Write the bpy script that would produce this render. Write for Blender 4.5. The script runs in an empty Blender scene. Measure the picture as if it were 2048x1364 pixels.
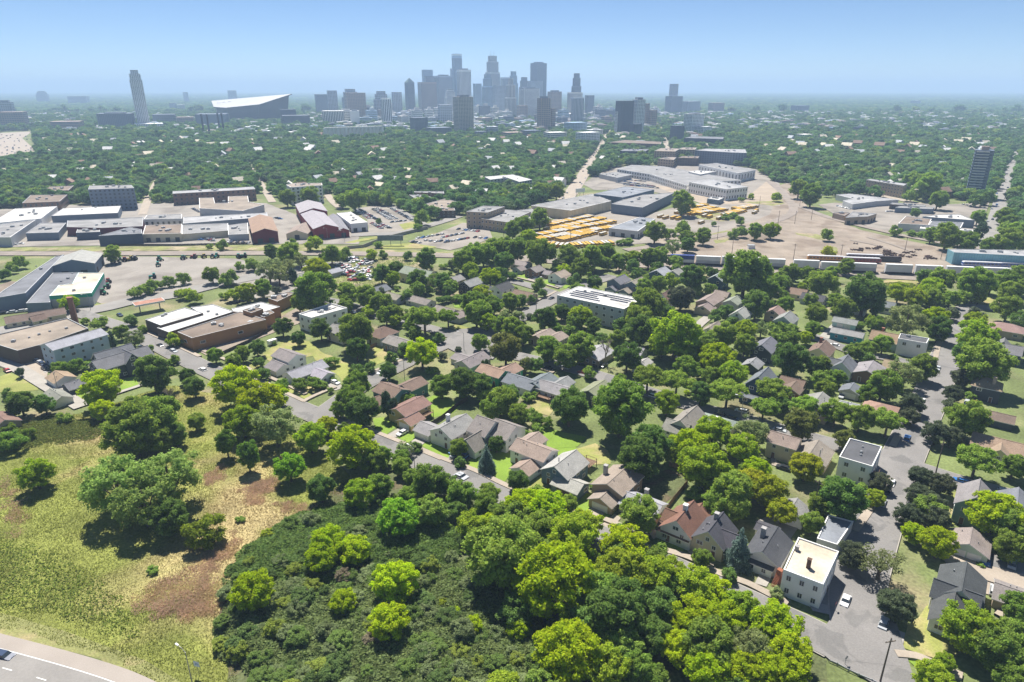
import bpy, math, random
import numpy as np
from mathutils import Vector, Matrix
R = math.radians
scene = bpy.context.scene
# ---------------------------------------------------------------- camera
CAM_H = 115.0
PITCH = math.atan(505 / 1330)
cam_d = bpy.data.cameras.new("camera"); cam = bpy.data.objects.new("camera", cam_d)
scene.collection.objects.link(cam); scene.camera = cam
cam.location = (0, 0, CAM_H); cam.rotation_euler = (math.pi / 2 - PITCH, 0, 0)
cam_d.sensor_width = 36; cam_d.lens = 36 * 1330 / 2048
cam_d.clip_start = 1; cam_d.clip_end = 200000
# ---------------------------------------------------------------- sky and sun
SUN_EL, SUN_AZ = 60.0, -17.0            # azimuth from +Y towards +X
world = bpy.data.worlds.new("World"); scene.world = world; world.use_nodes = True
wn = world.node_tree; bg = wn.nodes["Background"]
sky = wn.nodes.new("ShaderNodeTexSky"); sky.sky_type = 'NISHITA'; sky.sun_disc = False
sky.sun_elevation = R(SUN_EL); sky.sun_rotation = R(SUN_AZ); sky.altitude = 1100
sky.air_density = 0.7; sky.dust_density = 0.0; sky.ozone_density = 6.0
wn.links.new(sky.outputs[0], bg.inputs[0]); bg.inputs[1].default_value = 0.06
sun_d = bpy.data.lights.new("sun", 'SUN'); sun = bpy.data.objects.new("sun", sun_d)
scene.collection.objects.link(sun)
sun_d.energy = 5.0; sun_d.angle = R(0.53); sun_d.color = (1.0, 0.95, 0.87)
to_sun = Vector((math.sin(R(SUN_AZ)) * math.cos(R(SUN_EL)), math.cos(R(SUN_AZ)) * math.cos(R(SUN_EL)), math.sin(R(SUN_EL))))
sun.rotation_euler = to_sun.to_track_quat('Z', 'Y').to_euler(); sun.location = (0, 0, 500)
vs = scene.view_settings
vs.view_transform = 'Standard'; vs.look = 'None'; vs.gamma = 1; vs.use_curve_mapping = False; vs.exposure = 0.93
cy = scene.cycles
cy.max_bounces = 8; cy.diffuse_bounces = 6; cy.glossy_bounces = 2; cy.transmission_bounces = 4; cy.transparent_max_bounces = 4
cy.volume_bounces = 1; cy.caustics_reflective = False; cy.caustics_refractive = False

C = scene.collection
rng = random.Random(7)
nrg = np.random.default_rng(11)
CAMP = Vector((0, 0, CAM_H))
# ---------------------------------------------------------------- helpers
class MB:
    """collects polygons; build() links them as one mesh object"""
    def __init__(s): s.v = []; s.f = []; s.m = []
    def poly(s, pts, m=0):
        n = len(s.v); s.v += [tuple(p) for p in pts]; s.f.append(tuple(range(n, n + len(pts)))); s.m.append(m)
    def box(s, c, d, rz=0, m=0, bottom=False, taper=1.0):
        x, y, z = c; a, b, h = d[0] / 2, d[1] / 2, d[2]; cr, sr = math.cos(rz), math.sin(rz)
        n = len(s.v)
        for k, (zz, t) in enumerate(((z, 1), (z + h, taper))):
            for sx, sy in ((-1, -1), (1, -1), (1, 1), (-1, 1)):
                px, py = sx * a * t, sy * b * t
                s.v.append((x + px * cr - py * sr, y + px * sr + py * cr, zz))
        F = [(0, 1, 5, 4), (1, 2, 6, 5), (2, 3, 7, 6), (3, 0, 4, 7), (4, 5, 6, 7)]
        if bottom: F.append((3, 2, 1, 0))
        for q in F: s.f.append(tuple(n + i for i in q)); s.m.append(m)
    def prism(s, pts, z0, z1, m=0, mt=None, bottom=False):
        n = len(s.v); k = len(pts)
        s.v += [(p[0], p[1], z0) for p in pts] + [(p[0], p[1], z1) for p in pts]
        for i in range(k):
            j = (i + 1) % k; s.f.append((n + i, n + j, n + k + j, n + k + i)); s.m.append(m)
        s.f.append(tuple(range(n + k, n + 2 * k))); s.m.append(m if mt is None else mt)
        if bottom: s.f.append(tuple(range(n + k - 1, n - 1, -1))); s.m.append(m)
    def cyl(s, p0, p1, r0, r1, k=8, m=0, cap=True):
        p0, p1 = Vector(p0), Vector(p1); d = (p1 - p0).normalized()
        u = d.orthogonal().normalized(); w = d.cross(u); n = len(s.v)
        for p, r in ((p0, r0), (p1, r1)):
            for i in range(k):
                a = 2 * math.pi * i / k; s.v.append(tuple(p + (u * math.cos(a) + w * math.sin(a)) * r))
        for i in range(k):
            j = (i + 1) % k; s.f.append((n + i, n + j, n + k + j, n + k + i)); s.m.append(m)
        if cap: s.f.append(tuple(range(n + k, n + 2 * k))); s.m.append(m)
    def mesh(s, name, mats):
        me = bpy.data.meshes.new(name); me.from_pydata(s.v, [], s.f)
        for m in (mats if isinstance(mats, (list, tuple)) else [mats]): me.materials.append(m)
        if any(s.m): me.polygons.foreach_set("material_index", s.m)
        me.update(); return me
    def build(s, name, mats, parent=None, **kw):
        return link(name, s.mesh(name, mats), parent, **kw)
def link(name, me, parent=None, loc=None, rz=None, scale=None, color=None):
    o = bpy.data.objects.new(name, me); C.objects.link(o)
    if parent: o.parent = parent
    if loc is not None: o.location = loc
    if rz is not None: o.rotation_euler = (0, 0, rz)
    if scale is not None: o.scale = scale if isinstance(scale, (tuple, list)) else (scale,) * 3
    if color is not None: o.color = (*color[:3], 1)
    return o
def tag(o, label=None, cat=None, group=None, kind=None):
    if label: o["label"] = label
    if cat: o["category"] = cat
    if group: o["group"] = group
    if kind: o["kind"] = kind
    return o
def thing(name, label, cat, loc=(0, 0, 0), rz=0, group=None):
    o = bpy.data.objects.new(name, None); C.objects.link(o); o.location = loc; o.rotation_euler = (0, 0, rz)
    o.empty_display_size = .5
    return tag(o, label, cat, group)
def copy_tree(o, parent=None):
    c = o.copy(); C.objects.link(c); c.parent = parent
    for ch in [x for x in KIDS.get(o.name, ())]: copy_tree(ch, c)
    return c
KIDS = {}
# ---------------------------------------------------------------- materials
MATS = {}
def mat(name, col=(.5, .5, .5), rough=.85, var=.18, scale=.6, objcol=False, metal=0, spec=.3, fine=0.0, fscale=8.0, col2=None, c2lo=.5, c2hi=.62, c2scale=.08, bump=0.0):
    if name in MATS: return MATS[name]
    m = bpy.data.materials.new(name); m.use_nodes = True; MATS[name] = m
    nt = m.node_tree; N = nt.nodes; L = nt.links; b = N["Principled BSDF"]
    b.inputs["Roughness"].default_value = rough; b.inputs["Metallic"].default_value = metal
    b.inputs["Specular IOR Level"].default_value = spec
    geo = N.new("ShaderNodeNewGeometry")
    def noise(sc, det=4, dist=0):
        n = N.new("ShaderNodeTexNoise"); n.inputs["Scale"].default_value = sc; n.inputs["Detail"].default_value = det
        n.inputs["Distortion"].default_value = dist
        L.new(geo.outputs["Position"], n.inputs["Vector"]); return n.outputs["Fac"]
    def ramp(src, lo, hi, a, c):
        r = N.new("ShaderNodeMapRange"); r.inputs[1].default_value = lo; r.inputs[2].default_value = hi
        r.inputs[3].default_value = a; r.inputs[4].default_value = c; L.new(src, r.inputs[0]); return r.outputs[0]
    if objcol:
        oi = N.new("ShaderNodeObjectInfo"); base = oi.outputs["Color"]
    else:
        rgb = N.new("ShaderNodeRGB"); rgb.outputs[0].default_value = (*col, 1); base = rgb.outputs[0]
    if col2 is not None:
        mx = N.new("ShaderNodeMix"); mx.data_type = 'RGBA'
        L.new(ramp(noise(c2scale, 6, .6), c2lo, c2hi, 0, 1), mx.inputs[0]); L.new(base, mx.inputs[6]); mx.inputs[7].default_value = (*col2, 1)
        base = mx.outputs[2]
    def mul(base, fac):
        mm = N.new("ShaderNodeMix"); mm.data_type = 'RGBA'; mm.blend_type = 'MULTIPLY'; mm.inputs[0].default_value = 1
        cb = N.new("ShaderNodeCombineColor")
        for i in range(3): L.new(fac, cb.inputs[i])
        L.new(base, mm.inputs[6]); L.new(cb.outputs[0], mm.inputs[7]); return mm.outputs[2]
    if var: base = mul(base, ramp(noise(scale), .3, .7, 1 - var, 1 + var))
    if fine: base = mul(base, ramp(noise(fscale, 2), .3, .7, 1 - fine, 1 + fine))
    L.new(base, b.inputs["Base Color"])
    if bump:
        bp = N.new("ShaderNodeBump"); bp.inputs["Strength"].default_value = bump; bp.inputs["Distance"].default_value = .3
        L.new(noise(fscale, 3), bp.inputs["Height"]); L.new(bp.outputs[0], b.inputs["Normal"])
    return m
def leafmat(name, inst=False, transl=.5, hue=.12):
    m = bpy.data.materials.new(name); m.use_nodes = True; MATS[name] = m
    nt = m.node_tree; N = nt.nodes; L = nt.links
    N.remove(N["Principled BSDF"]); out = N["Material Output"]
    if inst:
        at = N.new("ShaderNodeAttribute"); at.attribute_type = 'INSTANCER'; at.attribute_name = "tint"; base = at.outputs["Color"]
    else:
        oi = N.new("ShaderNodeObjectInfo"); base = oi.outputs["Color"]
    geo = N.new("ShaderNodeNewGeometry")
    no = N.new("ShaderNodeTexNoise"); no.inputs["Scale"].default_value = .55; no.inputs["Detail"].default_value = 3
    L.new(geo.outputs["Position"], no.inputs["Vector"])
    hs = N.new("ShaderNodeHueSaturation")
    def rng_(src, lo, hi, a, c):
        r = N.new("ShaderNodeMapRange"); r.inputs[1].default_value = lo; r.inputs[2].default_value = hi
        r.inputs[3].default_value = a; r.inputs[4].default_value = c; L.new(src, r.inputs[0]); return r.outputs[0]
    L.new(rng_(no.outputs["Fac"], .3, .7, .5 - hue * .07, .5 + hue * .07), hs.inputs["Hue"])
    L.new(rng_(geo.outputs["Random Per Island"], 0, 1, .6, 1.4), hs.inputs["Value"])
    L.new(base, hs.inputs["Color"])
    d = N.new("ShaderNodeBsdfDiffuse"); t = N.new("ShaderNodeBsdfTranslucent"); mx = N.new("ShaderNodeMixShader")
    L.new(hs.outputs[0], d.inputs["Color"])
    h2 = N.new("ShaderNodeHueSaturation"); h2.inputs["Hue"].default_value = .492; h2.inputs["Saturation"].default_value = 1.1; h2.inputs["Value"].default_value = 1.35
    L.new(hs.outputs[0], h2.inputs["Color"]); L.new(h2.outputs[0], t.inputs["Color"])
    mx.inputs[0].default_value = transl; L.new(d.outputs[0], mx.inputs[1]); L.new(t.outputs[0], mx.inputs[2])
    L.new(mx.outputs[0], out.inputs["Surface"]); return m
def glassmat(name, col=(.03, .04, .05), rough=.12):
    return mat(name, col, rough, .1, .3, spec=.6)
COL = dict(taupe=(.215, .195, .178), lgray=(.30, .30, .305), gray=(.225, .222, .22), brown=(.17, .12, .095), redbrown=(.20, .13, .108), beige=(.255, .215, .178), tan=(.28, .20, .135),
  slate=(.15, .155, .17), dkgray=(.07, .07, .078), rust=(.185, .10, .075), salmon=(.27, .18, .14), pink=(.25, .18, .158), olive=(.19, .20, .14), sagegray=(.22, .24, .21),
  bluegray=(.20, .215, .24), dkroof=(.09, .092, .1), cream=(.50, .44, .34), whiteroof=(.47, .46, .44), tanroof=(.24, .20, .16), brownroof=(.18, .14, .11))
WALL = dict(white=(.74, .73, .70), cream=(.62, .54, .38), teal=(.10, .22, .23), yellow=(.60, .44, .22), blue=(.13, .19, .26), tanbrick=(.38, .29, .20), palegreen=(.42, .50, .42), tan=(.45, .36, .26),
  sage=(.22, .31, .27), charcoal=(.065, .075, .09), tealblue=(.03, .24, .30), tealwhite=(.40, .58, .58), brick=(.20, .12, .085), palegray=(.45, .46, .46), navy=(.045, .085, .15), green=(.06, .34, .19),
  paleblue=(.42, .49, .55), slateblue=(.16, .20, .25), maroon=(.16, .03, .04), red=(.26, .03, .035), dkbrick=(.10, .075, .06), orangebrick=(.36, .19, .085), navygray=(.07, .09, .13), turquoise=(.22, .44, .50), greenband=(.02, .32, .21), brown=(.2, .12, .08), gray=(.3, .3, .3))
m_roof = mat("shingle", objcol=True, rough=.9, var=.13, scale=.35, fine=.22, fscale=3.5, bump=.15)
m_flat = mat("membrane_roof", objcol=True, rough=.85, var=.26, scale=.1, fine=.08, fscale=1.2)
m_wall = mat("painted_siding", objcol=True, rough=.8, var=.06, scale=.3, fine=.05, fscale=5)
m_trim = mat("white_trim", (.72, .71, .69), .6, .05)
m_glass = glassmat("window_glass")
m_door = mat("door_paint", (.15, .08, .05), .6, .1)
m_gdoor = mat("garage_door_paint", (.70, .69, .66), .6, .05)
m_metal = mat("galvanised_metal", (.35, .36, .37), .5, .1, metal=.5)
m_wood = mat("weathered_wood", (.20, .13, .085), .9, .25, 1.5)
m_dark = mat("dark_rubber", (.02, .02, .022), .8, .1)
m_leaf = leafmat("foliage")
m_leaf_i = leafmat("foliage_far", inst=True, transl=.3)
m_bark = mat("bark", (.11, .085, .065), .95, .25, 2.0)
m_paint = mat("car_paint", objcol=True, rough=.28, var=.02, spec=.5)
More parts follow.
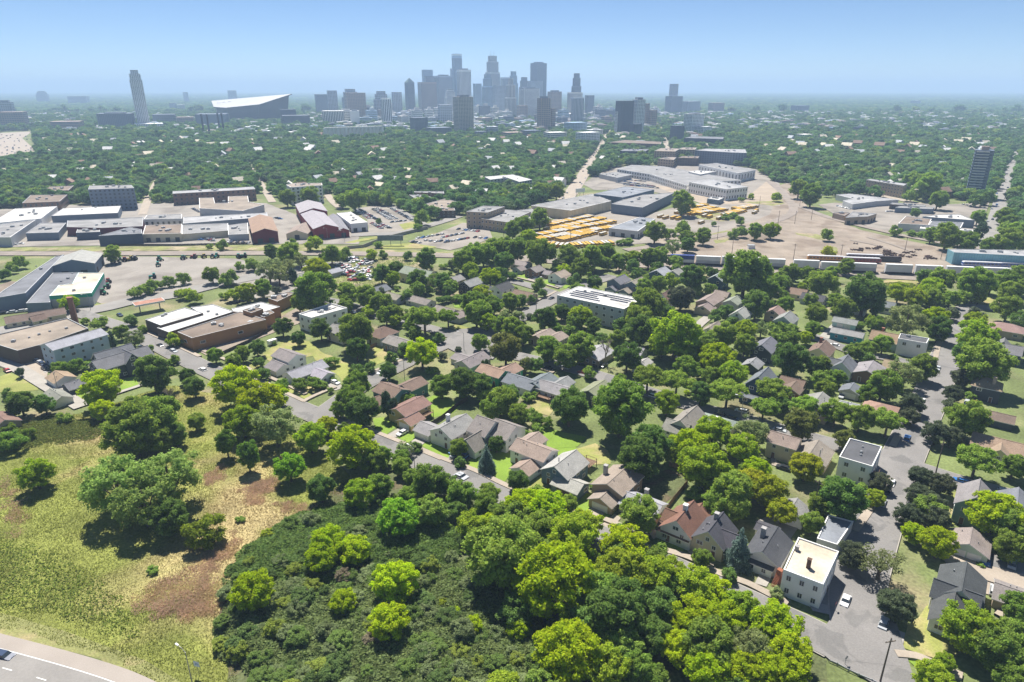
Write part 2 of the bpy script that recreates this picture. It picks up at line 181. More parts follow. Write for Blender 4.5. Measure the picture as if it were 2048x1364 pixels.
HOUSES=[('house', 'white split-level house with faded brown-grey roof beside the open lawn and white trailer', 'taupe', 'white', [(-98.5, 272.0, -37.3, 12, 9, 5, 7, 'gable'), (-101.1, 265.4, -37.3, 8, 8, 2.8, 4.6, 'gable')], {'garage': 1}), ('house', 'white corner house with long pale grey roof behind round hedges', 'lgray', 'white', [(-87.8, 259.7, 52.7, 17, 8.5, 3.2, 5.2, 'gable'), (-80.1, 257.0, -37.3, 8, 7, 2.7, 4.3, 'gable')], {'garage': 1}), ('house', 'teal house with brown roofs and a wing toward the side street, behind a conifer', 'brown', 'teal', [(-47.1, 235.9, -37.3, 11, 9, 5, 7, 'gable'), (-40.1, 242.3, 52.7, 10, 8, 4.5, 6.2, 'gable'), (-52.1, 231.2, 52.7, 8, 7, 2.7, 4.4, 'gable')], {}), ('house', 'tan-sided house with reddish brown roof and a deck with blue parasol', 'redbrown', 'yellow', [(-38.0, 222.4, 52.7, 13, 9, 4.6, 6.4, 'gable'), (-36.8, 216.0, 52.7, 7, 7, 2.7, 4.2, 'gable')], {'garage': 1}), ('house', 'white house with grey gable roof and a white chimney box on the ridge', 'gray', 'white', [(-20.3, 205.6, 52.7, 13, 10, 5, 7.5, 'gable'), (-29.5, 208.7, -37.3, 7, 7.5, 2.8, 4.5, 'gable')], {'garage': 1, 'chim': [(-22.3, 207.3, 'white')]}), ('house', 'large white house with two grey-brown gables stepping over a double garage', 'taupe', 'white', [(-8.9, 204.9, -37.3, 7.5, 11, 5.4, 8.8, 'gable'), (-2.1, 203.2, -37.3, 8.5, 11, 5.2, 8.2, 'gable'), (-12.5, 198.2, 52.7, 9, 7.5, 3, 6.4, 'gable'), (-16.6, 197.6, 52.7, 5, 5, 2.8, 3.6, 'gable')], {'garage': 2}), ('house', 'white house with beige cross-shaped roof between the blue spruce and the blue house', 'beige', 'white', [(7.2, 190.2, -37.3, 13, 8.5, 5, 7, 'gable'), (6.8, 197.0, 52.7, 7, 7, 4.6, 6.2, 'gable'), (4.8, 183.6, 52.7, 8, 7, 2.8, 4.4, 'gable')], {}), ('house', 'blue house with pale grey roof and brown garage door', 'lgray', 'blue', [(16.6, 180.6, 52.7, 12, 9.5, 4.8, 7.6, 'gable'), (17.7, 173.6, -37.3, 9, 7, 2.9, 4.6, 'gable')], {'garage': 1, 'gdoor': 'brown', 'chim': [(14.5, 179.0, 'pipe')]}), ('house', 'tan brick house with beige roof and white garage door on a concrete drive', 'beige', 'tanbrick', [(31.9, 172.6, 52.7, 13, 10, 4.8, 6.8, 'gable'), (27.6, 166.3, 52.7, 7, 7.5, 2.8, 4.6, 'gable')], {'garage': 1, 'chim': [(28.5, 175.2, 'gray')]}), ('house', 'small white house with flat-looking pale roof mostly hidden behind a leafy tree', 'lgray', 'white', [(37.9, 163.0, -37.3, 11, 8, 3, 4.8, 'gable')], {'chim': [(39.2, 165.3, 'gray')]}), ('house', 'white gabled cottage with rust-brown roof, white chimney and enclosed front porch', 'rust', 'white', [(47.0, 152.5, 52.7, 11, 8.5, 4.4, 8, 'gable'), (45.1, 153.6, -37.3, 6, 5, 4.6, 6.6, 'gable'), (44.0, 149.9, -37.3, 9, 3.4, 3, 3.9, 'gable'), (52.2, 157.7, 52.7, 5, 6, 3.4, 5.2, 'gable')], {'chim': [(47.2, 153.0, 'white')]}), ('house', 'pale yellow gabled house with charcoal roof, blue porch roof and white awning', 'dkgray', 'cream', [(53.9, 147.5, 52.7, 10, 8.5, 4.4, 8, 'gable'), (55.9, 145.8, -37.3, 9, 6, 4.2, 6.6, 'gable'), (53.5, 144.3, -37.3, 9, 3, 2.9, 3.6, 'gable')], {'chim': [(54.6, 149.2, 'gray')]}), ('house', 'house with dark slate roof and white eaves between the tall spruce and a long driveway', 'dkgray', 'white', [(66.5, 142.1, 52.7, 12, 8.5, 3.8, 6.6, 'gable'), (69.4, 150.9, -37.3, 5, 4, 3.4, 4, 'gable'), (62.9, 138.0, -37.3, 7, 3, 2.8, 3.4, 'gable')], {'chim': [(65.7, 144.7, 'gray')]}), ('garage', 'detached white garage with grey gable roof at the end of a speckled driveway', 'gray', 'white', [(79.8, 159.8, 52.7, 7.5, 7.5, 2.8, 4.8, 'gable')], {'garage': 1}), ('garage', 'pale green double garage with brown-grey roof on the right side alley', 'taupe', 'palegreen', [(120.8, 145.5, 52.7, 8, 9, 2.8, 5, 'gable')], {'garage': 2}), ('house', 'white house with dark shingle cross gables beside the concrete alley', 'dkgray', 'white', [(107.0, 127.4, 52.7, 12, 9, 4.2, 7.2, 'gable'), (99.9, 119.7, 52.7, 10, 7, 3.6, 6.4, 'gable'), (103.7, 124.2, -37.3, 9, 6, 4.2, 6.8, 'gable')], {}), ('garage', 'grey-roofed tan garage cut by the right edge of the picture beside the alley', 'taupe', 'tan', [(119.6, 125.5, -37.3, 9, 8, 2.8, 4.5, 'gable')], {'garage': 1}), ('house', 'tall sage green gabled house with grey-brown roof facing the dark street trees', 'taupe', 'sage', [(131.2, 160.2, 52.7, 11, 8.5, 6.5, 10, 'gable')], {}), ('house', 'slate-roofed house at the right edge next to the sage green house', 'slate', 'palegreen', [(141.0, 157.8, 52.7, 12, 9, 5.5, 8.5, 'gable')], {}), ('house', 'cream house with wide orange-tan roof and small front gable', 'tan', 'cream', [(164.0, 195.4, -37.3, 17, 9, 3.6, 5.8, 'gable'), (160.8, 192.1, 52.7, 6, 5, 3.6, 5.2, 'gable')], {}), ('house', 'charcoal two-storey house with hipped tan roof and white windows', 'tan', 'charcoal', [(187.7, 239.5, -37.3, 9.5, 9, 6, 8.6, 'hip')], {'chim': [(188.1, 236.8, 'tan')]}), ('garage', 'long low brown-roofed garage behind the charcoal house', 'brown', 'charcoal', [(175.7, 218.6, -37.3, 14, 7, 3, 4.6, 'gable')], {}), ('house', 'dark grey house with slate roof and small white dormer by the right street', 'slate', 'charcoal', [(220.2, 279.5, -37.3, 16, 10, 5.4, 8, 'gable'), (225.4, 284.8, 52.7, 6, 5, 5.4, 7.6, 'gable')], {}), ('house', 'brick house with wide pinkish hipped roof near the corner cul-de-sac', 'pink', 'tanbrick', [(245.1, 311.1, -37.3, 15, 11, 4, 6.4, 'hip')], {}), ('house', 'pale green house with tan gable roof beside the white commercial block', 'tan', 'sage', [(176.9, 294.9, -37.3, 12, 9, 4.4, 7.4, 'gable')], {'chim': [(176.3, 297.2, 'brick')]}), ('house', 'bright teal-blue low building with grey roof along the concrete lot', 'gray', 'tealblue', [(163.3, 303.8, -37.3, 14, 7, 4, 5.4, 'gable')], {}), ('garage', 'white and teal double garage with patchy grey roof behind the teal-blue building', 'gray', 'tealwhite', [(171.7, 323.6, -37.3, 11, 6.5, 3, 4.6, 'gable')], {'garage': 2}), ('house', 'cream gabled house with brown roof and brick chimney by the side street', 'brown', 'cream', [(139.9, 279.7, 52.7, 12, 9, 4.5, 7.4, 'gable')], {'chim': [(141.1, 283.9, 'brick')]}), ('house', 'white farmhouse cottage with slate cross gables and tiny front porch', 'slate', 'white', [(141.6, 261.7, 52.7, 11, 8, 4.5, 7.8, 'gable'), (138.4, 262.6, -37.3, 7, 6, 4.6, 7.2, 'gable'), (138.4, 258.5, 52.7, 5, 5, 2.8, 4.6, 'gable')], {}), ('house', 'brown brick bungalow with pale grey roof and two white windows', 'gray', 'brick', [(150.9, 258.2, 52.7, 13, 10, 4, 6, 'gable')], {}), ('house', 'tan-roofed bungalow peeking above the trees next to the brown brick bungalow', 'tan', 'cream', [(166.1, 263.2, -37.3, 11, 9, 3.5, 5.4, 'gable')], {}), ('garage', 'pale blue-grey single garage with a silver car at its door', 'slate', 'palegray', [(135.4, 241.3, 52.7, 7, 7, 2.8, 4.4, 'gable')], {'garage': 1}), ('house', 'tan house with wide light grey roof behind street trees by the silver-car garage', 'gray', 'tan', [(114.3, 224.7, 52.7, 13, 10, 4.4, 7, 'gable')], {}), ('house', 'bungalow with hipped salmon-tan roof beside the dark street maples', 'salmon', 'cream', [(136.9, 222.6, 52.7, 12, 11, 3.4, 5.6, 'hip')], {}), ('house', 'small house with pale metallic roof between the grey and salmon roofs', 'lgray', 'white', [(127.9, 226.3, -37.3, 7, 6, 3, 4, 'gable')], {}), ('house', 'navy gabled house with steep slate roof and white front porch under the street trees', 'slate', 'navy', [(99.5, 241.7, 52.7, 12, 9, 6.3, 10.4, 'gable'), (93.1, 234.4, -37.3, 8, 3, 3, 3.6, 'gable')], {}), ('house', 'charcoal house with blue-grey roof and a small white gabled entry', 'slate', 'charcoal', [(115.2, 281.6, 52.7, 13, 9, 5.4, 8.4, 'gable'), (112.6, 280.2, 52.7, 3.5, 3, 3, 4.2, 'gable')], {}), ('garage', 'dark garage with grey roof in front of the charcoal house', 'gray', 'charcoal', [(104.9, 267.4, 52.7, 8, 7, 2.8, 4.6, 'gable')], {}), ('house', 'white gable-ended house with tan-grey double roof behind the large leafy tree', 'taupe', 'white', [(62.2, 209.9, 52.7, 14, 9, 5, 8.4, 'gable'), (57.9, 206.3, -37.3, 8, 8, 4.5, 6.8, 'gable')], {}), ('house', 'bungalow with greenish grey hipped roof and a small white chimney', 'sagegray', 'cream', [(73.1, 212.0, -37.3, 12, 10, 3.4, 5.4, 'hip')], {'chim': [(72.0, 209.7, 'white')]}), ('house', 'pale yellow two-storey house with brown-pink roof behind the leafy back yards', 'pink', 'cream', [(90.5, 194.7, -37.3, 9, 8, 6, 8, 'gable')], {}), ('house', 'low house with brown-grey roof and bright metal chimney pipe', 'taupe', 'tan', [(98.3, 190.1, 52.7, 11, 10, 3.5, 6, 'gable')], {'chim': [(98.7, 186.3, 'pipe')]}), ('house', 'low house with chocolate brown roof deep under the trees by the navy house', 'brown', 'brick', [(114.3, 247.2, -37.3, 9, 8, 3, 5, 'gable'), (112.2, 241.9, 52.7, 8, 7, 3, 4.8, 'gable')], {}), ('house', 'bright green house with salmon-brown roof', 'salmon', 'green', [(-7.9, 255.5, -37.3, 12, 8, 4.6, 6.4, 'gable'), (-1.4, 258.2, 52.7, 9, 8, 4, 5.8, 'gable')], {}), ('house', 'pale house with grey roof at the corner of the wide intersection', 'taupe', 'palegray', [(-17.4, 271.2, 52.7, 14, 9, 3, 5.2, 'gable'), (-22.4, 275.3, -37.3, 7, 7, 2.7, 4, 'gable')], {}), ('house', 'white L-shaped house with charcoal roof and cluttered wooden deck', 'slate', 'white', [(4.2, 247.4, -37.3, 14, 9, 3.4, 5.4, 'gable'), (12.0, 247.4, 52.7, 12, 9, 3.4, 5.4, 'gable')], {}), ('house', 'pale blue house with grey roof and wooden back deck', 'gray', 'paleblue', [(17.4, 240.7, -37.3, 14, 9, 3.6, 5.4, 'gable'), (20.1, 246.7, 52.7, 9, 7, 3, 4.6, 'gable')], {}), ('house', 'dark house with olive green roof and white eaves facing the hidden street', 'olive', 'charcoal', [(33.2, 237.3, 52.7, 12, 9, 4.5, 6.5, 'gable')], {}), ('house', 'tan house with beige double roof at the tree-lined intersection', 'beige', 'tan', [(15.0, 301.8, 52.7, 12, 9, 3.4, 5.2, 'gable'), (21.5, 300.4, 52.7, 8, 8, 3.2, 4.8, 'gable')], {}), ('house', 'low tan house with bleached pale roof behind the bare tree', 'lgray', 'tanbrick', [(37.8, 278.9, 52.7, 14, 11, 3.4, 5.4, 'gable')], {}), ('house', 'small pale grey-roofed house among dark trees right of the bare tree', 'lgray', 'palegray', [(56.6, 282.7, -37.3, 8, 7, 3, 5, 'gable')], {}), ('shed', 'narrow white-roofed shed behind the trees right of the bare tree', 'lgray', 'white', [(56.9, 267.4, 52.7, 9, 5, 3, 4.2, 'gable')], {}), ('house', 'long two-storey cream house with sage grey roof behind round trees near the rail line', 'sagegray', 'cream', [(-58.9, 408.1, -37.3, 24, 11, 6, 9, 'gable')], {}), ('house', 'small grey-roofed house right of the long cream house', 'gray', 'tan', [(-34.7, 397.9, 52.7, 8, 8, 5, 7, 'gable')], {}), ('house', 'dark-sided house with grey roof and white raised deck', 'gray', 'charcoal', [(-24.9, 386.4, 52.7, 12, 9, 5.5, 8, 'gable'), (-22.6, 386.6, -37.3, 7, 7, 3, 4.6, 'gable')], {}), ('house', 'white house with charcoal gable roof next to the round yellow-green tree', 'dkgray', 'white', [(-6.0, 378.1, 52.7, 12, 9, 5, 7.8, 'gable'), (-15.4, 383.1, -37.3, 8, 7, 3.4, 5.4, 'gable')], {}), ('house', 'low brown-roofed house along the street opposite the solar apartment block', 'brown', 'tan', [(7.1, 370.0, -37.3, 13, 9, 3.4, 5.4, 'gable')], {}), ('house', 'low tan-roofed house behind the round street trees, left of the grey-blue roofs', 'taupe', 'palegray', [(-51.6, 359.8, -37.3, 16, 8, 3, 4.8, 'gable')], {}), ('house', 'house with tan and blue-grey roofs beside the tall leafy tree', 'taupe', 'palegray', [(-35.4, 339.9, -37.3, 13, 9, 3.4, 5.4, 'gable'), (-27.6, 333.9, 52.7, 10, 8, 3.4, 5, 'gable')], {}), ('house', 'grey-roofed house with dark garage gable at the left end of the short street', 'taupe', 'palegray', [(6.4, 442.5, -37.3, 12, 9, 3.6, 5.4, 'gable'), (4.9, 430.7, 52.7, 6, 7, 2.8, 4.6, 'gable')], {}), ('house', 'dark brick split-level house with grey-brown roof and low garage', 'taupe', 'brick', [(15.0, 422.1, 52.7, 10, 9, 4.6, 6.8, 'gable'), (22.1, 421.3, -37.3, 9, 7, 2.8, 4.4, 'gable')], {}), ('house', 'white split-level house with tan roof and white garage door on the short street', 'beige', 'white', [(30.1, 409.7, 52.7, 11, 10, 4.6, 6.8, 'gable'), (34.6, 406.8, 52.7, 6, 6, 2.8, 4.4, 'gable')], {'garage': 1}), ('shed', 'small tan garden shed inside the hedge below the white raised deck', 'tan', 'tan', [(-33.3, 368.2, -37.3, 4, 3.4, 2.4, 3.4, 'gable')], {}), ('house', 'cream house with tan-grey roof half hidden by the big spreading tree', 'taupe', 'cream', [(-83.1, 304.8, -37.3, 12, 9, 5, 7, 'gable')], {}), ('house', 'house with brown hipped roof behind the big spreading tree', 'brown', 'palegray', [(-62.7, 302.4, 52.7, 12, 10, 4.6, 7.6, 'hip')], {}), ('house', 'blue-grey house with taupe roof facing a fenced back yard', 'taupe', 'slateblue', [(-52.4, 291.0, -37.3, 14, 9, 4, 6, 'gable')], {}), ('house', 'low house with dark grey roof next to the salvage yard', 'slate', 'tan', [(-78.8, 380.3, 52.7, 10, 9, 3.4, 5.6, 'gable')], {}), ('house', 'low grey-brown roofed house behind the dark purple shrub', 'taupe', 'palegray', [(-67.6, 366.8, -37.3, 11, 8, 3.2, 5, 'gable')], {}), ('shed', 'pale grey metal shed at the left edge of the salvage yard', 'lgray', 'palegray', [(-116.8, 422.7, 52.7, 9, 8, 3.5, 5, 'gable')], {}), ('shed', 'pale grey-roofed outbuilding behind the pointed dark conifer', 'gray', 'palegray', [(-134.5, 409.3, 52.7, 10, 8, 3.5, 5.5, 'gable')], {}), ('house', 'slate blue house with dark red gable, leftmost of the row behind the solar apartments', 'slate', 'slateblue', [(64.9, 390.4, 52.7, 13, 9, 6, 8.6, 'gable'), (60.3, 384.2, 52.7, 6, 7, 3, 4.8, 'gable')], {'garage': 1}), ('house', 'grey-blue house with tan-brown roof and white garage beside the red-gabled house', 'beige', 'slateblue', [(74.7, 385.4, 52.7, 13, 9, 6, 8.4, 'gable'), (67.3, 378.5, 52.7, 6, 7, 3, 4.8, 'gable')], {'garage': 1}), ('house', 'navy blue house with pale roof and three white windows near the container train', 'lgray', 'navy', [(94.2, 410.1, 52.7, 12, 10, 6, 8.6, 'gable')], {}), ('house', 'grey-roofed house right behind the navy blue house near the train', 'gray', 'palegray', [(104.7, 413.3, 52.7, 9, 8, 5, 7, 'gable')], {}), ('house', 'navy house with pale roof and white porch left of the giant leafy tree', 'lgray', 'navy', [(127.0, 396.2, 52.7, 12, 9, 6.2, 9, 'gable')], {}), ('house', 'house with dark red-brown steep roof left of the purple-leaved tree', 'redbrown', 'white', [(87.5, 360.9, 52.7, 12, 8, 4.4, 8.2, 'gable')], {}), ('house', 'house with sprawling olive-brown roofs and a dark open carport', 'beige', 'tan', [(110.8, 355.8, 52.7, 16, 10, 4.5, 7, 'gable'), (105.4, 345.4, 52.7, 8, 9, 3.2, 5.6, 'gable'), (121.2, 368.4, -37.3, 8, 7, 4, 6, 'gable')], {}), ('house', 'house with pale greenish roof right of the open carport', 'sagegray', 'palegray', [(123.9, 355.3, 52.7, 11, 8, 4, 6, 'gable')], {}), ('house', 'white two-storey house with pale roof hidden behind a dark round tree', 'lgray', 'white', [(118.0, 326.3, 52.7, 10, 8, 6, 9, 'gable')], {}), ('house', 'house with brown-pink roof behind the grey gabled house', 'pink', 'tan', [(139.7, 335.7, 52.7, 9, 8, 4, 6.6, 'gable')], {}), ('house', 'grey gabled two-storey house with pale porch near a concrete yard', 'gray', 'palegray', [(138.6, 318.3, 52.7, 11, 9, 6, 9, 'gable')], {}), ('house', 'white cottage with tan roof at the end of the narrow alley', 'beige', 'white', [(99.2, 308.8, 52.7, 12, 8, 4, 6.6, 'gable')], {}), ('house', 'house with red-brown roof just below the container train trees', 'redbrown', 'cream', [(166.3, 374.3, -37.3, 12, 9, 3.6, 6, 'gable')], {}), ('house', 'house with dark grey roof right of the red-brown roof near the train', 'dkgray', 'palegray', [(172.0, 363.5, -37.3, 12, 9, 3.4, 5.6, 'gable')], {}), ('house', 'white house with slate roof under the tall dark tree near the rail embankment', 'slate', 'white', [(204.7, 348.9, -37.3, 10, 8, 4, 6, 'gable')], {}), ('house', 'low white-roofed house under the tall dark tree', 'lgray', 'white', [(188.6, 345.8, -37.3, 9, 7, 3, 4.4, 'gable')], {}), ('house', 'charcoal row house with tall slate roof, cross dormer and big white windows', 'slate', 'charcoal', [(-167.1, 263.4, 52.7, 22, 10, 6.5, 9.5, 'gable'), (-164.3, 263.9, -37.3, 8, 6, 6.8, 10.2, 'gable'), (-174.1, 269.9, 52.7, 15, 8, 6, 9.2, 'gable')], {}), ('garage', 'white garage with faded brown roof beside the left alley', 'tan', 'white', [(-187.7, 253.3, -37.3, 9, 8, 2.8, 4.6, 'gable')], {'garage': 1}), ('garage', 'charcoal garage with slate roof behind the yellow-green tree', 'slate', 'charcoal', [(-176.6, 246.8, 52.7, 9, 7.5, 2.8, 4.6, 'gable')], {}), ('garage', 'white garage with taupe roof at the end of the left alley', 'taupe', 'white', [(-177.7, 235.1, -37.3, 11, 7, 2.8, 4.4, 'gable')], {'garage': 1}), ('house', 'brown-roofed house cut by the left edge of the picture', 'brown', 'tan', [(-184.8, 214.4, -37.3, 11, 9, 3, 5, 'gable')], {}), ('cottage_row', 'long low tan cottage row with brown roof and one small gable by the wide road', 'brown', 'cream', [(-250.2, 331.3, 38.7, 25.8, 9, 3.2, 5.4, 'gable'), (-247.0, 327.9, 52.7, 6, 6, 3, 5, 'gable')], {}), ('apartment_row', 'three-storey pale blue-grey apartment row with light gable roof and balcony recesses', 'lgray', 'paleblue', [(-197.6, 281.1, 58.5, 23.3, 11, 9, 10.8, 'gable')], {'floors': 3}), ('warehouse', 'grey metal gabled warehouse by the tracks with dark overhead doors', 'lgray', 'slateblue', [(-290.6, 435.6, 110.7, 29.5, 24, 8, 11.5, 'gable')], {}), ('warehouse', 'maroon warehouse with brown gable roof standing by the rail line', 'tan', 'maroon', [(-208.0, 552.6, 112.6, 67.0, 19, 9, 12, 'gable')], {}), ('warehouse', 'pale yellow gabled warehouse between the maroon and red warehouses', 'beige', 'cream', [(-175.8, 551.6, 94.7, 33.3, 17, 5, 8, 'gable')], {}), ('warehouse', 'red warehouse with light grey metal roof and white wall sign', 'lgray', 'red', [(-168.1, 576.3, 114.0, 81.9, 20, 9, 12, 'gable'), (-189.9, 631.7, 111.5, 50.2, 24, 10, 13.5, 'gable')], {}), ('warehouse', 'low red annex with grey metal roof beside the red warehouse', 'gray', 'red', [(-151.2, 577.1, 110.6, 71.4, 9, 6, 8, 'gable')], {})]
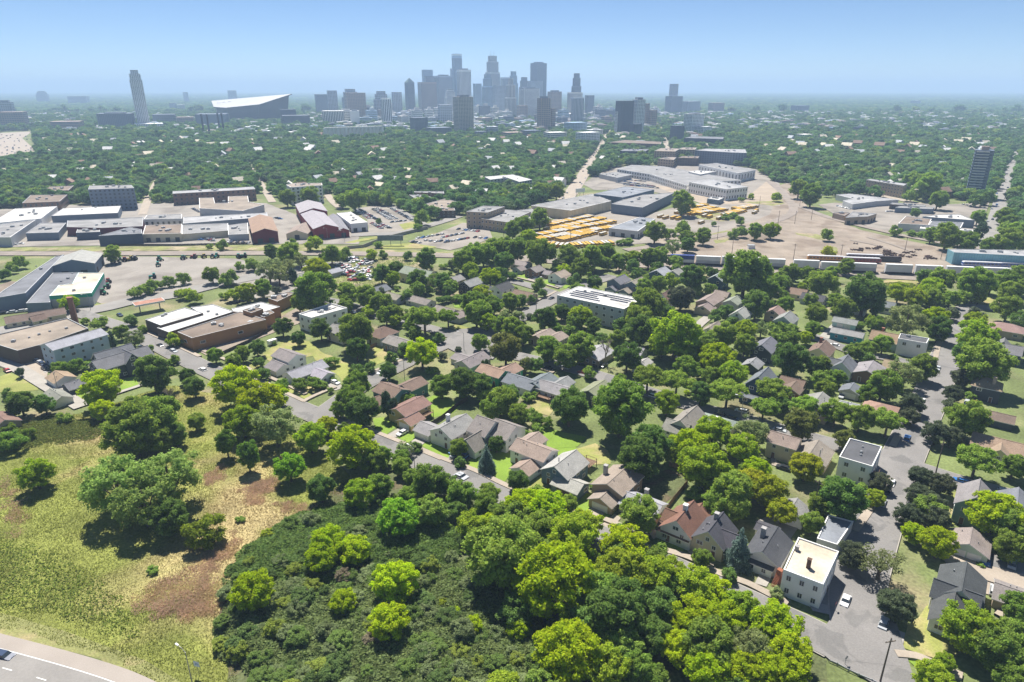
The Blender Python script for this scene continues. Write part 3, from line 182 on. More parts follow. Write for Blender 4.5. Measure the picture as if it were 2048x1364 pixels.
FLATS=[('garage', 'flat grey-roofed low garage between the white stucco block and the street', 'garage', 3.6, 'bluegray', 'palegray', [(84.8, 143.2), (93.8, 153.2), (88.3, 156.4), (80.6, 145.8)], {}), ('apartment_building', 'white stucco two-storey block with cream flat roof and brown chimney', 'building', 7.2, 'cream', 'white', [(72.2, 124.1), (81.2, 135.9), (73.4, 141.5), (64.9, 129.3)], {'win': (2, 2.9, 'near'), 'chim': [(71.3, 130.3, 2.4, 'brown'), (71.1, 136.8, 1.2, 'gray')], 'parapet': 0.35}), ('apartment_building', 'dark flat-roofed corner block with white rear wall, brick side and a cluttered deck', 'building', 7.2, 'dkroof', 'white', [(109.7, 175.6), (118.9, 187.7), (111.1, 193.2), (102.2, 181.4)], {'win': (2, 3.6, 'near'), 'units': [(112.7, 187.7), (110.6, 184.4), (109.6, 182.6)], 'parapet': 0.35}), ('commercial_building', 'white flat-roofed commercial block with four upper windows and a dark roof', 'building', 7.5, 'dkroof', 'white', [(186.6, 279.4), (191.5, 285.7), (181.8, 292.3), (177.2, 285.7)], {'win': (2, 4.2, 'top'), 'units': [(183.6, 288.6)], 'parapet': 0.4}), ('warehouse', 'long slate-roofed grey warehouse slanting up from the left edge', 'building', 8, 'slate', 'slateblue', [(-271.7, 356.8), (-308.5, 449.3), (-310.3, 442.2), (-286.9, 358.7), (-281.9, 346.6)], {'units': [(-306.0, 416.9), (-298.0, 409.5)]}), ('warehouse', 'low dark flat-roofed wing in front of the gabled grey warehouse', 'building', 5, 'slate', 'slateblue', [(-253.9, 349.1), (-270.0, 382.0), (-263.6, 390.6), (-273.8, 412.4), (-292.4, 411.2), (-265.8, 347.3)], {'units': [(-279.2, 410.0), (-274.7, 398.3), (-274.7, 391.7)]}), ('showroom_building', 'equipment showroom with cream roof and a bright green wall band', 'building', 7.5, 'cream', 'palegray', [(-236.0, 358.5), (-254.0, 401.8), (-269.9, 401.8), (-258.5, 377.5), (-264.3, 374.3), (-256.0, 352.8)], {'band': 'greenband', 'units': [(-259.1, 390.4), (-248.9, 363.3)]}), ('factory_building', 'old brick factory with stained tan roof and a tall square chimney', 'building', 6.5, 'tanroof', 'dkbrick', [(-236.3, 282.2), (-218.1, 272.6), (-212.4, 280.4), (-204.3, 301.9), (-224.0, 317.3), (-243.3, 291.8)], {'units': [(-224.6, 289.8), (-222.8, 294.0), (-228.3, 284.7), (-220.7, 298.5), (-215.3, 302.6)], 'parapet': 0.5}), ('commercial_building', 'dark-walled building with bright white roof by the gas station canopy', 'building', 6, 'whiteroof', 'dkbrick', [(-172.7, 308.1), (-160.2, 327.5), (-174.0, 336.9), (-184.8, 317.0)], {'units': [(-178.8, 322.8), (-178.4, 325.1)]}), ('commercial_building', 'lower white-roofed building wrapped around the dark-walled one', 'building', 5, 'whiteroof', 'dkbrick', [(-165.5, 301.0), (-146.5, 333.0), (-163.1, 345.7), (-172.5, 340.0), (-160.2, 327.6), (-174.3, 307.3)], {'units': [(-160.0, 333.0), (-153.4, 328.1)]}), ('factory_building', 'orange brick factory with long stained brown roof and one white door', 'building', 6.5, 'brownroof', 'orangebrick', [(-148.5, 289.0), (-123.3, 315.5), (-141.1, 328.4), (-159.2, 297.3)], {'win': (1, 9, 'sparse')}), ('factory_building', 'orange brick bay projecting from the long brick factory', 'building', 5.4, 'brownroof', 'orangebrick', [(-129.8, 309.8), (-124.0, 317.2), (-126.1, 319.9), (-135.5, 315.4), (-133.7, 311.4)], {}), ('factory_building', 'orange brick building with pale roof and a brown penthouse', 'building', 5.5, 'whiteroof', 'orangebrick', [(-133.0, 326.6), (-124.2, 339.5), (-137.5, 348.1), (-149.0, 336.4), (-146.2, 331.5)], {}), ('factory_building', 'brown brick penthouse block rising above the pale roof', 'building', 8.5, 'brownroof', 'orangebrick', [(-132.0, 320.0), (-128.4, 326.7), (-134.5, 330.9), (-138.3, 324.8)], {}), ('factory_building', 'small orange brick lean-to beside the brick penthouse', 'building', 5.8, 'brownroof', 'orangebrick', [(-126.4, 321.0), (-123.6, 328.8), (-127.0, 332.5), (-131.3, 325.3)], {}), ('factory_building', 'separate orange brick shed at the back of the brick works', 'building', 6, 'brownroof', 'orangebrick', [(-128.2, 347.3), (-123.5, 363.5), (-128.4, 366.4), (-135.4, 353.5)], {}), ('office_building', 'white modern two-storey office with parapet roof and solar panels', 'building', 7.6, 'whiteroof', 'white', [(-100.0, 314.0), (-85.8, 329.8), (-96.3, 338.2), (-108.2, 320.2)], {'win': (2, 4.6, 'near'), 'solar': 2, 'parapet': 0.7}), ('apartment_building', 'long three-storey apartment block with white roof covered in solar panels', 'building', 11, 'whiteroof', 'palegray', [(56.4, 318.6), (68.7, 336.4), (37.6, 360.2), (24.2, 342.8)], {'win': (3, 4.4, 'near'), 'solar': 1, 'endwall': 'charcoal', 'units': [(40.0, 350.3), (49.9, 341.9)]}), ('warehouse', 'big white-roofed warehouse at the left edge beyond the tracks', 'building', 8, 'whiteroof', 'white', [(-413.9, 584.5), (-441.4, 649.7), (-472.4, 636.0), (-441.6, 560.8)], {}), ('warehouse', 'long grey warehouse with bright roof below the grey apartment block', 'building', 7, 'whiteroof', 'slateblue', [(-365.4, 618.5), (-384.7, 658.8), (-432.1, 643.9), (-416.9, 602.6)], {'units': [(-403.7, 648.8), (-408.2, 634.3)]}), ('warehouse', 'grey flat-roofed warehouse at the left edge by the tracks', 'building', 7.5, 'gray', 'palegray', [(-387.1, 508.0), (-416.6, 581.5), (-435.3, 555.9), (-400.3, 508.0)], {}), ('warehouse', 'low dark-walled building with pale roof beside the left edge warehouse', 'building', 6, 'gray', 'slateblue', [(-366.9, 533.6), (-386.3, 575.2), (-408.3, 575.2), (-390.8, 530.2)], {}), ('warehouse', 'long grey-roofed maroon warehouse with stepped front', 'building', 7.5, 'gray', 'maroon', [(-338.6, 545.0), (-307.9, 552.2), (-328.8, 593.9), (-386.4, 577.5), (-369.0, 548.6)], {}), ('warehouse', 'dark blue-grey shed in front of the long maroon warehouse', 'building', 6, 'gray', 'navygray', [(-334.6, 536.3), (-344.9, 554.0), (-361.7, 551.1), (-351.6, 532.2)], {}), ('warehouse', 'dark arched-front warehouse with two overhead doors', 'building', 8, 'slate', 'navygray', [(-291.4, 519.8), (-299.8, 535.4), (-315.2, 546.0), (-317.2, 531.9), (-320.7, 510.7)], {}), ('warehouse', 'cream warehouse with brown roof and a row of loading docks', 'building', 6.5, 'brownroof', 'cream', [(-264.4, 527.8), (-282.2, 567.2), (-310.5, 561.1), (-293.7, 524.4)], {'docks': 1}), ('warehouse', 'taller grey block rising behind the loading-dock warehouse', 'building', 10, 'gray', 'palegray', [(-284.6, 573.6), (-294.3, 594.4), (-323.3, 590.1), (-315.7, 569.6)], {'win': (1, 4, 'far')}), ('warehouse', 'long low factory with pale roof strips and blue eaves', 'building', 6.5, 'lgray', 'slateblue', [(-220.1, 601.1), (-228.9, 623.2), (-295.7, 599.4), (-282.2, 568.7)], {}), ('warehouse', 'beige low factory wing facing the car park by the tracks', 'building', 5.5, 'gray', 'cream', [(-233.8, 544.4), (-246.3, 575.5), (-282.6, 567.8), (-265.0, 529.3)], {}), ('warehouse', 'grey shed between the beige wing and the maroon warehouse', 'building', 5, 'gray', 'palegray', [(-212.8, 533.0), (-231.1, 580.5), (-243.7, 568.9), (-228.0, 529.7)], {}), ('apartment_building', 'grey six-storey apartment block with white corner and balcony strips', 'building', 21, 'gray', 'slateblue', [(-380.6, 680.9), (-396.5, 704.9), (-436.6, 699.7), (-421.3, 671.2)], {'win': (6, 4, 'far'), 'floors': 6}), ('apartment_building', 'long three-storey brick and beige apartment row with flat pale roof', 'building', 12, 'lgray', 'brick', [(-280.3, 738.1), (-290.1, 758.3), (-363.1, 722.6), (-354.6, 704.1)], {'win': (3, 5, 'far')}), ('warehouse', 'cluster of tan flat-roofed workshops behind the pale-roofed factory', 'building', 7, 'tanroof', 'palegray', [(-253.9, 629.6), (-246.5, 666.1), (-267.9, 683.1), (-283.9, 723.4), (-303.6, 719.7), (-286.4, 676.6), (-298.8, 674.5), (-315.6, 711.4), (-329.5, 707.9), (-300.8, 643.9)], {}), ('apartment_building', 'white and charcoal apartment block behind trees near the red warehouse', 'building', 18, 'beige', 'white', [(-231.9, 708.9), (-203.1, 724.9), (-208.4, 742.9), (-238.9, 741.5), (-242.8, 728.1)], {'win': (5, 4.5, 'far')}), ('school_building', 'brown brick institution with low hipped roof among the left trees', 'building', 10, 'brownroof', 'brick', [(-448.9, 666.2), (-469.6, 711.6), (-506.8, 709.2), (-479.0, 655.7)], {'win': (2, 4, 'far')}), ('school_building', 'brown flat-roofed brick hall behind the low institution', 'building', 9, 'brownroof', 'brick', [(-493.0, 750.2), (-510.9, 789.1), (-533.5, 780.4), (-520.9, 743.6)], {'win': (2, 4, 'far')}), ('commercial_building', 'white-roofed workshop with three wide bay doors by the large car park', 'building', 7.5, 'whiteroof', 'white', [(-137.0, 562.9), (-123.9, 569.6), (-150.4, 621.7), (-161.7, 614.2)], {'docks': 1}), ('office_building', 'four-storey tan brick office with dark window bay at the junction', 'building', 14, 'gray', 'tanbrick', [(-21.2, 580.1), (-6.7, 611.4), (-26.4, 616.1), (-40.0, 584.4)], {'win': (4, 4, 'mid')}), ('office_building', 'lower tan office wing running back from the brick office', 'building', 9, 'gray', 'tanbrick', [(-4.0, 561.7), (17.6, 613.4), (-9.2, 627.2), (-27.2, 579.1)], {'win': (2, 4, 'mid')}), ('warehouse', 'cream-walled warehouse with long grey roof left of the bus lot', 'building', 9, 'gray', 'cream', [(54.3, 619.7), (99.9, 675.6), (86.0, 723.4), (18.5, 647.7)], {'pil': 1}), ('warehouse', 'higher grey-roofed rear warehouse behind the cream one', 'building', 11, 'bluegray', 'slateblue', [(113.0, 685.8), (156.2, 741.7), (127.5, 766.8), (86.2, 709.8)], {}), ('warehouse', 'blue-grey metal warehouse with dark flat roof beside the bus lot', 'building', 9, 'gray', 'slateblue', [(123.9, 635.8), (178.0, 735.6), (131.7, 714.5), (97.4, 657.6)], {}), ('warehouse', 'ribbed metal shed with pale roof panels at the edge of the bus lot', 'building', 6.5, 'bluegray', 'palegray', [(102.1, 536.3), (127.4, 591.3), (114.8, 599.5), (80.5, 550.0)], {'docks': 1}), ('warehouse', 'low cream annex in front of the long cream warehouse', 'building', 6, 'gray', 'cream', [(4.0, 574.5), (35.3, 594.1), (18.9, 646.6), (-6.6, 630.4)], {}), ('shed', 'small grey shed with white roof behind the parked buses', 'shed', 5, 'whiteroof', 'slateblue', [(217.7, 706.6), (228.3, 723.7), (217.1, 732.5), (208.5, 717.9)], {}), ('apartment_building', 'four-storey beige brick apartment block right of the rail junction', 'building', 14, 'lgray', 'tanbrick', [(434.4, 750.5), (447.4, 767.0), (427.4, 811.3), (418.6, 802.1)], {'win': (4, 4, 'mid')}), ('warehouse', 'long low grey strip building with white roof edge behind the tan workshop', 'building', 5.5, 'lgray', 'palegray', [(344.6, 677.6), (377.5, 696.7), (406.7, 706.6), (375.5, 749.0), (356.7, 741.6), (361.8, 713.3), (345.0, 699.9)], {}), ('warehouse', 'tan brick workshop with grey flat roof beside the rail junction', 'building', 6.5, 'gray', 'tanbrick', [(321.9, 602.3), (337.8, 617.6), (320.8, 628.3), (299.3, 597.3)], {'docks': 1}), ('warehouse', 'low tan shed attached to the left of the tan workshop', 'building', 5, 'brownroof', 'tanbrick', [(306.8, 614.7), (319.8, 631.5), (312.9, 636.9), (302.4, 628.8)], {}), ('warehouse', 'dark brick garage row with flat roof facing the car lot', 'building', 5, 'gray', 'dkbrick', [(410.2, 665.5), (416.5, 674.6), (392.4, 691.4), (383.7, 680.7)], {'docks': 1}), ('warehouse', 'grey metal shed in front of the brick garage row', 'building', 5, 'gray', 'slateblue', [(409.5, 650.9), (418.4, 662.5), (388.1, 670.3), (377.8, 659.6)], {}), ('warehouse', 'broad brown-roofed warehouse right of the rail yard', 'building', 6, 'brownroof', 'palegray', [(355.1, 565.0), (374.0, 592.7), (359.1, 607.6), (332.9, 571.7)], {}), ('warehouse', 'blue-walled warehouse with gleaming white roof near the right avenue', 'building', 7, 'whiteroof', 'slateblue', [(404.9, 581.1), (409.9, 610.6), (390.1, 609.6), (369.7, 599.5)], {}), ('warehouse', 'grey-roofed row of sheds in front of the white-roofed warehouse', 'building', 5.5, 'slate', 'palegray', [(375.9, 554.6), (393.8, 578.9), (370.1, 585.9), (356.8, 567.6)], {}), ('warehouse', 'bright white canopy-roofed shed beside the bushes of the rail yard', 'building', 4.5, 'whiteroof', 'white', [(356.1, 553.3), (366.4, 566.2), (354.0, 572.8), (343.5, 557.5)], {}), ('warehouse', 'white-roofed shed nearest the end of the right avenue', 'building', 5, 'whiteroof', 'white', [(368.3, 524.8), (385.9, 548.7), (375.1, 557.1), (364.3, 542.5)], {}), ('train_shed', 'long turquoise ribbed metal train shed at the right edge of the rail yard', 'building', 8.5, 'lgray', 'turquoise', [(309.1, 463.9), (306.7, 453.2), (361.8, 438.7), (377.3, 459.3)], {'ribs': 1}), ('commercial_building', 'brick storefront with flat tan roof across from the brick office', 'building', 7, 'brownroof', 'dkbrick', [(-53.7, 631.4), (-55.7, 645.4), (-71.7, 645.4), (-71.0, 631.4)], {'win': (2, 3.5, 'mid')}), ('commercial_building', 'tan brick hall with grey roof behind the junction', 'building', 7, 'gray', 'tanbrick', [(-101.4, 704.8), (-83.4, 707.7), (-93.2, 731.0), (-111.7, 731.0)], {'win': (1, 4, 'mid')}), ('commercial_building', 'brick school annex with long grey roof behind the tan hall', 'building', 8, 'gray', 'brick', [(-73.6, 733.3), (-76.1, 750.1), (-108.4, 750.1), (-107.8, 742.6)], {'win': (1, 4, 'mid')}), ('commercial_building', 'large tan flat roof next to the blue containers', 'building', 6, 'tanroof', 'tanbrick', [(-70.9, 630.4), (-48.1, 676.2), (-70.7, 711.4), (-89.4, 671.1)], {}), ('apartment_building', 'white-edged U-shaped apartment block among trees left of the avenue', 'building', 13, 'whiteroof', 'palegray', [(-26.1, 811.6), (-5.8, 831.1), (8.4, 791.4), (24.0, 811.6), (0.5, 862.2), (-33.7, 839.5)], {'win': (4, 5, 'far')}), ('apartment_building', 'white building with flat roof beside the U-shaped apartment block', 'building', 10, 'whiteroof', 'white', [(-27.5, 736.6), (-27.3, 756.4), (-38.0, 760.5), (-40.9, 743.1)], {'win': (2, 4, 'far')}), ('factory_building', 'white factory block with rows of square windows and loading corner', 'building', 12.5, 'lgray', 'white', [(233.0, 734.1), (262.6, 752.8), (239.3, 817.4), (207.2, 793.0)], {'win': (2, 4.2, 'mid')}), ('factory_building', 'long white factory with grey roof stretching behind the bus lots', 'building', 9, 'gray', 'white', [(182.3, 900.6), (204.3, 793.6), (218.1, 817.3), (283.1, 838.1), (219.8, 993.8), (177.8, 1013.8), (147.8, 959.5)], {'win': (2, 5, 'far')}), ('factory_building', 'white rear factory block near the rail bridge', 'building', 12, 'gray', 'white', [(293.8, 884.7), (329.1, 921.7), (301.8, 1009.6), (270.1, 989.1)], {'win': (1, 8, 'far')}), ('factory_building', 'white-roofed hall in the middle of the factory complex', 'building', 10.5, 'whiteroof', 'palegray', [(244.7, 884.6), (275.1, 917.7), (253.1, 931.6), (236.7, 914.3)], {}), ('factory_building', 'pale low factory wing between the avenue and the car park', 'building', 6, 'gray', 'palegray', [(137.3, 887.4), (162.1, 919.4), (145.5, 950.1), (119.2, 929.4)], {}), ('apartment_building', 'tan six-storey apartment block in a row where the avenue meets the railway', 'building', 20, 'beige', 'tanbrick', [(262.5, 1108.7), (284.2, 1165.2), (254.1, 1177.2), (231.2, 1119.6)], {'win': (6, 4, 'far')}), ('apartment_building', 'pale tan apartment block beside the blue-grey apartments', 'building', 19, 'beige', 'tanbrick', [(306.5, 1154.0), (321.5, 1202.0), (296.9, 1202.0), (279.3, 1159.8)], {'win': (6, 4, 'far')}), ('apartment_building', 'blue-grey six-storey apartments with white corner roof right of the avenue', 'building', 20, 'lgray', 'slateblue', [(346.1, 1092.8), (369.1, 1082.4), (389.1, 1150.6), (328.1, 1165.2), (300.4, 1130.7)], {'win': (6, 4, 'far')}), ('apartment_building', 'dark low apartment block behind the trees right of the avenue', 'building', 14, 'slate', 'navygray', [(229.3, 1184.5), (243.0, 1226.3), (201.1, 1232.6), (186.7, 1190.3)], {'win': (4, 4, 'far')}), ('apartment_building', 'reddish brick apartment row at the foot of the dark tower', 'building', 15, 'brownroof', 'brick', [(286.0, 1327.7), (299.7, 1388.6), (233.6, 1438.0), (190.9, 1372.9)], {'win': (4, 4, 'far')}), ('apartment_building', 'low tan brick building in front of the six-storey blocks', 'building', 12, 'beige', 'tanbrick', [(249.2, 1057.5), (263.6, 1100.2), (250.4, 1105.1), (228.9, 1076.1)], {'win': (3, 4, 'far')}), ('apartment_building', 'dark brown brick block right of the low tan brick building', 'building', 12, 'brownroof', 'dkbrick', [(293.7, 1083.2), (304.4, 1117.7), (277.3, 1117.7), (262.5, 1090.4)], {'win': (3, 4, 'far')}), ('apartment_building', 'dark horizontal apartment block under the white and black tower', 'building', 18, 'slate', 'navygray', [(431.4, 1420.0), (452.4, 1482.4), (393.6, 1510.8), (360.8, 1455.0)], {'win': (5, 4, 'far')})]
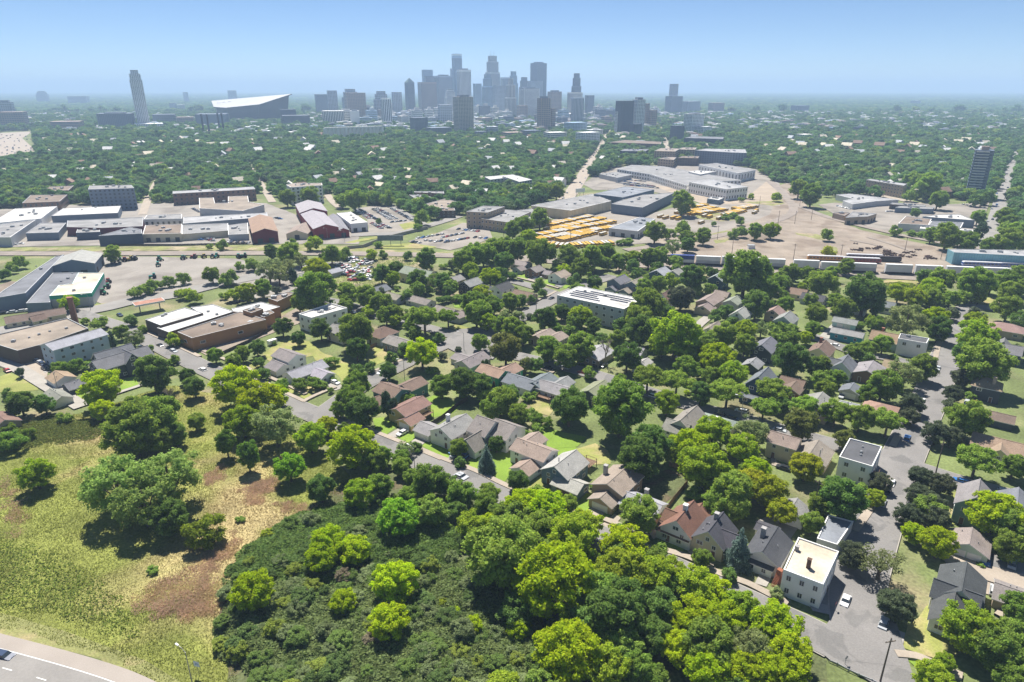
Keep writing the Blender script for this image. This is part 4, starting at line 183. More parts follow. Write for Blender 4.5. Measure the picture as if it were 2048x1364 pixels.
SKY=[('tower', 'tall blue-glass tower with notched crown left of the downtown peak', 'tower', -263.9, 3450, 49.2, 260.6, 'cglass', 'vert', {'crown': 1, 'rot': 25}), ('tower', 'stepped pale tower with two thin roof masts at the downtown peak', 'tower', -94.9, 3500, 73.0, 262.7, 'cstone', 'vert', {'mast': 2, 'step': 1, 'rot': 30}), ('tower', 'broad dark slab tower, rightmost of the tallest downtown towers', 'tower', 133.2, 3600, 82.5, 233.4, 'cdark', 'hor', {'rot': 40, 'pent': 1}), ('tower', 'white-ribbed square tower in front of the notched-crown tower', 'tower', -198.6, 2950, 60.6, 186.7, 'cwhite', 'vert', {'rot': 20, 'pent': 1}), ('tower', 'slender stepped stone tower with setbacks right of the downtown peak', 'tower', -5.1, 2700, 44.9, 150.7, 'cstone', 'vert', {'rot': 25, 'step': 2}), ('tower', 'pale glass tower with rounded top behind the slender stepped tower', 'tower', 6.8, 3450, 45.8, 191.8, 'cglass', 'grid', {'rot': 20, 'step': 1}), ('tower', 'tower with stepped dark cap on a lower slab, alone right of downtown', 'tower', 262.3, 2900, 39.2, 172.4, 'cdark', 'vert', {'rot': 25, 'step': 1}), ('tower', 'square concrete block below the lone tower right of downtown', 'tower', 239.6, 2700, 56.7, 101.3, 'cstone', 'vert', {'rot': 25}), ('tower', 'grey slab block in front of the lone tower right of downtown', 'tower', 218.0, 2350, 42.1, 87.3, 'cgray', 'vert', {'rot': 20}), ('tower', 'brown apartment slab standing nearer than downtown, with rooftop box', 'tower', 88.1, 1950, 37.2, 90.3, 'cbrown', 'grid', {'rot': 30, 'pent': 1}), ('tower', 'low brown wing right of the brown apartment slab', 'tower', 114.8, 1960, 14.1, 63.7, 'cbrown', 'grid', {'rot': 30}), ('tower', 'dark square block right of the wide white block', 'tower', 174.3, 2900, 58.3, 103.3, 'cbrown', 'grid', {'rot': 30, 'pent': 1}), ('tower', 'wide white banded office block in the right half of downtown', 'tower', 66.2, 2750, 81.0, 115.4, 'cwhite', 'hor', {'rot': 25, 'pent': 1}), ('tower', 'blue-grey block behind the wide white office block', 'tower', 112.0, 3500, 77.8, 149.6, 'cgray', 'grid', {'rot': 25}), ('tower', 'grey gable-topped tower left of the dark slab tower', 'tower', 61.1, 3600, 51.9, 168.5, 'cdark', 'grid', {'rot': 25, 'step': 1}), ('tower', 'pointed pyramid-roofed tower at the left end of downtown', 'tower', -431.7, 3000, 41.4, 138.5, 'cdark', 'grid', {'rot': 40, 'pyr': 1}), ('tower', 'glass tower with slanted flat top left of the notched-crown tower', 'tower', -413.5, 3500, 56.5, 200.1, 'cglass', 'grid', {'rot': 20}), ('tower', 'dark block in front of the slanted-top glass tower', 'tower', -388.2, 3400, 61.8, 169.7, 'cdark', 'grid', {'rot': 20}), ('tower', 'brown-grey wide block at the left of downtown', 'tower', -375.5, 3150, 86.9, 141.0, 'cbrown', 'vert', {'rot': 25}), ('tower', 'blue-grey wide slab between the glass towers', 'tower', -321.9, 3350, 85.4, 170.3, 'cgray', 'vert', {'rot': 25, 'pent': 1}), ('tower', 'tall narrow slab hugging the notched-crown tower', 'tower', -290.9, 3550, 31.4, 207.1, 'cgray', 'grid', {'rot': 20}), ('tower', 'pale stepped block in front of the white-ribbed tower', 'tower', -235.6, 2700, 48.2, 113.7, 'cwhite', 'hor', {'rot': 20, 'step': 1}), ('tower', 'blue glass slab left of the masted tower', 'tower', -108.9, 3150, 48.8, 173.5, 'cglass', 'vert', {'rot': 25, 'step': 1}), ('tower', 'low blue block between the white-ribbed and blue glass towers', 'tower', -160.5, 3300, 40.4, 136.0, 'cglass', 'hor', {'rot': 25}), ('tower', 'pale lower shoulder of the downtown cluster below the masted tower', 'tower', -55.2, 3000, 51.5, 126.0, 'cgray', 'grid', {'rot': 25}), ('tower', 'grey tower behind the stepped stone tower', 'tower', -32.0, 3600, 54.3, 167.0, 'cgray', 'vert', {'rot': 25}), ('tower', 'near apartment tower with brown grid and dark centre strip, front of downtown', 'tower', -130.3, 1882.0, 54.8, 94.4, 'cgrid', 'grid2', {'rot': 30, 'pent': 1}), ('tower', 'dark office block low at the left of downtown', 'tower', -883.5, 3311.5, 86.7, 89.8, 'cdark', 'vert', {'rot': 20}), ('tower', 'grey apartment tower behind the dark office block', 'tower', -735.6, 2900, 45.3, 107.5, 'cgray', 'grid', {'rot': 20}), ('tower', 'grey double tower left of downtown', 'tower', -661.6, 2900, 75.7, 113.6, 'cgray', 'grid', {'rot': 25, 'step': 1}), ('tower', 'lower brown slab in front of the grey double tower', 'tower', -577.4, 2600, 84.3, 100.7, 'cbrown', 'grid', {'rot': 25}), ('tower', 'dark grey tower left of the pyramid tower', 'tower', -499.1, 2700, 62.1, 105.8, 'cgray', 'grid', {'rot': 25, 'step': 1}), ('tower', 'pale narrow tower with dark side left of the pyramid tower', 'tower', -410.4, 2300, 36.1, 84.9, 'cwhite', 'vert', {'rot': 25}), ('tower', 'grey slab near the pyramid tower', 'tower', -471.5, 2900, 43.4, 101.5, 'cgray', 'grid', {'rot': 25}), ('grain_elevator', 'grain elevator silos in grey concrete left of the white silos', 'grain elevator', -575.3, 2260.2, 73.9, 48.6, 'cstone', 'vert', {'rot': 10}), ('tower', 'white milling tower behind the white silo row', 'tower', -500.1, 2231.6, 32.7, 49.4, 'cwhite', 'plain', {'rot': 15, 'pent': 1}), ('tower', 'blocky grey apartment building right of the silos', 'tower', -248.0, 1862.1, 48.5, 43.1, 'cdark', 'grid2', {'rot': 35}), ('tower', 'brown factory loft left of the near apartment tower', 'tower', -219.1, 2300, 49.1, 65.5, 'cgray', 'grid', {'rot': 20}), ('tower', 'low dark apartment block with terraces in front of the near tower', 'tower', -187.7, 1780.1, 66.8, 22.5, 'cdark', 'grid2', {'rot': 30}), ('tower', 'brown brick church-like gable building right of the near tower', 'tower', -94.9, 2360.6, 57.2, 22.9, 'cbrown', 'grid', {'rot': 40}), ('tower', 'long colonnaded low building under the lone tower', 'tower', 220.6, 2628.6, 115.8, 28.2, 'cstone', 'vert', {'rot': 15}), ('tower', 'white balcony apartment block beside the avenue', 'tower', 164.9, 1512.5, 52.4, 26.5, 'cwhite', 'grid2', {'rot': 35}), ('tower', 'pale round-cornered low building left of the balcony apartments', 'tower', 99.8, 1605.6, 53.8, 21.1, 'cstone', 'hor', {'rot': 25}), ('tower', 'blue-glass low offices behind the balcony apartments', 'tower', 166.3, 1829.7, 59.4, 32.6, 'cglass', 'grid2', {'rot': 25}), ('tower', 'long low dark office roof left of the pale round-cornered building', 'tower', 46.6, 1756.3, 50.0, 16.9, 'cdark', 'hor', {'rot': 25}), ('tower', 'low brown office block in the trees right of the near tower', 'tower', 0.6, 1710.5, 52.7, 15.0, 'cbrown', 'hor', {'rot': 25}), ('tower', 'grey cylinder-fronted office right of the near tower', 'tower', -50.7, 1768.1, 32.2, 25.0, 'cgray', 'hor', {'rot': 25}), ('tower', 'low dark office with stepped roof just right of the near tower', 'tower', -75.2, 1683.0, 30.7, 18.4, 'cdark', 'grid2', {'rot': 25}), ('tower', 'distant dark mid-rise right of the lone tower', 'tower', 329.0, 3000, 38.9, 88.4, 'cdark', 'hor', {'rot': 25}), ('tower', 'low brick block beside the brown apartment slab', 'tower', 37.4, 2600, 40.9, 56.8, 'cbrown', 'grid', {'rot': 25}), ('tower', 'dark glass apartment tower beside the avenue', 'tower', 279.6, 1747.6, 45.0, 86.7, 'cblack', 'grid2', {'rot': 30}), ('tower', 'white-gridded tower attached to the dark glass tower', 'tower', 321.1, 1788.7, 33.3, 89.2, 'cwhite', 'grid2', {'rot': 30, 'pent': 1}), ('tower', 'narrow white-gridded wing on the left of the dark glass tower', 'tower', 265.0, 1747.6, 17.4, 61.6, 'cwhite', 'grid2', {'rot': 30}), ('tower', 'brown slab tower right of the white-gridded tower', 'tower', 388.4, 2026.3, 15.1, 75.1, 'cbrown', 'grid', {'rot': 30}), ('tower', 'lower brown slab at the right of the tower cluster', 'tower', 405.9, 2026.3, 25.9, 56.7, 'cbrown', 'grid', {'rot': 30}), ('tower', 'dark podium block at the foot of the dark glass tower', 'tower', 303.0, 1708.3, 30.0, 34.4, 'cblack', 'grid2', {'rot': 30}), ('tower', 'tall blue-grey tower on a broad base, alone at the right skyline', 'tower', 750.8, 3300, 39.6, 135.1, 'cgray', 'grid', {'rot': 25}), ('tower', 'broad stepped base of the lone right skyline tower', 'tower', 733.0, 3200, 75.2, 82.8, 'cdark', 'hor', {'rot': 25}), ('tower', 'white and black checker apartment tower right of the second avenue', 'tower', 464.7, 1788.7, 50.2, 55.1, 'cwhite', 'grid2', {'rot': 30, 'pent': 1}), ('tower', 'dark slab left of the checker apartment tower', 'tower', 371.9, 1566.9, 31.0, 37.4, 'cblack', 'grid2', {'rot': 30}), ('tower', 'lower pale wing right of the checker apartment tower', 'tower', 487.5, 1763.8, 36.0, 25.5, 'cwhite', 'grid2', {'rot': 30}), ('tower', 'distant grey hospital block right of downtown', 'tower', 836.6, 3300, 81.9, 59.7, 'cgray', 'hor', {'rot': 20}), ('tower', 'distant brown block with flat top right of downtown', 'tower', 985.1, 3400, 71.8, 51.1, 'cbrown', 'hor', {'rot': 20}), ('tower', 'distant low office group on the right plain', 'tower', 1389.6, 3400, 79.3, 39.1, 'cdark', 'hor', {'rot': 20}), ('tower', 'far apartment slab standing in the right plain', 'tower', 2970.6, 5200, 64.5, 32.4, 'cgray', 'grid', {'rot': 20}), ('tower', 'mid-rise block hidden in the right trees', 'tower', 688.2, 1634.6, 38.7, 14.8, 'cstone', 'grid2', {'rot': 30}), ('tower', 'very tall pale stone apartment tower standing alone at left', 'tower', -1109.6, 2106.2, 41.1, 165.5, 'cstone2', 'grid2', {'rot': 28, 'taper': 1}), ('tower', 'pale three-storey base wing of the lone left tower', 'tower', -1067.4, 2053.4, 92.4, 19.2, 'cstone2', 'grid2', {'rot': 28}), ('tower', 'broad dark office block left of the lone tower', 'tower', -1173.5, 2079.5, 107.2, 46.8, 'cdark', 'grid2', {'rot': 20, 'pent': 1}), ('tower', 'brown long office block further left of the lone tower', 'tower', -1254.4, 1970.9, 86.6, 29.0, 'cbrown', 'hor', {'rot': 20}), ('tower', 'brown tower group at the left edge', 'tower', -1509.7, 2124.4, 74.9, 49.3, 'cbrown', 'grid', {'rot': 20}), ('tower', 'tall dark block at the far left edge', 'tower', -1649.9, 2300, 44.5, 74.3, 'cgray', 'grid', {'rot': 20, 'pent': 1}), ('tower', 'dark apartment slab right of the lone tower', 'tower', -1139.7, 2300, 78.4, 36.4, 'cdark', 'grid', {'rot': 20}), ('tower', 'brown low apartment group right of the lone tower', 'tower', -1072.6, 2300, 58.8, 27.9, 'cbrown', 'grid', {'rot': 20}), ('tower', 'distant pair of slabs on the left horizon', 'tower', -2365.7, 6000, 82.2, 99.9, 'cgray', 'grid', {'rot': 20}), ('tower', 'distant tower left of the stadium on the plain', 'tower', -2761.2, 6000, 46.2, 86.4, 'cgray', 'grid', {'rot': 20}), ('tower', 'distant stepped hall on the left horizon', 'tower', -3975.4, 6000, 96.7, 95.9, 'cgray', 'grid', {'rot': 20, 'step': 1}), ('tower', 'distant long hall on the left plain', 'tower', -3368.3, 5500, 155.2, 60.2, 'cgray', 'hor', {'rot': 20}), ('tower', 'mid-grey far blocks before the stadium', 'tower', -1922.4, 4000, 42.6, 38.8, 'cgray', 'grid', {'rot': 20}), ('tower', 'pale far block before the stadium', 'tower', -1830.2, 3900, 44.4, 31.8, 'cwhite', 'grid', {'rot': 20}), ('tower', 'dark office with orange sign right of the stadium', 'tower', -732.9, 2300, 57.5, 51.8, 'cblack', 'plain', {'rot': 20}), ('tower', 'long low dark office right of the stadium', 'tower', -693.7, 2250, 98.6, 35.0, 'cblack', 'hor', {'rot': 20}), ('tower', 'dark boiler hall behind the four chimneys', 'tower', -948.7, 2220.3, 99.4, 40.2, 'cdark', 'plain', {'rot': 12}), ('tower', 'dark tower slab with white balcony grid standing alone at the right', 'tower', 523.3, 762.9, 21.3, 51.5, 'cdark', 'tower18', {'rot': -30})]
ROADS=[('road', [(-194.1, 318.7), (-176.4, 302.9), (-124.9, 260.7), (-71.8, 222.3), (-37.8, 196.7), (-3.6, 171.6), (34.9, 142.9), (62.1, 121.3), (70.8, 113.6)], 9.5, 'asphalt'), ('road', [(-73.3, 219.5), (-62.5, 249.0), (-49.6, 271.7), (-34.3, 294.8), (-22.1, 309.9), (-8.7, 322.4), (4.5, 336.8), (14.3, 354.1), (25.1, 372.0), (45.5, 399.4), (65.9, 423.0)], 9, 'asphalt'), ('road', [(-25.3, 302.9), (-5.6, 287.8), (16.1, 274.5), (36.4, 260.7), (66.9, 233.7), (85.0, 221.1), (104.9, 206.0), (117.9, 197.4), (128.8, 192.5)], 8.5, 'asphalt'), ('road', [(-112.2, 372.0), (-91.6, 358.6), (-67.4, 336.8), (-44.8, 322.4), (-24.4, 306.3)], 8, 'asphalt'), ('road', [(-16.7, 441.1), (-4.2, 415.7), (11.2, 399.4), (27.1, 380.1)], 8, 'asphalt'), ('road', [(73.9, 278.6), (91.0, 314.9), (102.6, 334.3), (120.5, 358.6)], 5, 'concrete'), ('road', [(76.9, 108.1), (78.6, 116.4), (84.7, 130.8), (101.1, 154.5), (121.9, 182.7), (145.2, 212.6), (168.2, 241.8), (198.5, 281.6), (233.0, 326.3), (246.6, 344.4)], 12, 'asphalt'), ('road', [(234.1, 334.3), (254.1, 353.2), (268.1, 353.2), (275.2, 334.3)], 10, 'asphalt'), ('road', [(126.8, 190.3), (134.6, 182.7), (142.7, 175.6), (155.9, 166.4)], 9, 'asphalt'), ('road', [(146.8, 312.8), (154.8, 296.1), (161.2, 285.9), (173.5, 278.6), (182.7, 261.7)], 7.5, 'asphalt'), ('road', [(-264.4, 309.9), (-258.7, 315.7), (-239.2, 343.5), (-227.2, 355.9), (-217.6, 369.1), (-200.2, 380.1), (-187.6, 398.3), (-165.9, 421.8), (-144.5, 441.1), (-113.9, 456.3)], 15, 'asphaltlight'), ('road', [(-293.1, 380.1), (-194.1, 318.7)], 8, 'asphalt'), ('alley', [(-242.3, 283.4), (-219.1, 270.0), (-206.2, 260.7), (-185.8, 245.6), (-165.6, 230.6)], 6, 'concrete'), ('alley', [(112.1, 140.6), (115.8, 139.8), (121.2, 135.9), (129.4, 132.2)], 7, 'concretewarm'), ('road', [(23.9, 621.7), (58.5, 741.1), (91.4, 912.6), (131.3, 1138.8), (197.0, 1505.0), (300.7, 2116.8), (471.9, 3138.2)], 17, 'concretewarm'), ('road', [(258.1, 1100.1), (335.3, 1505.0), (431.3, 2015.2), (531.8, 2529.9)], 15, 'concretewarm'), ('road', [(337.5, 466.5), (403.5, 553.6), (493.1, 676.5), (665.5, 912.6), (930.4, 1272.1), (1350.5, 1838.1)], 14, 'asphaltlight'), ('road', [(-258.4, 723.9), (-329.8, 887.2), (-422.9, 1100.1), (-631.0, 1576.7)], 8, 'concretewarm'), ('road', [(-359.3, 648.0), (-418.1, 777.9), (-475.9, 912.6)], 8, 'concretewarm'), ('road', [(397.3, 883.0), (403.7, 832.1), (415.8, 794.5), (428.2, 742.1), (432.8, 711.7)], 12, 'concretewarm'), ('road', [(-134.3, 551.1), (-118.3, 554.5), (-95.0, 561.4), (-75.8, 590.5), (-61.4, 618.3), (-51.4, 639.8)], 11, 'asphaltlight'), ('road', [(-132.1, 713.4), (-107.7, 658.0), (-76.6, 590.5)], 9, 'asphaltlight'), ('road', [(-213.4, 778.4), (-193.2, 724.5), (-174.1, 682.2)], 8, 'concretewarm'), ('path', [(-161.2, 238.6), (-158.0, 244.0), (-153.8, 249.7), (-148.8, 257.6), (-144.4, 264.9)], 2.2, 'concrete'), ('rail_bed', [(-402.9, 485.0), (-306.2, 485.0), (-195.3, 486.6), (-120.4, 485.0), (-45.5, 478.7), (13.0, 471.0)], 13, 'ballast'), ('rail_bed', [(-8.7, 474.1), (61.7, 454.9), (119.6, 447.9), (223.5, 426.8), (309.4, 407.4), (348.0, 396.0)], 16, 'ballast'), ('rail_bed', [(85.8, 496.3), (128.9, 519.3), (178.9, 554.5), (219.2, 590.5), (250.5, 622.5), (283.4, 672.3), (311.9, 765.8), (334.7, 863.3), (340.9, 904.0)], 9, 'ballast'), ('rail_spur', [(293.3, 542.7), (296.9, 527.5), (299.6, 506.0), (300.6, 486.2)], 3, 'ballast'), ('rail_spur', [(273.1, 531.2), (283.4, 516.6), (286.5, 495.9), (289.2, 473.7)], 3, 'ballast'), ('rail_spur', [(206.6, 579.2), (232.2, 606.1), (257.7, 633.2), (288.6, 682.2)], 3, 'ballast'), ('rail_bed', [(299.2, 721.5), (300.0, 649.1), (306.1, 610.4), (318.0, 571.5), (328.9, 544.7), (344.6, 516.6), (362.1, 495.9)], 8, 'ballast')]
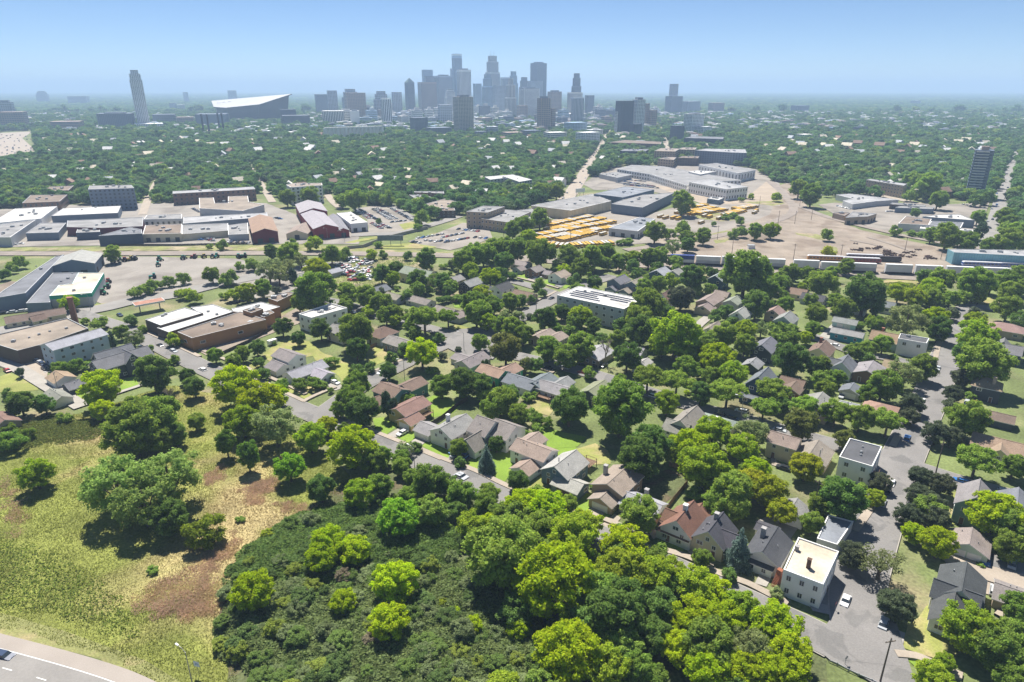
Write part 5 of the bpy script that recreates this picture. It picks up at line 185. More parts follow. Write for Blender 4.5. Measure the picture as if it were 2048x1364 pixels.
PATCHES=[('meadow', [(-198.1, 216.4), (-180.2, 222.3), (-164.6, 224.3), (-152.8, 237.2), (-141.9, 251.4), (-119.2, 241.8), (-70.7, 205.3), (-50.9, 179.8), (-49.3, 166.4), (-64.6, 154.5), (-70.0, 136.2), (-67.1, 122.5), (-56.4, 103.8), (-51.4, 90.6), (-69.8, 99.4), (-89.5, 110.8), (-116.8, 118.7), (-127.2, 120.2)], 'meadow'), ('verge', [(-129.6, 123.3), (-120.2, 123.3), (-101.4, 117.6), (-79.0, 109.4), (-60.8, 99.4), (-68.7, 97.1), (-88.8, 109.7), (-115.5, 116.7), (-126.0, 118.7)], 'verge'), ('dry_grass', [(-92.0, 128.6), (-89.2, 135.2), (-82.5, 142.2), (-79.1, 149.9), (-77.3, 155.3), (-74.3, 153.5), (-73.6, 143.1), (-72.6, 135.2), (-68.2, 127.9), (-67.9, 121.2), (-74.1, 118.1), (-82.3, 121.2), (-87.7, 122.5)], 'dry'), ('dry_grass', [(-84.0, 169.4), (-82.4, 178.3), (-74.5, 181.9), (-70.3, 174.9), (-73.4, 167.2), (-78.7, 165.2)], 'dry'), ('dry_grass', [(-72.4, 166.2), (-66.3, 168.3), (-57.1, 166.2), (-59.3, 161.1), (-67.5, 162.6)], 'dry'), ('dry_grass', [(-99.5, 180.7), (-97.8, 190.6), (-89.4, 183.1), (-90.4, 176.0), (-95.2, 173.7)], 'dry'), ('dry_grass', [(-162.8, 180.7), (-161.0, 185.5), (-152.4, 176.0), (-137.9, 161.1), (-132.7, 152.6), (-134.7, 148.1), (-148.6, 161.1)], 'dry'), ('wood_floor', [(-52.5, 179.8), (-28.4, 188.7), (-3.5, 163.9), (23.2, 143.9), (51.2, 127.4), (69.7, 112.2), (61.9, 90.6), (-52.3, 90.6), (-67.1, 122.5), (-70.0, 136.2), (-64.6, 154.5)], 'woodfloor'), ('lawn', [(-34.2, 236.8), (-30.6, 243.1), (-24.6, 238.6), (-19.9, 231.6), (-22.5, 225.8), (-30.2, 221.8)], 'lawn'), ('lawn', [(-52.1, 221.8), (-46.8, 222.6), (-41.1, 217.2), (-44.7, 209.0), (-48.8, 211.9)], 'lawn'), ('lawn', [(-40.7, 207.6), (-36.7, 213.4), (-32.7, 209.8), (-36.1, 202.4)], 'lawn'), ('lawn', [(-31.7, 202.1), (-29.0, 205.5), (-21.1, 198.1), (-20.5, 191.7), (-23.3, 193.0)], 'lawn'), ('lawn', [(-31.2, 201.8), (-28.9, 205.2), (-20.1, 198.5), (-20.3, 192.7), (-21.9, 192.1)], 'lawn'), ('lawn', [(-15.9, 189.7), (-13.2, 193.4), (-6.1, 198.5), (-0.8, 195.9), (1.1, 186.1), (-2.6, 178.1), (-10.8, 183.7)], 'lawn'), ('lawn', [(1.9, 205.9), (12.6, 213.9), (22.9, 198.5), (16.2, 193.4), (13.2, 198.5), (8.9, 208.1)], 'lawn'), ('lawn', [(-18.6, 187.2), (-14.0, 185.5), (-4.1, 177.5), (-5.3, 175.6), (-13.8, 181.4)], 'lawn'), ('lawn', [(3.8, 173.8), (9.2, 182.6), (13.6, 173.8), (12.2, 170.1), (6.1, 172.7)], 'drylawn'), ('lawn', [(18.2, 164.6), (22.5, 172.7), (24.1, 171.1), (23.6, 166.6), (19.9, 160.8)], 'lawn'), ('lawn', [(18.7, 167.6), (24.2, 172.7), (27.9, 164.7), (28.9, 161.8), (25.0, 157.2), (21.0, 161.8), (18.8, 161.8)], 'lawn'), ('lawn', [(42.2, 151.0), (45.5, 150.6), (47.5, 148.9), (44.4, 143.7), (41.7, 145.3)], 'lawn'), ('lawn', [(21.5, 198.5), (28.6, 202.5), (33.0, 197.9), (31.9, 189.7), (27.0, 189.1)], 'drylawn'), ('lawn', [(38.7, 178.6), (52.0, 186.1), (54.0, 177.5), (44.5, 165.6), (39.4, 169.6)], 'woodfloor'), ('lawn', [(-219.1, 259.6), (-217.1, 263.8), (-207.2, 258.6), (-195.6, 250.7), (-193.3, 245.9), (-207.9, 244.0)], 'drylawn'), ('lawn', [(-165.1, 255.6), (-161.3, 260.7), (-154.3, 250.7), (-158.5, 244.9)], 'lawn'), ('lawn', [(-176.6, 242.2), (-173.6, 244.9), (-167.9, 239.5), (-168.7, 236.8)], 'lawn'), ('lawn', [(-115.3, 285.3), (-112.0, 303.2), (-99.1, 303.2), (-89.6, 289.0), (-73.5, 274.8), (-71.6, 257.6), (-80.5, 268.1), (-91.5, 282.9), (-108.9, 275.9)], 'drylawn'), ('lawn', [(-78.2, 269.2), (-73.7, 275.9), (-65.1, 272.5), (-64.1, 259.6), (-71.3, 254.6)], 'drylawn'), ('lawn', [(-69.8, 295.3), (-61.6, 296.6), (-51.4, 285.3), (-60.3, 272.5), (-65.2, 277.1)], 'drylawn'), ('lawn', [(-99.9, 255.6), (-91.7, 251.6), (-76.3, 248.7), (-80.1, 236.8), (-92.3, 245.9)], 'drylawn'), ('lawn', [(-116.9, 273.6), (-111.6, 274.8), (-106.4, 265.9), (-110.5, 259.6)], 'drylawn'), ('lawn', [(6.4, 233.7), (12.4, 239.9), (16.5, 230.3), (13.5, 223.7), (8.8, 227.0)], 'drylawn'), ('lawn', [(9.2, 207.2), (13.0, 213.7), (19.8, 210.1), (26.5, 207.2), (22.4, 200.4), (12.2, 199.0)], 'lawn'), ('lawn', [(3.6, 422.5), (7.6, 429.9), (14.4, 420.0), (11.0, 410.6)], 'lawn'), ('lawn', [(20.4, 410.6), (23.7, 415.3), (30.2, 408.3), (26.0, 399.4), (21.2, 402.7)], 'lawn'), ('lawn', [(30.2, 399.4), (33.8, 406.0), (36.3, 399.4), (32.8, 392.9)], 'lawn'), ('lawn', [(-34.5, 364.9), (-28.7, 370.6), (-23.8, 364.9), (-26.5, 354.0), (-32.1, 355.8)], 'lawn'), ('lawn', [(-33.7, 324.5), (-27.8, 327.6), (-22.3, 321.5), (-25.8, 314.2)], 'drylawn'), ('lawn', [(243.4, 416.9), (266.0, 412.9), (263.3, 396.5), (249.6, 384.7), (228.9, 389.3), (229.7, 403.9)], 'drylawn'), ('lawn', [(268.1, 371.3), (288.4, 375.6), (276.3, 360.7), (265.1, 362.8)], 'drylawn'), ('lawn', [(132.0, 261.5), (136.9, 263.8), (141.9, 260.3), (132.6, 250.2), (130.0, 254.6)], 'lawn'), ('lawn', [(90.3, 118.9), (102.8, 127.9), (97.2, 117.8), (96.8, 111.0), (92.8, 108.8), (85.4, 113.0)], 'drylawn'), ('lawn', [(84.4, 111.0), (86.4, 111.0), (89.8, 107.5), (86.0, 106.6)], 'lawn'), ('lawn', [(131.5, 172.6), (136.6, 173.7), (126.8, 157.2), (123.3, 157.2)], 'drylawn'), ('lawn', [(105.0, 167.2), (108.0, 167.2), (104.1, 159.6), (101.4, 160.1)], 'lawn'), ('driveway', [(-44.6, 208.3), (-40.7, 214.1), (-36.5, 211.9), (-40.9, 206.9)], 'concrete'), ('driveway', [(-48.0, 206.2), (-45.4, 209.0), (-41.1, 206.2), (-42.5, 202.1)], 'concrete'), ('driveway', [(-77.5, 251.6), (-75.5, 256.6), (-68.7, 248.7), (-72.0, 245.9)], 'concrete'), ('driveway', [(-37.7, 199.8), (-32.4, 208.4), (-28.9, 205.2), (-32.8, 198.5)], 'concrete'), ('driveway', [(-21.5, 192.1), (-19.5, 198.5), (-11.2, 193.4), (-14.4, 192.1), (-18.7, 188.4)], 'asphalt'), ('driveway', [(-5.5, 175.4), (-3.2, 178.1), (0.2, 174.8), (-2.5, 170.1)], 'concrete'), ('driveway', [(12.2, 169.6), (15.1, 173.8), (19.3, 170.6), (16.2, 168.1)], 'concrete'), ('driveway', [(21.0, 161.3), (24.1, 166.6), (27.8, 163.7), (24.6, 158.5)], 'concretewarm'), ('driveway', [(25.2, 156.7), (29.5, 161.8), (31.2, 159.9), (26.0, 152.3)], 'concretewarm'), ('driveway', [(37.8, 153.2), (42.9, 160.8), (45.0, 162.7), (44.9, 159.9), (40.4, 151.5), (38.5, 150.2)], 'concretewarm'), ('driveway', [(46.5, 144.9), (52.9, 154.1), (53.3, 152.8), (47.9, 142.9)], 'concretewarm'), ('driveway', [(68.9, 158.2), (75.8, 161.9), (81.0, 156.4), (73.8, 147.8), (67.7, 138.4), (62.7, 131.7), (60.3, 133.0), (70.9, 148.6)], 'concrete'), ('driveway', [(74.9, 128.6), (80.9, 135.5), (82.5, 131.7), (77.8, 124.6), (72.7, 125.7)], 'asphaltlight'), ('driveway', [(126.3, 145.1), (132.5, 140.4), (128.3, 134.6), (122.5, 139.0)], 'asphalt'), ('driveway', [(114.7, 143.2), (121.0, 139.5), (128.6, 135.0), (122.4, 126.4), (117.7, 127.9), (114.7, 129.6), (119.2, 138.1)], 'concretewarm'), ('driveway', [(9.8, 415.3), (14.5, 422.5), (20.0, 415.3), (15.8, 406.0)], 'concrete'), ('driveway', [(26.6, 400.5), (31.5, 409.5), (35.6, 406.0), (29.9, 395.0)], 'asphalt'), ('driveway', [(152.0, 308.8), (169.3, 330.3), (174.6, 326.8), (161.6, 311.9), (155.5, 305.7)], 'concrete'), ('driveway', [(86.4, 194.7), (87.4, 190.4), (89.5, 187.4), (87.9, 185.0), (84.8, 188.6)], 'concretewarm'), ('parking_lot', [(-230.0, 275.9), (-224.4, 280.5), (-213.4, 279.4), (-204.4, 270.3), (-194.7, 253.6), (-208.6, 260.7), (-226.0, 270.3)], 'concretewarm'), ('parking_lot', [(-275.7, 429.9), (-297.6, 473.7), (-260.0, 476.7), (-225.6, 470.7), (-200.4, 470.7), (-170.3, 445.4), (-153.5, 415.3), (-177.8, 397.2), (-197.2, 386.6), (-228.1, 357.6), (-242.9, 368.7)], 'gravel'), ('yard', [(-151.4, 292.9), (-134.3, 324.0), (-124.5, 335.7), (-119.1, 356.0), (-104.9, 335.7), (-120.0, 313.0), (-132.5, 289.1), (-138.4, 283.6)], 'dirt'), ('yard', [(-320.7, 399.4), (-318.9, 410.6), (-312.9, 408.3), (-307.0, 380.4)], 'dirt'), ('parking_lot', [(-168.1, 396.0), (-155.1, 431.9), (-133.8, 452.1), (-123.3, 413.3), (-138.2, 380.1), (-152.4, 370.0)], 'gravel'), ('yard', [(-132.1, 452.1), (-121.6, 474.1), (-82.3, 478.7), (-60.6, 452.1), (-62.3, 413.3), (-97.7, 385.3), (-120.2, 401.6)], 'weeds'), ('parking_lot', [(-389.5, 488.5), (-526.2, 675.4), (-468.2, 707.0), (-383.7, 718.2), (-341.1, 729.7), (-262.9, 718.2), (-202.2, 637.1), (-148.6, 646.3), (-120.9, 517.7), (-174.8, 517.7), (-355.7, 511.6), (-395.4, 505.7)], 'gravel'), ('parking_lot', [(-162.2, 682.2), (-132.1, 713.4), (-108.4, 662.7), (-75.1, 590.5), (-97.4, 554.5), (-132.8, 544.5), (-142.7, 575.6), (-124.6, 575.6), (-135.7, 622.5)], 'gravelgray'), ('verge', [(-102.2, 598.2), (-89.2, 618.3), (-74.7, 586.7), (-85.3, 568.4), (-103.2, 547.8), (-125.2, 522.4), (-134.4, 522.4), (-121.8, 538.0), (-104.3, 554.5), (-93.6, 575.6)], 'drylawn'), ('parking_lot', [(-83.8, 528.5), (-68.7, 547.8), (-57.4, 575.6), (-45.1, 606.1), (-22.1, 598.2), (-16.0, 541.2), (-26.1, 522.4), (-46.9, 496.3), (-71.2, 513.4)], 'gravelgray'), ('verge', [(-101.5, 501.9), (-101.1, 513.4), (-81.6, 522.4), (-57.6, 507.6), (-63.3, 501.9)], 'drylawn'), ('bus_lot', [(17.4, 541.2), (38.5, 622.5), (80.7, 658.0), (102.0, 687.2), (124.1, 639.8), (167.9, 692.3), (316.9, 765.8), (287.3, 648.8), (194.9, 541.2), (130.6, 528.5), (102.2, 519.3), (41.9, 504.7), (19.2, 513.4)], 'gravelgray'), ('rail_yard', [(83.5, 481.9), (132.7, 553.6), (177.7, 564.0), (250.9, 648.0), (341.6, 863.1), (363.8, 887.2), (301.7, 676.5), (302.5, 574.7), (333.6, 498.1), (367.9, 515.4), (350.0, 466.5), (404.1, 445.2), (350.3, 380.1), (300.6, 413.3), (110.1, 452.1), (68.9, 431.9)], 'dirt'), ('factory_yard', [(103.9, 917.1), (129.4, 993.2), (164.9, 1071.8), (241.7, 1093.3), (335.4, 1139.0), (371.9, 1037.0), (345.1, 872.2), (279.8, 699.0), (205.5, 738.4), (168.8, 800.1), (109.7, 865.2)], 'gravelgray'), ('factory_yard', [(175.9, 863.3), (268.5, 765.8), (335.7, 895.6), (311.1, 778.4), (282.7, 708.0), (242.3, 708.0), (201.3, 718.9)], 'dirtlight'), ('parking_lot', [(323.5, 708.4), (347.4, 721.5), (380.4, 708.4), (423.5, 721.5), (452.0, 708.4), (513.5, 721.5), (438.3, 617.8), (384.6, 546.7), (347.6, 563.0), (318.0, 571.5), (314.5, 649.1)], 'gravelgray'), ('parking_lot', [(90.4, 869.2), (119.7, 966.8), (148.7, 940.5), (180.3, 858.3), (163.7, 817.2), (99.2, 817.2)], 'gravelgray'), ('highway', [(-1313.7, 1745.6), (-1411.2, 1916.9), (-1371.9, 1994.9), (-1210.9, 1714.9), (-906.2, 1317.5), (-863.6, 1248.8), (-845.0, 1130.3), (-842.6, 1104.0)], 'concretewarm'), ('weeds', [(168.7, 557.9), (186.2, 572.0), (183.7, 561.4), (167.2, 547.8)], 'weeds'), ('weeds', [(162.2, 530.1), (174.9, 541.2), (186.2, 544.5), (183.1, 534.8), (160.9, 520.8)], 'weeds'), ('weeds', [(240.2, 561.4), (258.4, 554.5), (252.6, 531.6), (244.5, 544.5), (238.9, 554.5)], 'weeds'), ('weeds', [(245.8, 724.5), (284.8, 733.0), (312.0, 778.4), (286.2, 708.0), (273.3, 701.7)], 'weeds'), ('weeds', [(176.0, 644.3), (195.4, 665.1), (214.5, 644.3), (210.1, 622.5), (193.1, 612.2), (176.4, 624.6)], 'weeds'), ('weeds', [(239.6, 506.0), (251.1, 509.5), (241.3, 483.0), (231.1, 479.8)], 'weeds'), ('weeds', [(344.6, 516.6), (383.3, 527.5), (371.2, 502.6), (342.6, 500.9)], 'weeds'), ('verge', [(-245.2, 354.0), (-232.3, 363.1), (-229.7, 359.4), (-237.7, 346.2)], 'drylawn'), ('verge', [(-412.9, 503.2), (-280.9, 508.4), (-166.6, 515.4), (-46.4, 488.3), (-45.8, 481.9), (-198.3, 494.8), (-405.3, 493.1)], 'weeds'), ('pavement', [(70.6, 126.6), (73.9, 125.7), (77.4, 124.6), (75.2, 121.9), (70.6, 123.5)], 'concretelight'), ('pavement', [(125.4, 198.0), (131.5, 201.3), (135.0, 202.6), (132.4, 198.0), (128.6, 196.3)], 'concrete'), ('pavement', [(117.7, 187.4), (121.2, 191.6), (123.4, 189.8), (122.8, 185.0), (120.3, 181.5), (115.4, 181.5)], 'concretelight'), ('pavement', [(84.4, 115.0), (87.0, 117.8), (88.6, 116.7), (85.8, 112.7), (86.1, 111.3), (82.3, 110.0)], 'concretelight'), ('road', [(62.1, 121.3), (69.3, 116.4), (82.9, 130.8), (88.6, 121.0), (83.1, 103.0), (76.1, 90.6), (73.3, 90.6), (74.7, 102.8), (71.4, 106.6), (68.0, 109.4)], 'asphalt'), ('road', [(-34.5, 297.5), (-27.8, 318.7), (-10.0, 322.4), (-1.0, 297.5), (-8.8, 278.6), (-21.5, 281.6)], 'asphalt')]
WALKS=[([(-184.4, 318.7), (-139.9, 285.9), (-97.1, 254.0), (-82.7, 241.8)], 1.8), ([(-81.8, 234.6), (-79.9, 238.6), (-74.8, 245.9), (-72.3, 248.7)], 1.8), ([(-81.2, 235.0), (-94.7, 245.9), (-104.5, 254.6), (-111.3, 258.6)], 1.8), ([(-63.7, 259.6), (-58.4, 267.0), (-47.1, 280.5)], 1.6), ([(-60.5, 218.7), (-48.0, 209.8), (-36.3, 201.4), (-23.2, 191.7)], 1.9), ([(-31.5, 198.5), (-22.1, 191.5), (-12.1, 184.9), (-2.9, 177.0), (5.5, 170.6)], 2.0), ([(26.3, 159.0), (33.8, 153.6), (37.3, 151.0)], 1.9), ([(39.7, 145.7), (45.5, 142.9), (51.2, 138.4)], 2.0), ([(48.4, 139.6), (53.5, 135.5), (58.3, 132.7), (62.3, 128.9), (65.7, 125.7)], 2.0), ([(83.2, 110.7), (87.4, 110.0), (90.5, 107.5), (93.9, 104.8)], 2.0), ([(117.7, 127.9), (115.6, 124.0), (112.9, 121.8)], 1.6), ([(94.7, 153.5), (101.9, 161.1), (109.7, 170.4), (118.2, 180.6)], 2.2), ([(130.1, 199.9), (136.2, 207.5)], 2.2), ([(192.6, 280.1), (204.1, 296.7), (218.1, 313.5)], 2.2), ([(7.5, 359.4), (19.3, 374.5), (27.0, 386.6)], 1.6), ([(6.4, 271.9), (13.1, 267.5), (18.0, 263.2)], 1.6), ([(-185.4, 315.6), (-167.8, 301.8), (-142.7, 281.6)], 2), ([(3.6, 417.6), (20.6, 401.6), (28.6, 392.9)], 1.6)]
CARS=[(-73.6, 252.8, -37.3, 'white'), (-39.0, 209.4, 52.7, 'white'), (-19.3, 196.5, 52.7, 'blue'), (-18.7, 194.4, 52.7, 'silver'), (-15.9, 193.1, 52.7, 'blue'), (-15.8, 181.2, -37.3, 'silver'), (11.4, 272.2, -37.3, 'silver'), (16.1, 268.0, -37.3, 'black'), (37.4, 271.7, 52.7, 'black'), (40.6, 270.9, 52.7, 'black'), (87.1, 226.7, -37.3, 'white'), (82.2, 220.7, -37.3, 'navy'), (87.6, 186.2, -37.3, 'black'), (79.7, 126.5, 52.7, 'white'), (117.7, 177.1, 52.7, 'white'), (113.6, 172.1, 52.7, 'navy'), (109.5, 166.7, 52.7, 'silver'), (85.1, 119.4, 52.7, 'silver'), (122.9, 140.9, 52.7, 'blue'), (128.8, 139.8, 52.7, 'silver'), (117.6, 130.0, 52.7, 'silver'), (153.7, 295.8, -37.3, 'white'), (138.4, 205.7, 52.7, 'blue'), (131.4, 239.8, 52.7, 'silver'), (177.0, 233.4, 52.7, 'silver'), (179.6, 233.1, 52.7, 'red'), (152.7, 273.5, 52.7, 'red'), (-216.2, 278.3, -37.3, 'navy'), (-213.5, 276.4, -37.3, 'silver'), (-210.9, 274.4, -37.3, 'silver'), (-208.6, 272.6, -37.3, 'navy'), (-204.1, 267.3, -37.3, 'black'), (-219.3, 265.5, -37.3, 'red'), (-167.8, 295.5, -37.3, 'black'), (-157.6, 288.1, -37.3, 'silver'), (-212.0, 341.0, -37.3, 'navy'), (-175.6, 292.9, -37.3, 'white'), (-87.2, 346.0, -37.3, 'navy'), (15.5, 415.7, 52.7, 'white'), (18.2, 415.2, 52.7, 'white'), (23.0, 371.1, 52.7, 'black'), (7.5, 351.2, 52.7, 'black'), (5.2, 408.2, -37.3, 'black'), (140.0, 178.4, -37.3, 'blue'), (149.9, 172.2, -37.3, 'silver'), (159.3, 310.6, -37.3, 'black'), (272.9, 338.8, -37.3, 'blue'), (-109.5, 110.0, -14, 'navy'), (161.2, 288.8, -37.3, 'black'), (-16.3, 180.7, -37.3, 'silver'), (161.0, 235.6, 52.7, 'white'), (186.2, 267.5, 52.7, 'silver'), (189.5, 262.6, 52.7, 'black'), (23.2, 268.6, -37.3, 'silver'), (30.4, 263.1, -37.3, 'red'), (56.8, 239.2, -37.3, 'white'), (78.3, 224.4, -37.3, 'black'), (96.0, 211.5, -37.3, 'silver'), (-56.4, 263.1, 52.7, 'white'), (-41.9, 283.9, 52.7, 'navy'), (-134.8, 266.4, -37.3, 'white'), (13.6, 158.7, -37.3, 'silver'), (17.4, 153.4, -37.3, 'black')]
LOTCARS=[(-159.0, 675.5, 180, 0), (-156.8, 671.2, 0, 0), (-154.6, 667.0, 0, 0), (-152.5, 662.8, 0, 0), (-150.3, 658.7, 180, 0), (-148.2, 654.6, 180, 0), (-146.2, 650.5, 0, 0), (-142.1, 642.6, 180, 0), (-140.1, 638.7, 180, 0), (-138.1, 634.8, 0, 0), (-136.1, 631.0, 180, 0), (-134.2, 627.2, 0, 0), (-154.5, 678.0, 0, 1), (-152.0, 673.1, 0, 1), (-149.6, 668.2, 0, 1), (-147.2, 663.4, 180, 1), (-144.9, 658.7, 0, 1), (-142.5, 654.0, 0, 1), (-140.3, 649.4, 0, 1), (-138.0, 644.8, 180, 1), (-135.8, 640.3, 180, 1), (-133.6, 635.9, 0, 1), (-131.4, 631.5, 180, 1), (-129.2, 627.2, 0, 1), (-127.1, 623.0, 180, 1), (-141.5, 680.5, 180, 2), (-139.5, 676.4, 180, 2), (-137.5, 672.3, 0, 2), (-135.6, 668.2, 0, 2), (-131.8, 660.2, 0, 2), (-129.9, 656.3, 180, 2), (-128.0, 652.5, 0, 2), (-126.2, 648.6, 180, 2), (-124.4, 644.8, 0, 2), (-122.6, 641.1, 0, 2), (-120.8, 637.4, 0, 2), (-119.1, 633.7, 0, 2), (-117.3, 630.1, 180, 2), (-115.6, 626.5, 180, 2), (-113.9, 623.0, 180, 2), (-136.9, 683.0, 0, 3), (-134.9, 678.8, 180, 3), (-132.9, 674.7, 0, 3), (-130.9, 670.6, 0, 3), (-128.9, 666.6, 180, 3), (-127.0, 662.6, 180, 3), (-125.1, 658.7, 0, 3), (-123.2, 654.8, 180, 3), (-121.3, 650.9, 0, 3), (-119.5, 647.1, 180, 3), (-117.7, 643.3, 0, 3), (-115.9, 639.6, 0, 3), (-114.1, 635.9, 180, 3), (-110.5, 628.6, 180, 3), (-108.8, 625.1, 180, 3), (-126.3, 690.6, 0, 4), (-122.1, 681.4, 0, 4), (-120.0, 676.8, 180, 4), (-117.9, 672.4, 0, 4), (-115.8, 667.9, 0, 4), (-113.8, 663.5, 180, 4), (-111.8, 659.2, 180, 4), (-109.8, 655.0, 0, 4), (-107.9, 650.7, 180, 4), (-106.0, 646.6, 0, 4), (-104.1, 642.5, 180, 4), (-102.2, 638.4, 180, 4), (-100.3, 634.4, 180, 4), (-98.5, 630.4, 0, 4), (-96.7, 626.5, 0, 4), (-94.9, 622.6, 180, 4), (-93.1, 618.7, 0, 4), (-109.9, 608.4, 240, 5), (-106.4, 610.5, 240, 5), (-102.9, 612.5, 240, 5), (-99.4, 614.6, 240, 5), (-127.0, 602.4, 180, 6), (-124.4, 597.7, 180, 6), (-121.9, 593.0, 0, 6), (-119.4, 588.4, 180, 6), (-116.9, 583.9, 180, 6), (-114.5, 579.4, 180, 6), (-119.1, 600.4, 180, 7), (-116.7, 596.5, 180, 7), (-114.4, 592.6, 0, 7), (-112.1, 588.8, 180, 7), (-109.8, 585.0, 180, 7), (-107.5, 581.2, 0, 7), (-79.1, 523.8, 240, 8), (-76.2, 522.2, 240, 8), (-73.4, 520.7, 60, 8), (-77.0, 537.9, 240, 9), (-73.3, 541.2, 240, 9), (-69.6, 544.4, 240, 9), (-65.9, 547.8, 60, 9), (-62.1, 551.1, 60, 9), (-58.3, 554.5, 60, 9), (-69.2, 530.0, 60, 10), (-65.0, 527.6, 60, 10), (-60.7, 525.3, 240, 10), (-57.2, 527.4, 240, 11), (-52.4, 528.4, 240, 11), (-57.0, 541.2, 240, 12), (-53.6, 544.8, 240, 12), (-50.3, 548.5, 240, 12), (-46.9, 552.2, 240, 12), (-43.5, 556.0, 240, 12), (-41.7, 557.9, 60, 12), (-52.6, 523.8, 240, 13), (-50.6, 525.5, 60, 13), (-48.6, 527.2, 240, 13), (-46.6, 529.0, 60, 13), (-44.5, 530.7, 240, 13), (-42.5, 532.5, 240, 13), (-40.4, 534.3, 60, 13), (-38.4, 536.1, 240, 13), (-36.3, 537.9, 240, 13), (-46.6, 575.7, 240, 14), (-41.5, 573.0, 240, 14), (-39.0, 571.6, 240, 14), (-36.5, 570.3, 60, 14), (-34.0, 568.9, 240, 14), (-31.5, 567.6, 60, 14), (-29.1, 566.2, 240, 14), (-30.3, 541.2, 240, 15), (-25.8, 539.5, 60, 15), (-21.4, 537.9, 240, 15), (140.0, 903.8, 150, 16), (142.1, 900.5, -30, 16), (146.3, 894.2, 150, 16), (148.4, 891.0, 150, 16), (150.5, 887.9, -30, 16), (152.5, 884.8, 150, 16), (154.5, 881.7, -30, 16), (158.6, 875.6, 150, 16), (160.6, 872.6, -30, 16), (162.6, 869.5, -30, 16), (166.5, 863.6, 150, 16), (168.4, 860.6, 150, 16), (170.4, 857.7, 150, 16), (172.3, 854.8, -30, 16), (174.2, 851.9, 150, 16), (176.1, 849.0, -30, 16), (178.0, 846.2, -30, 16), (136.7, 881.3, 150, 17), (138.9, 878.7, 150, 17), (141.1, 876.2, -30, 17), (143.3, 873.6, 150, 17), (145.5, 871.1, -30, 17), (147.7, 868.6, -30, 17), (149.9, 866.1, -30, 17), (152.0, 863.6, -30, 17), (154.2, 861.1, -30, 17), (156.3, 858.7, 150, 17), (158.4, 856.2, 150, 17), (160.5, 853.8, -30, 17), (162.6, 851.4, -30, 17), (164.7, 849.0, -30, 17), (166.8, 846.6, -30, 17), (168.8, 844.2, 150, 17), (170.9, 841.8, -30, 17), (172.9, 839.5, -30, 17), (145.6, 914.6, -30, 18), (150.3, 911.2, 150, 18), (152.7, 909.6, 150, 18), (157.3, 906.2, 150, 18), (159.6, 904.6, -30, 18), (164.2, 901.3, 150, 18), (166.5, 899.7, 150, 18), (168.8, 898.0, -30, 18), (171.1, 896.4, -30, 18), (173.4, 894.8, 150, 18), (175.6, 893.2, -30, 18), (143.0, 859.9, -30, 19), (145.4, 858.0, 150, 19), (147.9, 856.0, -30, 19), (150.3, 854.1, 150, 19), (152.7, 852.2, 150, 19), (155.1, 850.3, -30, 19), (157.5, 848.3, -30, 19), (159.9, 846.4, -30, 19), (162.3, 844.6, -30, 19), (164.7, 842.7, 150, 19), (167.0, 840.8, 150, 19), (169.4, 838.9, 150, 19), (171.7, 837.1, -30, 19), (174.0, 835.2, 150, 19), (178.7, 831.6, 150, 19), (-265.0, 532.2, 90, 20), (-262.9, 536.8, 270, 20), (-255.3, 540.2, 0, 21), (-252.8, 538.2, 180, 21), (-250.3, 536.2, 0, 21), (-247.9, 534.2, 180, 21), (-245.4, 532.2, 180, 21), (-243.0, 530.3, 180, 21), (-240.5, 528.4, 180, 21), (-251.9, 532.2, 180, 22), (-244.8, 536.8, 0, 22), (-226.5, 525.8, 270, 23), (-223.9, 525.1, 270, 23), (-218.9, 523.6, 270, 23), (-213.9, 522.2, 90, 23), (-208.9, 520.8, 270, 23), (-389.6, 514.6, 180, 24), (-387.4, 517.9, 0, 24), (-223.8, 630.3, 180, 25), (-220.7, 627.3, 180, 25), (-217.6, 624.4, 0, 25), (-325.0, 681.5, 180, 26), (-320.9, 676.3, 0, 26), (-317.0, 671.3, 180, 26), (-313.1, 666.3, 0, 26), (-309.2, 661.4, 0, 26), (339.6, 697.8, 30, 27), (340.2, 694.6, 210, 27), (340.9, 691.5, 210, 27), (341.5, 688.4, 30, 27), (342.1, 685.4, 210, 27), (342.7, 682.4, 210, 27), (343.3, 679.4, 30, 27), (361.9, 700.9, 30, 28), (363.1, 698.5, 210, 28), (366.6, 691.5, 210, 28), (476.4, 707.3, 40, 29), (477.7, 703.2, 40, 29), (478.8, 699.2, 220, 29), (480.0, 695.2, 40, 29), (481.8, 689.3, 220, 29), (482.9, 685.4, 40, 29), (357.4, 774.1, 180, 30), (362.3, 774.1, 180, 30), (367.2, 774.1, 0, 30), (372.1, 774.1, 180, 30), (374.0, 664.7, 180, 31), (378.0, 664.7, 0, 31), (-160.8, 362.7, 200, 32), (-158.4, 364.6, 20, 32), (-156.1, 366.4, 200, 32), (-153.7, 368.3, 20, 32), (-151.3, 370.3, 20, 32), (-277.9, 344.1, 210, 33), (-274.1, 345.8, 210, 33), (-270.3, 347.5, 210, 33), (-266.4, 349.2, 30, 33)]
